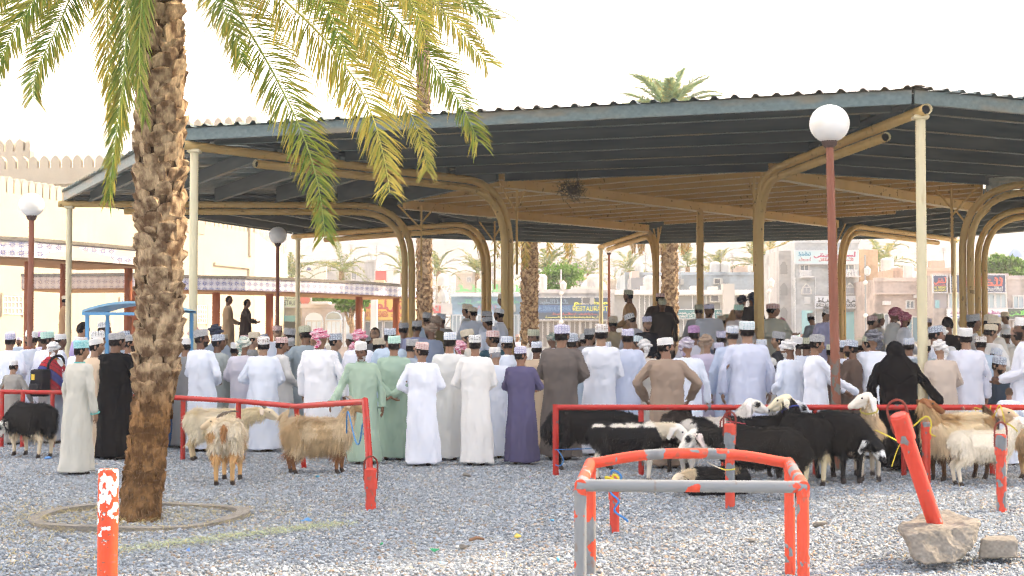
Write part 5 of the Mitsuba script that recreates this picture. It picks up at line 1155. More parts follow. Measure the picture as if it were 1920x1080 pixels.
def plain(a, legs=None, head=None, ear=None, spots=None, tailc=None, neckc=None, var=.18):
    """coat colour: a body colour with other colours for legs, head, ears; spots: (colour, frequency, threshold, seed, regions)"""
    def fn(p, reg, P_, poll):
        c = np.tile(np.asarray(a, float), (len(p), 1)) * (1 + var * 2 * (nz(p, 5, 3) - .5))[:, None]
        if neckc is not None: c = mixc(c, neckc, (reg == 'neck'))
        if legs is not None: c = mixc(c, legs, np.isin(reg, ['leg', 'hoof']))
        if head is not None: c = mixc(c, head, np.isin(reg, ['head', 'muzzle', 'ear']))
        if ear is not None: c = mixc(c, ear, reg == 'ear')
        if tailc is not None: c = mixc(c, tailc, reg == 'tail')
        for sp in spots or ():
            c = mixc(c, sp[0], (nz(p + sp[3], sp[1], sp[3]) > sp[2]) & np.isin(reg, sp[4]) & (p[:, 2] > (sp[5] if len(sp) > 5 else -9)))
        return c
    return fn
def eyepatch(fn, colr, both=True):
    def g(p, reg, P_, poll):
        c = fn(p, reg, P_, poll)
        for sd in (-1, 1): c = mixc(c, colr, np.linalg.norm(p - P_(.075, .05 * sd, .022), axis=1) < .036)
        c = mixc(c, BLK, np.linalg.norm(p - P_(.215, 0, -.02), axis=1) < .030); return c
    return g
BODY = ['trunk', 'neck', 'tail']
animal('sheep', 'black sheep with white head and cream legs grazing by the far left fence', 60, 19.5, 140, .74, eyepatch(plain(BLK, CRM, WHT), BLK), (-48, 55), (-50, 60), .07, 5000, tail='fat', neck_len=.25)
animal('goat', 'cream goat standing side on behind the bent fence', 408, 18.85, 2, .70, plain((.70, .60, .38), (.66, .52, .30), (.66, .56, .38), (.60, .50, .38), [((.76, .68, .50), 4, .52, 2, BODY)]), (8, -6), (-16, -8), .075, 5200, neck_len=.32, horns=(.10, 1.2, .03, (.12, .09, .07)), tail='down')
animal('goat', 'cream and rusty goat seen from behind with long swept horns', 430, 16.05, 93, .73, plain((.74, .66, .50), (.60, .36, .15), (.62, .48, .30), None, [((.55, .33, .14), 3.2, .64, 7, BODY)], (.40, .20, .08)), (5, 45), (-10, 75), .055, 5200, fat=.86, horns=(.34, .9, .10, (.13, .10, .08)), neck_len=.25)
animal('goat', 'tan long haired goat standing side on near the leaning fence end, head raised', 597, 17.1, 6, .68, plain((.52, .37, .20), (.26, .12, .05), (.42, .27, .13), (.5, .4, .28), [((.64, .50, .31), 3.5, .52, 4, BODY)], (.2, .1, .05)), (66, -8), (-12, -22), .12, 7000, horns=(.13, 1.5, .04, (.33, .27, .2)), tail='up', neck_len=.27, collar=(.35, .35, .34), step=.03)
animal('sheep', 'all black sheep at the left corner of the right fence', 1098, 17.7, 8, .76, plain(BLK, None, BLK), (-10, 0), (-35, 10), .05, 4500, tail='fat')
animal('sheep', 'black sheep with white back patches and white head facing right behind the tethering stand', 1172, 16.05, -6, .70, plain(BLK, (.66, .60, .50), WHT, (.7, .66, .6), [((.74, .70, .62), 5, .47, 5, ['trunk'], .635), ((.66, .58, .44), 2.6, .45, 8, ['neck'])]), (2, -6), (-42, -14), .035, 4200, neck_len=.27, tail='down')
animal('sheep', 'dark brown sheep half hidden behind the brown robed man and the white heads', 1272, 17.5, 80, .76, plain((.035, .026, .022), None, BLK), (10, 0), (-40, 20), .05, 4000)
animal('sheep', 'large black sheep with drooping white head in front, one pale hind leg', 1422, 14.35, 157, .745, eyepatch(plain((.013, .012, .011), (.05, .04, .03), WHT, (.72, .60, .54), [(CRM, 2.0, .62, 1, ['leg'])]), BLK), (0, 12), (-40, 25), .035, 5200, neck_len=.30, tail='fat', fat=1.08)
animal('sheep', 'speckled sheep with raised white head and black eye patch facing right', 1336, 16.3, 28, .74, eyepatch(plain((.62, .58, .52), (.6, .55, .48), WHT, (.74, .68, .64), [(BLK, 5, .46, 6, ['trunk'])]), BLK), (52, -10), (-14, -28), .05, 4200, neck_len=.27)
animal('sheep', 'black sheep with grey and white face looking right behind the big black one', 1412, 16.5, 24, .74, eyepatch(plain(BLK, None, (.52, .53, .54), (.03, .03, .03)), BLK), (38, -6), (-28, -20), .035, 3600, neck_len=.30)
animal('sheep', 'black sheep from behind with woolly cream head and shaggy cream hind legs', 1507, 16.0, 96, .80, plain(BLK, (.70, .60, .38), (.74, .66, .46), (.74, .68, .52)), (62, 30), (-20, 58), .06, 5000, tail='fat', neck_len=.22, collar=(.04, .06, .3))
animal('sheep', 'black sheep facing the camera with lowered black and white head', 1572, 16.25, 283, .80, plain(BLK, BLK, BLK, BLK, [((.74, .74, .72), 7, .50, 9, ['head', 'ear'])]), (-38, 28), (-48, 22), .045, 4500, neck_len=.30)
animal('sheep', 'sheep with pale cream head and chest looking left beside the woman in black', 1625, 16.5, 262, .76, plain((.50, .37, .23), (.64, .56, .44), (.72, .66, .56), (.70, .68, .64), [(BLK, 2.2, .52, 12, ['trunk']), ((.68, .58, .44), 4, .52, 2, ['neck'])]), (66, -16), (-18, -76), .035, 4000, neck_len=.30, collar=(.5, .42, .08))
animal('sheep', 'sheep lying under the big black one, pale neck and patched head low on the gravel', 1345, 14.9, 205, .62, plain(BLK, BLK, (.66, .56, .42), BLK, [(BLK, 3.5, .58, 3, ['head'])], None, (.64, .52, .34)), (-6, 10), (-25, 30), .04, 3000, lying=True)
animal('goat', 'big shaggy goat with dark brown head turned right, cream flank and brown legs', 1794, 16.4, 204, .75, plain((.70, .58, .38), (.10, .05, .025), (.22, .085, .03), (.24, .10, .045), [((.44, .28, .13), 2.4, .58, 6, BODY)], (.10, .055, .03), (.50, .34, .17)), (62, -20), (-14, 160), .11, 8500, tail='up', neck_len=.24, fat=1.05)
animal('goat', 'white goat facing right between the slim post and the right bollard', 1838, 15.75, 8, .62, plain((.78, .72, .60), (.72, .64, .50), (.78, .72, .62), (.72, .62, .54)), (46, -4), (-16, -10), .05, 4800, tail='down', neck_len=.27, collar=(.55, .45, .05))
animal('goat', 'light tan goat cut off by the right frame edge', 1962, 16.4, 178, .70, plain((.60, .43, .25), (.50, .34, .18), (.58, .42, .26), (.56, .42, .3)), (40, 6), (-15, 150), .06, 3800, neck_len=.26)
# ropes
def rope(label, pts, col, r=.006, n=24):
    tag(add('rope', tube(spline(pts, n), r, 6), 'paint', col, smooth=50), label, 'rope')
YR = (.62, .50, .05)
rope('yellow rope from the pale headed sheep to the leaning bollard', [at(1640, 806, 16.1), at(1660, 815, 14.5), at(1678, 824, 12.2), at(1690, 830, 10.25)], YR)
rope('yellow rope end dangling beside the leaning bollard', [at(1689, 830, 10.3), at(1680, 850, 10.4), at(1672, 875, 10.4)], YR, .004)
rope('yellow rope knotted round the slim red post', [at(1703, 797, 15.9), at(1725, 788, 15.92), at(1738, 781, 15.9), at(1746, 795, 15.9), at(1744, 810, 15.9), at(1754, 818, 15.9)], YR, .009)
rope('yellow rope tied on the right fence rail', [at(1858, 760, 16.82), at(1840, 768, 16.8), at(1826, 764, 16.8), at(1834, 776, 16.8), at(1862, 782, 16.5), at(1884, 792, 15.9)], YR, .007)
rope('blue rope from the corner post to the black sheep', [at(1040, 843, 16.84), at(1080, 842, 16.9), at(1118, 840, 16.9)], (.05, .16, .42))
rope('blue rope hanging at the corner post of the right fence', [at(1046, 844, 16.82), at(1054, 856, 16.8), at(1056, 866, 16.8), at(1050, 873, 16.8), at(1042, 871, 16.82)], (.05, .2, .5))
rope('blue rope tied on the leaning fence end post', [at(650, 812, 16.6), at(664, 818, 15.2), at(678, 808, 14.4), at(688, 790, 14.2), at(694, 800, 14.18), at(680, 815, 14.2)], (.06, .2, .45), .008)
rope('yellow knot on the leaning fence end post', [at(683, 790, 14.2), at(690, 796, 14.16), at(684, 803, 14.2), at(692, 806, 14.18)], YR, .009)
rope('pale rope from the lying sheep to the grey bollard', [at(1326, 866, 14.6), at(1345, 876, 14.0), at(1362, 882, 13.6)], (.5, .45, .36))
rope('yellow rope round the grey bollard', [at(1352, 878, 13.5), at(1362, 881, 13.42), at(1378, 879, 13.48)], YR)
rope('blue and yellow rope bundle on the low post behind the stand', [at(1146, 888, 11.85), at(1156, 884, 11.8), at(1165, 895, 11.8), at(1150, 905, 11.82), at(1146, 925, 11.84), at(1160, 940, 11.8), at(1152, 955, 11.82), at(1168, 970, 11.8), at(1177, 978, 11.8)], (.05, .18, .45), .009, 40)
rope('yellow knot on the low post behind the stand', [at(1148, 896, 11.8), at(1156, 892, 11.78), at(1160, 900, 11.78), at(1150, 899, 11.78), at(1164, 922, 11.8)], YR, .011)
rope('red cord from the lock post to the right', [at(1362, 790, 15.1), at(1380, 792, 15.0), at(1398, 795, 14.9)], (.55, .06, .08), .004)
# ================================================================ people
CAPS = dict(white=((.74, .73, .70), (.62, .60, .57), 0), grey=((.42, .42, .41), (.27, .27, .28), 1), blue=((.70, .72, .74), (.10, .20, .42), 2), navy=((.60, .64, .68), (.03, .05, .14), 3), teal=((.42, .66, .66), (.12, .42, .46), 1),
            mint=((.52, .70, .60), (.20, .48, .38), 2), brown=((.72, .70, .66), (.22, .09, .04), 4), black=((.72, .71, .68), (.05, .05, .05), 4), red=((.66, .52, .48), (.42, .08, .07), 2), purple=((.55, .36, .52), (.36, .16, .36), 1),
            lilac=((.70, .69, .74), (.24, .20, .48), 3), beige=((.66, .58, .44), (.45, .34, .20), 0), olive=((.46, .46, .34), (.22, .24, .14), 2), tealw=((.72, .74, .74), (.10, .40, .42), 2), orange=((.72, .50, .38), (.6, .32, .2), 0),
            pinkm=((.70, .60, .62), (.52, .05, .14), 5), redm=((.70, .62, .60), (.50, .045, .05), 5), whitem=((.74, .73, .70), (.55, .53, .50), 6), brownm=((.40, .30, .22), (.20, .13, .09), 6), greym=((.20, .20, .22), (.06, .06, .07), 6),
            patm=((.60, .58, .60), (.20, .15, .25), 5), greenm=((.68, .66, .56), (.14, .28, .24), 6), darkm=((.06, .07, .10), (.03, .03, .05), 6), pinkw=((.48, .20, .24), (.34, .08, .12), 5))
CAPN = list(CAPS)
def c_cap(p, n, uv):
    st = dr.floor(uv.x / 10.0); i = mi.UInt32(dr.maximum(st, 0)); u = mi.Float(uv.x) - st * 10.0 - 1.0; v = mi.Float(uv.y)
    A = mi.Color3f(*(dr.gather(mi.Float, CAPT[k], i) for k in range(3))); B = mi.Color3f(*(dr.gather(mi.Float, CAPT[3 + k], i) for k in range(3))); ty = dr.gather(mi.Float, CAPT[6], i)
    x, y = u * 15.0, v * 4.0; cx, cy = x - dr.floor(x) - 0.5, y - dr.floor(y) - 0.5
    fine = noise(u * 190.0, v * 40.0, st * 7.0)
    d0 = smoothstep(0.55, 0.75, fine) * 0.6
    d1 = smoothstep(0.42, 0.5, noise(u * 70.0, v * 16.0, st)) * 0.75
    d2 = smoothstep(0.33, 0.27, dr.abs(cx) + dr.abs(cy)) * smoothstep(0.08, 0.14, dr.abs(cx) + dr.abs(cy))
    d3 = dr.maximum(smoothstep(0.35, 0.45, dr.abs(cy)), smoothstep(0.22, 0.12, dr.sqrt(cx * cx + cy * cy)))
    d4 = smoothstep(0.34, 0.24, dr.sqrt(cx * cx + cy * cy)) * smoothstep(0.15, 0.35, cell_rand(dr.floor(x), dr.floor(y), st)) * smoothstep(0.15, 0.2, v)
    w = noise(u * 9.0, v * 9.0, st * 3.0)
    d5 = smoothstep(0.45, 0.55, noise(u * 34.0 + 8 * w, v * 26.0 + 5 * w, st))
    d6 = smoothstep(0.5, 0.62, noise(u * 5.0, v * 22.0 + 6 * w, st)) * 0.9
    k = dr.select(ty < 0.5, d0, dr.select(ty < 1.5, d1, dr.select(ty < 2.5, d2, dr.select(ty < 3.5, d3, dr.select(ty < 4.5, d4, dr.select(ty < 5.5, d5, d6))))))
    return mix(A, B, k)
CAPT = [mi.Float(np.array(a, np.float32)) for a in zip(*[(*a, *b, t) for a, b, t in CAPS.values()])]
scene['headwear'] = prin(proc(c_cap), 0.9, specular=0.15, sheen=0.2)
qp = np.random.default_rng(404)
def cap_proto(k, n=26):
    q = np.random.default_rng(k); h = q.uniform(.082, .105); ph = q.uniform(0, 6); flat = q.uniform(.80, .96)
    prof = [(1.0, 0, 0), (1.015, h * .3, .25), (1.0, h * .62, .55), (.985, h * .86, .85), (.93, h * .97, 1.0), (.80, h * 1.0, 1.15), (.5, h * .985, 1.5), (.2, h * .95, 1.8), (.01, h * .94, 2.0)]
    V, U = [], []
    for r_, z, v in prof:
        for j in range(n + 1):
            a = 2 * pi * j / n; dent = -.012 * math.exp(-((a - ph) % (2 * pi) - 1) ** 2 * 3) * (r_ < .9); wob = 1 + .012 * math.sin(3 * a + ph) * (z > 0)
            V.append((.083 * r_ * wob * math.cos(a), .100 * r_ * wob * math.sin(a), z + dent + .006 * math.sin(2 * a + ph) * (z > h * .5))); U.append((1.0 + j / n, v))
    f = []
    for i in range(len(prof) - 1):
        for j in range(n):
            a = i * (n + 1) + j; f += [[a, a + 1, a + n + 2], [a, a + n + 2, a + n + 1]]
    return tri(V, f), np.array(U)
def massar_proto(k):
    q = np.random.default_rng(k + 50); m = trimesh.creation.icosphere(subdivisions=4); v = np.array(m.vertices)
    lon, lat = np.arctan2(v[:, 1], v[:, 0]), np.arcsin(np.clip(v[:, 2], -1, 1)); tw = q.uniform(.2, .5); ph = q.uniform(0, 6)
    s = np.sin(9 * (lat + tw * np.sin(lon + ph)) + ph); rid = .011 * np.sign(s) * np.abs(s) ** .6 + .016 * np.exp(-((lat - .05 - .2 * np.sin(lon + ph)) / .3) ** 2) + .020 * (meshkit.fbm(v * 3, 3, k) - .5)
    p = v * [.094, .110, .094] + v * rid[:, None]; keep = v[:, 2] < -.62
    p[:, 2] = np.where(keep, p[:, 2] * .55 - .02, p[:, 2])
    # loose end hanging at the back
    L = q.uniform(.14, .24); sx = q.uniform(-.05, .05); n = 8; w = np.linspace(.05, .035, n); tz = np.linspace(0, -L, n)
    T0 = np.array([[sx + x * w[i] + .02 * math.sin(i * .9 + ph), -.105 - .012 * math.sin(i * 1.1) + .018 * abs(x) - .0 * i, .0 + tz[i]] for i in range(n) for x in (-1, -.5, 0, .5, 1)])
    T0 += q.normal(0, .004, T0.shape); f = []
    for i in range(n - 1):
        for j in range(4):
            a = i * 5 + j; f += [[a, a + 1, a + 6], [a, a + 6, a + 5]]
    V = np.vstack([p, T0]); U = np.vstack([np.stack([2.0 + lon / (2 * pi), lat], 1), np.stack([1.2 + T0[:, 0] * 2, T0[:, 2] * 5], 1)])
    U[:, 0] = np.clip(U[:, 0], 1, 8); U[:, 1] += 2
    return tri(V, np.vstack([np.asarray(m.faces), np.array(f) + len(p)])), U
CAPP = [cap_proto(k) for k in range(7)]; MASP = [massar_proto(k) for k in range(5)]; CAPF = {}
def capfile(style, k):
    key = (style, k)
    if key not in CAPF:
        m, U = (MASP if style.endswith('m') or style == 'pinkw' else CAPP)[k]; U = U.copy(); U[:, 0] += 10.0 * CAPN.index(style)
        CAPF[key] = mikit.ply(m, 'headwear', smooth=True, uv=U)
    return CAPF[key]
def head_mesh(sub):
    m = trimesh.creation.icosphere(subdivisions=sub); v = np.array(m.vertices); x, y, z = v.T; g = np.exp
    jaw = np.clip(-z, 0, 1); X = .075 * x * (1 - .30 * jaw ** 1.6 * (y > -.3)); Y = .096 * y * np.where(z < 0, 1 - .06 * jaw, 1); Z = .118 * z
    fr = np.clip(y, 0, 1)
    Y = Y + .026 * g(-((x / .14) ** 2 + ((z + .16) / .17) ** 2)) * (y > 0) + .007 * g(-((x / .5) ** 2 + ((z - .24) / .12) ** 2)) * fr - .011 * (g(-(((x - .36) / .16) ** 2 + ((z - .08) / .11) ** 2)) + g(-(((x + .36) / .16) ** 2 + ((z - .08) / .11) ** 2))) * fr
    Y = Y + .008 * g(-((x / .25) ** 2 + ((z + .45) / .10) ** 2)) * fr + .014 * g(-((x / .25) ** 2 + ((z + .82) / .18) ** 2)) * (y > -.2) + .008 * jaw * fr
    X = X + np.sign(x) * .004 * g(-(((np.abs(x) - .7) / .2) ** 2 + ((z + .1) / .2) ** 2)) * fr
    return tri(np.stack([X, Y, Z], 1), m.faces)
HEAD = {3: head_mesh(3), 2: head_mesh(2)}
def face_cols(p, skin, stub=0.0):
    """colours on the head (p in head space, face towards +y)"""
    c = np.tile(np.asarray(skin, float), (len(p), 1)); x, y, z = np.abs(p[:, 0]), p[:, 1], p[:, 2]; f = y > .045
    c = mixc(c, np.array(skin) * .62 + [.03, 0, 0], f & (x < .024) & (np.abs(z + .056) < .0075))
    c = mixc(c, (.62, .60, .57), f & (((x - .030) / .0135) ** 2 + ((z - .010) / .0062) ** 2 < 1)); c = mixc(c, (.02, .015, .012), f & (((x - .030) / .0062) ** 2 + ((z - .010) / .0066) ** 2 < 1))
    c = mixc(c, (.03, .022, .018), f & (np.abs(z - .030 + .08 * np.abs(x - .03)) < .0055) & (x > .012) & (x < .052))
    return c
def hand_proto():
    """right hand: wrist at the origin, fingers towards -z, palm facing -x, thumb towards +y"""
    S = np.array(trimesh.creation.icosphere(subdivisions=0).vertices)
    H = lambda *b: m3.Manifold.hull_points(np.vstack([S * r + np.array(p, float) for p, r in b]))
    ms = [H(((0, 0, .01), .024), ((0, .028, -.085), .013), ((0, -.028, -.078), .012), ((0, .022, -.02), .016), ((0, -.02, -.02), .016))]
    for y, L, z0 in ((.030, .070, -.085), (.010, .079, -.09), (-.010, .073, -.088), (-.029, .056, -.078)):
        a = (0, y, z0); b = (-.012, y * 1.05, z0 - L * .48); c = (-.034, y * 1.02, z0 - L * .86); ms += [H((a, .0105), (b, .0095)), H((b, .0095), (c, .0075))]
    ms += [H(((-.004, .022, -.02), .014), ((-.02, .050, -.055), .0115)), H(((-.02, .050, -.055), .0115), ((-.032, .052, -.09), .0085))]
    return union(ms)
HAND = hand_proto(); HANDL = HAND.mirror((1, 0, 0))
def basis(d, f):
    """matrix whose -z goes along d and whose y is as near f as can be"""
    z = -np.asarray(d, float); z /= np.linalg.norm(z); y = np.asarray(f, float); y = y - z * (y @ z); y /= np.linalg.norm(y) + 1e-9
    return np.stack([np.cross(y, z), y, z], 1)
ARMS = dict(down=((.262, -.015, 1.11), (.265, .05, .86)), front=((.275, .0, 1.11), (.09, .215, 1.0)), fold=((.255, .06, 1.14), (-.08, .215, 1.14)), back=((.275, -.075, 1.12), (.035, -.205, .93)), rail=((.35, .02, 1.12), (.27, .22, .93)),
            reach=((.24, .24, 1.12), (.22, .46, .98)), lean=((.25, .16, 1.14), (.16, .36, .95)), hip=((.36, -.06, 1.15), (.21, .06, 1.0)), side=((.30, .02, 1.13), (.42, .10, .93)))
SKINS = [(.20, .105, .06), (.26, .14, .085), (.15, .075, .045), (.32, .19, .12), (.11, .055, .035)]
def loft(rings):
    """rings: list of (k, 3) loops, bottom to top, closed with fans"""
    n = len(rings[0]); V = np.vstack(rings); m = len(rings)
    i, j = np.meshgrid(np.arange(m - 1), np.arange(n), indexing='ij')
    q = np.stack([i * n + j, i * n + (j + 1) % n, (i + 1) * n + (j + 1) % n, (i + 1) * n + j], -1).reshape(-1, 4)
    f = np.vstack([q[:, [0, 1, 2]], q[:, [0, 2, 3]]]); k = len(V); V = np.vstack([V, rings[0].mean(0), rings[-1].mean(0)]); j = np.arange(n)
    f = np.vstack([f, np.stack([np.full(n, k), (j + 1) % n, j], 1), np.stack([np.full(n, k + 1), (m - 1) * n + j, (m - 1) * n + (j + 1) % n], 1)])
    return tri(V, f)
def person(label, px, ptop, Y, yaw, robe, cap, arms='down', look=0, nod=0, base=0.0, h=None, skin=None, beard=None, build=1.0, lean=(0, 0), hair=(.012, .010, .010), trim=None, group=None, sit=False, armR=None, seed=None, bare=False, swing=0.0):
    """one person: yaw 0 = facing away from the camera, 90 = facing right, 180 = facing the camera; ptop: row of the top of the head in the photograph"""
    seed = seed if seed is not None else sum(map(ord, label)) * 7 + int(px); q = np.random.default_rng(seed)
    b = at(px, 640, Y); topz = at(px, ptop, Y)[2] if h is None else base + h
    full = topz - base; cape = .075 if cap else .0
    hgt = (full - cape * full / 1.75); s = hgt / 1.70
    if sit: s = 1.0
    near = Y < 23.5; t = thing('person', label, 'person', group); sx = s * build
    A = math.radians(-yaw); R = rotz(A); skin = np.array(SKINS[q.integers(0, 4)] if skin is None else skin) * q.uniform(.9, 1.1)
    lx, ly = lean; ql = np.random.default_rng(seed + 5); lx, ly = lx + ql.normal(0, .022), ly + ql.normal(.01, .025); swing = swing + ql.normal(0, .05); hemw = ql.uniform(.92, 1.08); shd = ql.normal(0, .012)
    def bend(p):
        p = np.asarray(p, float).copy(); k = np.clip(p[..., 2] / 1.5, 0, 1.2) ** 1.6; p[..., 0] += lx * k; p[..., 1] += ly * k; p[..., 2] -= .35 * (lx * lx + ly * ly) * k; return p
    cen = np.array([b[0], Y, topz - 1.70 * s - cape * s if sit else base])
    W = lambda p: (bend(p) * [sx, sx, s]) @ R.T + cen
    # --- arms
    (eR, wR) = ARMS[armR or arms]; (eL, wL) = ARMS[arms]; mir = lambda p: np.array([-p[0], p[1], p[2]])
    sh = np.array([.165, -.01, 1.37]); pts = {1: (sh, np.array(eR), np.array(wR)), -1: (mir(sh), mir(eL), mir(wL))}
    jit = q.normal(0, .012, (2, 3)); pts[1] = (pts[1][0], pts[1][1] + jit[0], pts[1][2] + jit[0] * .5); pts[-1] = (pts[-1][0], pts[-1][1] + jit[1], pts[-1][2] + jit[1] * .5)
    if arms == 'fold': pts[-1] = (pts[-1][0], pts[-1][1], pts[-1][2] + [0, .035, -.05])
    # --- robe
    n = 30 if near else 18; th = np.arange(n) * 2 * pi / n; ph = q.uniform(0, 6.28, 6); kf = q.integers(4, 8); zs = [.055, .07, .30, .55, .78, .95, 1.08, 1.2, 1.29, 1.36, 1.40, 1.435, 1.458]
    wx = [.245, .245, .232, .222, .214, .206, .203, .208, .210, .195, .150, .095, .066]; wy = [.205, .205, .19, .175, .165, .155, .145, .142, .135, .118, .095, .078, .066]
    rings = []
    for z, a_, c_ in zip(zs, wx, wy):
        k = np.clip(1.15 - z, 0, 1.1); fold = 1 + k * (.050 * np.sin(kf * th + ph[0] + 1.1 * z) + .040 * np.sin((kf + 3) * th + ph[1] - .8 * z) + .025 * np.sin(2 * th + ph[2])) * (1 if z < 1.1 else 0)
        e = .82 if z > 1.1 else .9; cx, sy = np.cos(th), np.sin(th)
        x = a_ * np.sign(cx) * np.abs(cx) ** e * fold; y = c_ * np.sign(sy) * np.abs(sy) ** e * fold + (-.012 if z > 1.15 else 0) + (.012 if z < .5 else 0)
        x = x * (1 + (hemw - 1) * np.clip(1 - z, 0, 1)); x = x + swing * (1.0 - z if z < 1.0 else 0) * .25
        rings.append(np.stack([x, y, np.full(n, z) + (.008 * np.sin(th + ph[3]) if z < .08 else 0)], 1))
    if sit:
        rings = [r_ for r_, z in zip(rings, zs) if z > .74]
    body = man(loft(rings)); sl = []
    for sd in (-1, 1):
        a_, e_, w_ = pts[sd]; wv = w_ + (w_ - e_) / np.linalg.norm(w_ - e_) * .012
        sl += [bone(a_ * [.55, 1, 1] + [0, 0, .0], a_, .075, .076), bone(a_, e_, .074, .060), bone(e_, wv, .058, .064)]
    if sit:
        for sd in (-1, 1): sl += [bone((.09 * sd, 0, .80), (.12 * sd, .40, .76), .12, .095), bone((.12 * sd, .40, .76), (.12 * sd, .44, .36), .10, .085)]
    rb = union([body] + sl).refine_to_length(.032 if Y < 20.8 else .045 if near else .10)
    m = from_man(rb)
    if near: trimesh.smoothing.filter_taubin(m, lamb=.5, nu=.52, iterations=5)
    v = np.array(m.vertices); nn = np.array(m.vertex_normals)
    o = np.array([seed % 97, seed % 31, 0]) * .37
    ridge = lambda f, k: np.clip(1 - np.abs(meshkit.fbm(v * f + o, 3, k) - .5) * 9, 0, 1)
    up_ = np.clip((v[:, 2] - .75) / .3, 0, 1)
    wr = (meshkit.fbm(v * [9, 9, 2.6] + o, 3, 1) - .5) * .055 - .016 * ridge([6, 6, 1.5], 3) * (1 - up_ * .5) - .010 * ridge([7, 7, 10], 5) * up_ + (meshkit.fbm(v * [5, 5, 14] + o, 2, 2) - .5) * .010 * up_
    wr = wr * np.clip((1.44 - v[:, 2]) / .12, .15, 1)
    v = v + nn * wr[:, None]; m = tri(W(v), m.faces)
    add('robe', m, 'cloth', np.asarray(robe, float) * q.uniform(.95, 1.04), smooth=True, parent=t)
    # --- body: head, neck, hands and feet, one surface
    hz = 1.598; lk, nd_ = math.radians(-look), math.radians(-nod)
    RH = rotz(lk) @ np.array([[1, 0, 0], [0, math.cos(nd_), -math.sin(nd_)], [0, math.sin(nd_), math.cos(nd_)]]); hc = np.array([0, .012 + .05 * math.sin(math.radians(nod)), hz - .012 * abs(math.sin(math.radians(nod)))])
    HM = HEAD[3 if near else 2]; hv = np.array(HM.vertices) @ RH.T + hc; P = [man(tri(hv, HM.faces))]
    for sd in (-1, 1):
        if near: P.append(m3.Manifold.hull_points((SPH * [.011, .021, .032] + [.074 * sd, -.008, .0]) @ RH.T + hc))
    P += [bone((0, -.022, 1.42), (0, -.008, 1.55), .060, .054), bone((-.10, -.02, 1.36), (.10, -.02, 1.36), .055, .055), bone((0, -.02, 1.36), (0, 0, .95), .075, .09)]
    for sd in (-1, 1):
        a_, e_, w_ = pts[sd]; d = (w_ - e_) / np.linalg.norm(w_ - e_); fw = np.array([0, 1, 0.15]) if abs(d[1]) < .8 else np.array([-sd * .8, 0, .5])
        P += [bone(a_ * [.6, 1, .985], e_, .035, .030), bone(e_, w_ + d * .03, .030, .024)]
        M = basis(d, fw); P.append((HAND if sd > 0 else HANDL).transform(np.c_[M, w_ + d * .035]))
        if not sit: P += [bone((.085 * sd, 0, .95), (.085 * sd, .01, .48), .065, .048), bone((.085 * sd, .01, .48), (.085 * sd, 0, .07), .042, .034), bone((.085 * sd, -.03, .04), (.10 * sd, .12, .025), .036, .024)]
        else: P += [bone((.11 * sd, .44, .42), (.11 * sd, .42, .06), .042, .034), bone((.11 * sd, .40, .04), (.12 * sd, .55, .025), .036, .024), bone((0, 0, .9), (.10 * sd, .40, .78), .05, .05), bone((.1 * sd, .40, .78), (.11 * sd, .44, .42), .05, .042)]
    bm = from_man(union(P)); v = np.array(bm.vertices); hp = (v - hc) @ RH; c = np.tile(skin, (len(v), 1)); up = v[:, 2] > 1.40
    c[up] = face_cols(hp[up], skin); c = mixc(c, (.03, .02, .015), v[:, 2] < .045 if not sit else v[:, 2] < .05)
    add('body', tri(W(v), bm.faces), 'skin', c, smooth=True, parent=t)
    # --- hair, beard, headwear
    HV = np.array(HM.vertices); F_ = np.asarray(HM.faces); hn = np.array(trimesh.Trimesh(HV, F_, process=False).vertex_normals)
    def shell(mask, off, name, col):
        f = F_[mask[F_].all(1)]
        if len(f) < 3: return
        vv = HV + hn * off; vv = vv + hn * ((meshkit.noise(HV * 160) - .5) * .004)[:, None]; used = np.unique(f); mp = np.zeros(len(vv), int); mp[used] = np.arange(len(used))
        add(name, tri(W(vv[used] @ RH.T + hc), mp[f]), 'cloth', col, smooth=True, parent=t)
    x, y, z = HV.T
    massar = cap and (cap.endswith('m') or cap == 'pinkw')
    if cap is None or not massar: shell(((y < .045) & (z > -.052 - .25 * np.clip(y, -.2, 0) * 0 + np.clip(y, 0, 1) * 1.6)) | ((z > .062) & (cap is None)), .0075, 'hair', hair)
    if beard: shell((y > .018) & (z < -.024) & ~((np.abs(x) < .026) & (np.abs(z + .058) < .009)) & ~((np.abs(x) < .020) & (z > -.036)) & (z < -.024 - .30 * np.clip(.05 - np.abs(x), 0, 1) * 0), .006 if beard is True or sum(beard) < .6 else .014, 'beard', (.02, .016, .014) if beard is True else beard)
    if cap:
        M4 = np.eye(4); tilt = math.radians(q.normal(6, 3)); RT = np.array([[1, 0, 0], [0, math.cos(tilt), -math.sin(tilt)], [0, math.sin(tilt), math.cos(tilt)]])
        sc = 1.0 if massar else q.uniform(.97, 1.06); o = np.array([0, -.004, .050 if massar else .042]); Bm = np.diag([sx, sx, s]); top = bend(np.array(hc + RH @ o)) * [sx, sx, s]
        M4[:3, :3] = R @ Bm @ RH @ RT * sc; M4[:3, 3] = R @ top + cen
        e = dict(capfile(cap, int(q.integers(0, 5 if massar else 7)))); e['to_world'] = T(M4); scene[num(f'{t}__' + ('turban' if massar else 'cap'))] = e
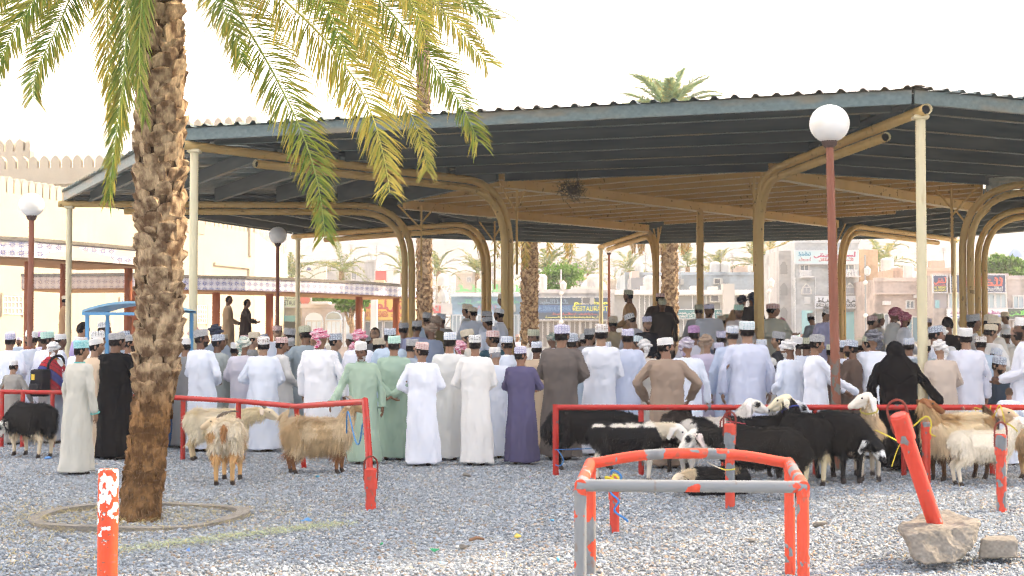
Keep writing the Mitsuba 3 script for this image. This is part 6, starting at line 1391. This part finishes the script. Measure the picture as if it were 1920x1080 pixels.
    if trim is not None:
        for sd in (-1, 1):
            a_, e_, w_ = pts[sd]; d = (w_ - e_) / np.linalg.norm(w_ - e_); o = w_ + d * .05; u_ = np.cross(d, [0, 1, .2]); u_ /= np.linalg.norm(u_); w2 = np.cross(d, u_)
            add('cuff', tube(W([o + (u_ * math.cos(a) + w2 * math.sin(a)) * .061 for a in np.linspace(0, 2 * pi, 15)]), .007, 5), 'cloth', trim, parent=t)
        add('collar', tube(W([(.069 * math.cos(a), -.008 + .069 * math.sin(a), 1.455) for a in np.linspace(0, 2 * pi, 19)]), .008, 5), 'cloth', trim, parent=t)
    return t, W, cen
W0, W1, W2 = (.76, .785, .85), (.70, .74, .82), (.80, .78, .73)
OFF, CRE, BEI, LIL = (.66, .66, .63), (.66, .62, .54), (.52, .40, .28), (.56, .52, .64)
GRN, GR2, BRN_, BRG = (.40, .52, .40), (.34, .46, .36), (.11, .075, .06), (.16, .135, .12)
PUR, LBL, GRY, GBL = (.115, .10, .185), (.46, .56, .66), (.24, .24, .24), (.28, .33, .38)
TANR, BLKR, NAV, PUL = (.38, .23, .12), (.006, .006, .007), (.035, .05, .075), (.40, .33, .55)
P = person
# ---- left group
P('white robed man at the left edge, patterned cap, blue seam across his shoulders', 17, 619, 22.2, 15, W1, 'lilac', 'front', -20)
P('small boy in grey robe with white cap at the far left fence', 27, 672, 21.7, 20, (.30, .29, .26), 'white', 'rail', 10)
P('white robed man in profile facing left, third from the left edge', 57, 616, 23.0, -60, W1, 'white', 'front', -20, beard=True)
P('white robed man with grey green cap standing over the black sheep', 84, 618, 22.5, 35, W0, 'mint', 'down', 30, build=1.05)
t_, W_p, c_p = P('woman with pale headscarf and red striped shawl, backpack on her shoulder', 97, 637, 21.9, 25, (.62, .62, .60), 'whitem', 'down', -15, skin=(.36, .2, .13))
def c_shawl(p, n, uv):
    k = (p.z * 0.8 + (p.x + p.y) * 0.55) * 16.0; a = k - dr.floor(k); w = cell_rand(dr.floor(k), 2)
    c = mix((0.36, 0.02, 0.03), (0.05, 0.06, 0.20), smoothstep(0.55, 0.6, w)); c = mix(c, (0.40, 0.18, 0.05), smoothstep(0.85, 0.9, w))
    return mix(c, (0.02, 0.02, 0.03), smoothstep(0.82, 0.9, a))
scene['striped_shawl'] = prin(proc(c_shawl), 0.95)
sh_ = loft([np.stack([a_ * np.cos(np.arange(24) * pi / 12) * (1 + .05 * np.sin(5 * np.arange(24) * pi / 12)), b_ * np.sin(np.arange(24) * pi / 12) - .01, np.full(24, z) + .02 * np.sin(4 * np.arange(24) * pi / 12) * (z < .95)], 1) for z, a_, b_ in ((.86, .33, .26), (.98, .325, .25), (1.15, .305, .225), (1.30, .265, .18), (1.40, .20, .13), (1.46, .11, .095), (1.485, .085, .08))])
add('shawl', tri(W_p(sh_.vertices), sh_.faces), 'striped_shawl', smooth=True, parent=t_)
bk = thing('backpack', 'black backpack with yellow tag on the woman in the red striped shawl', 'backpack')
def bloc(x0, x1, y0, y1, z0, z1, r=.03): return from_man(union([m3.Manifold.hull_points(np.vstack([SPH * r + [x, y, z] for x in (x0 + r, x1 - r) for y in (y0 + r, y1 - r) for z in (z0 + r, z1 - r)]))]))
def badd(nm, m, mat, c): add(nm, tri(W_p(m.vertices), m.faces), mat, c, smooth=40, parent=bk)
badd('bag', bloc(-.08, .20, -.46, -.22, .82, 1.28, .05), 'cloth', (.02, .02, .025)); badd('pocket', bloc(-.04, .16, -.51, -.44, .86, 1.04, .025), 'cloth', (.03, .03, .035)); badd('yellow_tag', box(-.02, .05, -.475, -.455, 1.10, 1.20), 'satin', (.70, .50, .04))
badd('strap', tube(spline([(.14, -.24, 1.24), (.16, -.18, 1.46), (.17, .0, 1.50), (.16, .10, 1.36)], 14), .022, 8), 'cloth', (.02, .02, .025)); badd('bottle', bloc(-.115, -.07, -.40, -.345, .84, 1.0, .02), 'satin', (.25, .35, .45))
P('young man in cream robe with turquoise trim and cap, nearest at the left', 146, 633, 16.95, 28, (.52, .50, .43), 'teal', 'down', 40, trim=(.10, .42, .40), skin=(.27, .15, .09), build=.92)
P('man in sand coloured robe right behind the cream robed youth', 178, 628, 19.2, 40, (.58, .45, .31), 'white', 'front', 40)
P('stout man in black robe with grey cap left of the palm trunk', 216, 617, 19.0, 22, BLKR, 'grey', 'front', 20, build=1.18, skin=(.15, .08, .045))
P('bare headed man in purple shirt among the left caps', 149, 606, 24.4, 45, PUL, None, 'front', 30, skin=(.33, .19, .12))
P('man with purple pink cap behind the left group', 76, 616, 25.0, 30, LIL, 'purple', 'front', 20)
P('white robed man with plain white cap left of the purple shirt', 110, 622, 24.0, 60, W1, 'white', 'front', 30)
P('tall man with black dotted cap turning right near the cart', 196, 597, 22.9, 80, (.36, .37, .40), 'black', 'front', 20, beard=True)
P('man with black and white cap over the sand robe', 175, 616, 20.6, 50, OFF, 'black', 'front', 30)
P('man with off white cap bowed beside the purple shirt', 155, 627, 20.8, 30, W1, 'white', 'front', 10, 10)
P('man facing right with striped cap at the palm trunk', 236, 622, 20.3, 85, W1, 'grey', 'front', 10, beard=True)
P('man with lilac cap between the cart posts', 191, 622, 24.3, 60, LIL, 'lilac', 'front', 20)
P('man with dark striped cap beside the black robed man', 229, 616, 21.2, 70, GBL, 'navy', 'front', 20)
P('man in white with grey cap right of the palm trunk behind the cart', 331, 604, 23.2, -30, W1, 'grey', 'front', -30)
P('tan robed man standing alone by the brown column of the higher canopy', 121, 551, 33.8, 70, TANR, 'beige', 'down', 15, base=1.05)
P('left one of two men on the ledge under the long canopy, sandy robe', 427, 556, 40.5, 75, (.40, .28, .17), None, 'front', 30, base=.98)
P('right one of two men on the ledge under the long canopy, dark clothes', 459, 562, 40.5, 70, (.05, .035, .03), None, 'fold', 25, base=.90)
# ---- middle left, behind the bent fence
P('white robed bearded man with grey cap left in the bent pen', 381, 613, 20.3, 30, W1, 'grey', 'front', 50, beard=True)
P('man in grey green robe with navy patterned cap beside the bearded man', 411, 622, 21.2, 40, (.34, .38, .36), 'navy', 'front', 40)
P('man with dark blue wrapped turban in the second row', 400, 604, 22.8, 10, GBL, 'darkm', 'front', 0)
P('man with cream and green turban in pale lilac robe', 456, 627, 20.8, 8, (.64, .62, .68), 'greenm', 'front', -10)
P('white robed man with brown dotted cap, hands on the bent fence', 493, 627, 20.3, 4, W1, 'brown', 'front', -4, build=1.06)
P('man with pink pleated turban behind the bearded man', 366, 610, 23.4, -10, W1, 'pinkm', 'front', -20)
P('man with olive cap looking right behind the cream turban', 470, 618, 22.9, 80, GRY, 'beige', 'front', 20)
P('man in grey robe looking down, dark cap, in the gap of the crowd', 545, 630, 22.4, 185, (.30, .34, .38), 'grey', 'front', 0, 25)
P('man in blue grey robe with olive cap, hand on hip', 574, 606, 22.0, -20, (.28, .33, .36), 'olive', 'hip', -20, 10)
P('man with grey cap facing left between the grey robes', 548, 612, 24.4, -60, GBL, 'grey', 'front', -10)
P('man with red and white turban in white robe in the bent pen', 606, 611, 19.9, 12, (.78, .77, .80), 'pinkm', 'down', 25, build=1.12)
P('man with pink and white turban right of the red turban', 675, 613, 20.6, 20, W0, 'pinkm', 'front', 15)
P('bald looking man with dark cap right of the red turban', 632, 622, 22.5, 70, GBL, 'navy', 'front', 30)
P('small man with purple gold cap facing the camera left of the red turban', 590, 616, 26.5, 178, LIL, 'lilac', 'front', 0)
P('bare headed bearded man looking at the camera between turbans', 700, 616, 24.6, 182, (.10, .10, .11), None, 'front', 0, beard=True, skin=(.32, .19, .12))
P('man with white cap in profile left behind the pink turban', 658, 622, 25.4, -70, CRE, 'white', 'front', -10)
P('man with maroon cap in the far row left', 520, 606, 27.5, 170, W1, 'red', 'front', 10)
# ---- middle front row
P('old man in pale green robe facing the camera, hand on the fence end', 684, 636, 18.35, 168, GRN, 'white', 'down', 20, 18, armR='side', beard=(.5, .48, .46), skin=(.20, .10, .06), lean=(.06, .05), trim=(.34, .46, .35))
P('man in pale green robe from behind, turquoise cap, hands clasped at his back', 737, 625, 18.9, 4, GR2, 'mint', 'back', 6, trim=(.30, .42, .33))
P('white robed man with red dotted cap looking left, front row', 792, 636, 18.1, -6, W0, 'redm' if False else 'pinkish' if False else 'red', 'front', -55, skin=(.28, .16, .10))
P('off white robed man with blue flowered cap, front row', 839, 618, 18.9, 4, OFF, 'blue', 'front', 0)
P('white robed man with black flowered cap, front row middle', 893, 622, 18.15, -2, W2, 'black', 'front', 8, build=.95)
P('man in bluish white robe with plain white cap bending left', 926, 645, 19.2, -12, W1, 'white', 'front', -25, 15, hair=(.25, .25, .26))
P('boy in purple grey robe with purple dotted cap looking right', 978, 645, 18.3, 8, PUR, 'lilac', 'fold', 50, build=.98, skin=(.25, .13, .08))
P('man with blue square patterned cap in light blue robe, second row', 733, 609, 20.4, 5, LBL, 'navy', 'front', 5)
P('big man in dark brown grey robe with white cap in the middle', 1048, 605, 19.0, 12, BRG, 'lilac', 'front', 20, build=1.12)
P('man with navy patterned cap and light blue robe behind the dark robe', 1078, 622, 20.4, 20, LBL, 'navy', 'front', 10)
P('white robed man with brown flowered cap behind the right fence corner', 1121, 603, 19.6, 5, W0, 'brown', 'front', 0, build=1.06)
P('bluish white robed man with lilac patterned cap right of the brown flowered cap', 1170, 610, 19.9, -8, (.60, .65, .78), 'lilac', 'front', -5)
P('man in light brown robe leaning on the right fence, face turned right', 1252, 627, 17.75, 6, (.31, .23, .175), 'white', 'rail', 70, beard=(.06, .05, .045), skin=(.24, .13, .08), build=1.12)
P('man with patterned purple white turban behind the leaning man', 1290, 628, 19.2, 15, W1, 'patm', 'down', 20)
P('man with brown wrapped turban in lilac robe', 1325, 623, 20.6, 10, LIL, 'brownm', 'front', 10)
P('man with purple cap behind the brown turban', 1300, 606, 22.0, 20, (.5, .5, .55), 'purple', 'front', 20)
P('man in navy robe with lilac cap behind the lilac robe', 1354, 615, 22.3, 5, (.09, .10, .14), 'lilac', 'front', 0)
P('broad white robed man with turquoise cap, back to the camera, right of middle', 1402, 597, 19.4, -2, (.64, .68, .80), 'tealw', 'down', -6, build=1.15)
P('man in light blue robe with blue cap touching the broad white robe', 1370, 604, 20.0, -5, (.50, .58, .72), 'blue', 'down', -10)
P('old man with white turban and glasses facing left, bent forward', 1480, 632, 19.0, -35, W1, 'whitem', 'front', -40, 12, beard=(.5, .5, .48), skin=(.17, .09, .055))
P('man in shadow with striped cap before the arms crossed youth', 1460, 618, 21.2, -60, (.04, .04, .045), 'grey', 'front', -20)
P('white robed man striding right with arm stretched forward', 1529, 622, 18.6, 80, W0, 'greenm' if False else 'grey', 'reach', 10, 8, skin=(.23, .12, .07), swing=.0)
P('man in white left of the striding man, face hidden', 1497, 626, 20.2, -20, W1, 'white', 'front', -10)
P('bowed man in brown robe behind the striding man', 1558, 640, 20.0, 60, BRN_, 'olive', 'front', 20, 10)
# ---- right
P('man in brown robe with blue grey cap looking left by the rusty lamp', 1596, 632, 19.2, -50, BRN_, 'navy', 'front', -35, beard=True)
P('white robed man with dark grey loose turban, back to the camera', 1642, 613, 19.2, 6, W0, 'greym', 'front', 10, build=1.1)
P('man with patterned white cap right behind the woman in black', 1703, 628, 20.6, 10, W1, 'blue', 'front', 10)
t_, W_p, c_p = P('woman in black robe and veil from behind, arm reaching to the goat', 1690, 642, 17.45, 10, BLKR, None, 'down', 15, armR='side', build=1.22, hair=BLKR)
m = trimesh.creation.icosphere(subdivisions=3); v = np.array(m.vertices) * [.098, .115, .135] + [0, -.012, 1.585]
vl = from_man(union([man(tri(v, m.faces)), m3.Manifold.hull_points(np.vstack([SPH * .05 + [x, y, z] for x, y, z in ((0, -.05, 1.60), (.17, -.03, 1.36), (-.17, -.03, 1.36), (.12, -.10, 1.30), (-.12, -.10, 1.30), (0, .02, 1.42), (0, -.11, 1.18))]))]).refine_to_length(.03)); trimesh.smoothing.filter_taubin(vl, iterations=6)
add('veil', tri(W_p(np.array(vl.vertices) + np.array(vl.vertex_normals) * (meshkit.fbm(np.array(vl.vertices) * 14, 3) - .5)[:, None] * .016), vl.faces), 'cloth', (.006, .006, .007), smooth=True, parent=t_)
P('man in sand robe with white and black striped turban right of the roof post', 1769, 632, 19.0, -4, (.60, .50, .40), 'whitem', 'front', 0)
P('white robed man with round white cap, back to the camera, far right', 1813, 610, 19.2, 3, (.72, .73, .80), 'white', 'down', 4, build=1.06)
P('man with red and blue banded cap behind the cream roof post', 1749, 605, 20.6, 70, W1, 'navy', 'front', 30)
P('man with grey white turban behind the roof post', 1766, 606, 21.8, 30, OFF, 'whitem', 'front', 10)
P('dark clothed man left of the right inner columns', 1784, 596, 24.0, 20, (.02, .016, .015), None, 'front', 0)
P('seated man in dark blue robe with grey blue cap at the right', 1877, 663, 19.8, 165, NAV, 'navy', 'front', -20, 10, sit=True, beard=True)
P('old man with white beard and blue cap seated behind the dark blue robe', 1866, 622, 21.4, 150, W2, 'blue', 'front', -10, 20, beard=(.6, .58, .55), h=1.5)
P('man with beige cap bending over the old man, back turned', 1860, 601, 22.0, 60, W2, 'beige', 'front', 20, 15)
P('man in cream robe with tan cap in the right cluster', 1868, 588, 23.2, 70, CRE, 'beige', 'front', 20, 10)
P('bearded man with pale cap left in the right cluster', 1848, 584, 23.8, 90, CRE, 'beige', 'front', 10, 10, beard=(.4, .35, .3))
P('man with grey cap facing right beside the right inner columns', 1824, 585, 24.8, 95, W2, 'grey', 'front', 5)
P('white robed man cut off by the right frame edge, sandals showing', 1921, 590, 18.5, -70, W0, 'white', 'front', -10, beard=True, build=1.15)
P('man with orange white cap near the right frame edge', 1908, 612, 23.5, -30, CRE, 'orange', 'front', -20)
P('crouching bald child behind the right fence', 1889, 742, 18.2, 20, W1, None, 'front', 0, 10, h=.98, hair=(.09, .06, .04))
P('man with white cap in sun beyond the right cluster', 1887, 612, 27.0, 10, W2, 'white', 'front', 0)
P('man with olive cap looking left over the brown robed man', 1626, 624, 20.8, -30, GRY, 'olive', 'front', -20)
P('youth in dark shirt with beige cap between the grey turban and the pole', 1671, 640, 21.0, 60, (.55, .56, .58), 'beige', 'front', 30)
# ---- on the platform under the roof
Pb = .5
P('profile man in tan robe with olive cap high on the platform', 1181, 540, 30.0, -75, TANR, 'olive', 'front', -10, base=.85, beard=True)
P('man in white shirt with zigzag cap looking down left on the platform', 1190, 583, 26.0, -40, (.52, .52, .56), 'black', 'front', -40, 25, base=.35)
P('young bearded man in black shirt facing the camera under the roof', 1212, 590, 25.4, 165, (.02, .02, .025), 'lilac', 'front', 0, 5, base=.3, beard=True, skin=(.34, .2, .13))
P('dark brown robed man with red cap standing highest right of the tan robe', 1238, 545, 31.0, 10, (.045, .03, .028), 'red', 'front', 0, base=.85, build=1.2)
P('dark robed man looking down in front of the highest man', 1243, 557, 29.6, 180, (.055, .045, .04), 'olive', 'down', 0, 20, base=.75)
P('man in tan robe from behind left of the platform men', 1149, 590, 28.2, 5, (.46, .36, .23), 'beige', 'front', 0, base=.2)
P('man with pale cap looking left in front of the platform', 1194, 625, 22.5, -60, W1, 'tealw', 'front', -20)
P('man with grey pointed cap left of the middle post', 1310, 567, 29.5, 8, (.44, .44, .45), 'olive', 'front', 0, base=.5)
P('man in white facing the camera with tall pale cap by the middle post', 1332, 565, 28.4, 170, (.66, .68, .72), 'lilac', 'down', 50, 8, base=.5, build=1.15, beard=True)
P('small figure with beige cap behind the man in white', 1353, 588, 30.5, 5, (.58, .5, .4), 'beige', 'front', 0, base=.35)
P('man with dark green turban behind the right front column', 1388, 550, 29.8, 20, TANR, 'darkm', 'front', 10, base=.75)
P('bearded man with grey green cap looking down before the right front column', 1389, 567, 27.0, 172, (.62, .56, .5), 'mint', 'front', 5, 12, base=.45, beard=True)
P('dark robed figure half hidden behind the right front column', 1410, 545, 29.5, 40, (.035, .03, .03), 'darkm', 'front', 0, base=.8)
P('youth with red patterned cap and arms crossed in pale green robe', 1455, 565, 27.6, 150, (.48, .49, .40), 'red', 'fold', -60, 5, base=.5, build=1.25, skin=(.28, .15, .09))
P('man in lilac robe with gold patterned cap looking down by the rusty lamp pole', 1549, 573, 27.4, 160, (.46, .44, .60), 'brown', 'front', -20, 25, base=.45)
P('grey robed man with red flowered cap on the platform', 1634, 588, 26.8, 80, (.26, .25, .24), 'red', 'front', 10, base=.35)
P('man with pink turban and beard looking right, left one of two', 1672, 573, 26.6, 85, (.62, .62, .58), 'pinkw', 'front', 5, base=.45, beard=True, build=1.1)
P('man with pink turban looking right, right one of two', 1697, 582, 26.2, 88, (.70, .70, .72), 'pinkw', 'front', 5, base=.4, beard=True)
P('man with olive cap between the two pink turbans', 1650, 585, 28.4, 85, CRE, 'olive', 'front', 10, base=.4)
P('youth in white with beige cap left of the left inner column group', 874, 567, 29.0, -70, (.62, .62, .60), 'beige', 'front', -5, base=.55)
P('white robed man with pale cap looking left on the platform', 887, 571, 28.4, -20, W1, 'beige', 'front', -50, base=.5, beard=True)
P('man with grey cap facing left right of the white robed man', 912, 580, 27.4, -60, W1, 'grey', 'front', -30, base=.45)
P('man with round grey cap looking down left', 922, 590, 26.6, -50, W1, 'grey', 'front', -30, 10, base=.4)
P('bearded man with tall white cap left of the front column', 938, 574, 27.8, -75, W0, 'white', 'front', -10, base=.5, beard=True)
P('brown robed man leaning behind the front column, highest', 953, 548, 30.2, -70, (.13, .085, .06), 'beige', 'front', -10, base=.8, lean=(.05, .1))
P('brown robed man with brown turban in the left platform row', 815, 588, 26.8, -60, (.16, .12, .05), 'brownm', 'front', -20, base=.3)
P('man with pale cap left of the brown turban', 800, 583, 28.4, -30, LBL, 'grey', 'front', -10, base=.4)
P('man with dark grey cap right of the brown turban', 830, 586, 28.0, -20, (.34, .32, .3), 'navy', 'front', -10, base=.4)
P('man in lavender robe with grey cap left of the column pair', 779, 597, 25.2, 20, (.32, .34, .48), 'grey', 'front', -30, base=.15)
P('man in dark blue robe with grey cap behind the turquoise cap', 755, 601, 25.6, 30, (.24, .25, .34), 'grey', 'front', 10, base=.15)
P('man in grey blue robe with olive turban before the brown turban', 806, 602, 24.4, -40, (.30, .35, .45), 'brownm', 'front', -30, beard=True, base=.15)
P('man with cream robe and cap bending left between front row caps', 880, 613, 22.0, -50, CRE, 'beige', 'front', -30, 15, beard=True)
P('man in dark teal robe with pink grey cap facing left', 929, 615, 21.6, -30, (.03, .07, .09), 'red', 'front', -50, skin=(.17, .09, .05))
P('bearded man with olive cap and white robe facing left of the dark robe', 996, 613, 22.4, 170, W2, 'olive', 'front', 40, 5, beard=True, skin=(.17, .09, .055))
P('man in pale lilac robe turned left behind the dark brown robe', 1037, 620, 26.0, -60, (.62, .58, .66), 'greenm', 'front', -20)
P('man with white cap in profile between the dark robe and the flowered cap', 1093, 622, 26.4, 60, W2, 'white', 'front', 20)
P('grey bearded man with grey cap left of the brown flowered cap', 1105, 612, 24.2, 40, (.3, .3, .31), 'grey', 'front', 20)
# ---- the rest of the crowd: heads seen between the others
q = np.random.default_rng(2024)
ROB = [(W0, 'white'), (W1, 'white'), (OFF, 'white'), (W2, 'white'), (CRE, 'cream'), (LBL, 'light blue'), (GRY, 'grey'), (LIL, 'lilac'), (BRN_, 'brown'), (BEI, 'sand'), (GBL, 'blue grey')]
used = []
def crowd(n, x0, x1, Y0, Y1, hh, labf, group, capset):
    k = 0; tries = 0
    while k < n and tries < 4000:
        tries += 1; Y = q.uniform(Y0, Y1); px = q.uniform(x0, x1); X = at(px, 600, Y)[0]
        if any((X - a) ** 2 + (Y - b) ** 2 < .36 for a, b in used): continue
        used.append((X, Y)); k += 1; rb, nm = ROB[q.integers(0, len(ROB))]; cp = capset[q.integers(0, len(capset))]
        inside = math.hypot(X - OC[0], Y - OC[1]) < OR * OK + .9
        yaw = math.degrees(math.atan2(OC[0] - X, OC[1] - Y)) + q.normal(0, 50)
        person(labf(nm + ' robe and ' + CAPW[cp]), px, 0, Y, yaw, rb, cp, 'front', q.normal(0, 25), q.normal(5, 8), base=.5 if inside and Y < 36 else 0.0, h=q.uniform(*hh), group=group, seed=int(q.integers(1e6)), beard=True if q.random() < .35 else None)
CAPW = dict(white='white cap', grey='grey cap', blue='blue flowered cap', beige='beige cap', olive='olive cap', lilac='lilac cap', brown='brown dotted cap', red='red cap', mint='mint cap', whitem='white turban', pinkm='pink turban')
CS = ['white', 'grey', 'blue', 'beige', 'olive', 'lilac', 'brown', 'red', 'mint', 'whitem', 'pinkm']
for px, Y, nb in ((530, 21.4, 'right of the cream goat'), (665, 21.2, 'between the two pink turbans'), (710, 20.8, 'between the two green robes'), (770, 20.2, 'right of the pale green back'), (865, 20.6, 'between the blue and black flowered caps'), (955, 20.8, 'left of the purple robed boy'), (1010, 20.6, 'right of the purple robed boy'), (1135, 21.2, 'behind the brown flowered cap'), (1205, 20.4, 'left of the leaning brown robed man'),
                  (1345, 21.4, 'left of the broad bluish white back'), (1430, 21.0, 'right of the broad bluish white back'), (1515, 21.2, 'behind the striding man'), (1575, 20.6, 'at the rusty lamp pole'), (1610, 21.0, 'right of the rusty lamp pole'), (1735, 20.2, 'right of the woman in black'), (1835, 21.0, 'right of the round white cap'), (350, 21.0, 'right of the palm trunk'), (440, 22.0, 'left of the cream turban'), (300, 22.0, 'behind the palm trunk')):
    used.append((at(px, 600, Y)[0], Y)); rb, nm = ROB[q.integers(0, len(ROB))]
    person(f'half hidden man in {nm} robe {nb}', px, 0, Y, q.normal(10, 30), rb, CS[q.integers(0, len(CS))], 'front', q.normal(0, 20), 5, h=q.uniform(1.58, 1.70), group='half hidden men of the second row', seed=int(px))
crowd(26, 20, 760, 25.5, 44, (1.60, 1.74), lambda nm: f'distant man in {nm} in left crowd', 'distant crowd on the left', CS)
crowd(34, 760, 1330, 37.5, 54, (1.60, 1.76), lambda nm: f'distant man in {nm} in middle crowd', 'distant crowd in the middle', CS)
crowd(40, 1330, 1930, 32, 52, (1.60, 1.76), lambda nm: f'distant man in {nm} in right crowd', 'distant crowd on the right', CS)
same = {}
for k_, d in labels.items():
    if str(d.get('group', '')).startswith('distant crowd'): same.setdefault(d['label'], []).append(k_)
for lab, ks in same.items():
    if len(ks) < 2: continue
    bx = lambda k_: float(np.mean(meshkit.WRITTEN[scene[k_ + '__robe']['filename']][0][:, 0] / meshkit.WRITTEN[scene[k_ + '__robe']['filename']][0][:, 1]))
    for w_, k_ in zip(('leftmost such', 'second such from left', 'third such from left', 'fourth such from left', 'fifth such from left'), sorted(ks, key=bx)): labels[k_]['label'] = lab + ', ' + w_
# ================================================================ haze: one closed box of air round everything
scene['haze'] = {'type': 'cube', 'to_world': T().translate([200, 1700, 400]).scale([2800, 2350, 415]), 'bsdf': {'type': 'null'}, 'interior': {'type': 'ref', 'id': 'haze_air'}}
tag('haze', 'pale hazy air in front of the hills', kind='stuff')

TABLE = [mi.Float(np.array([c[k] for c in PAL], np.float32)) for k in range(3)]
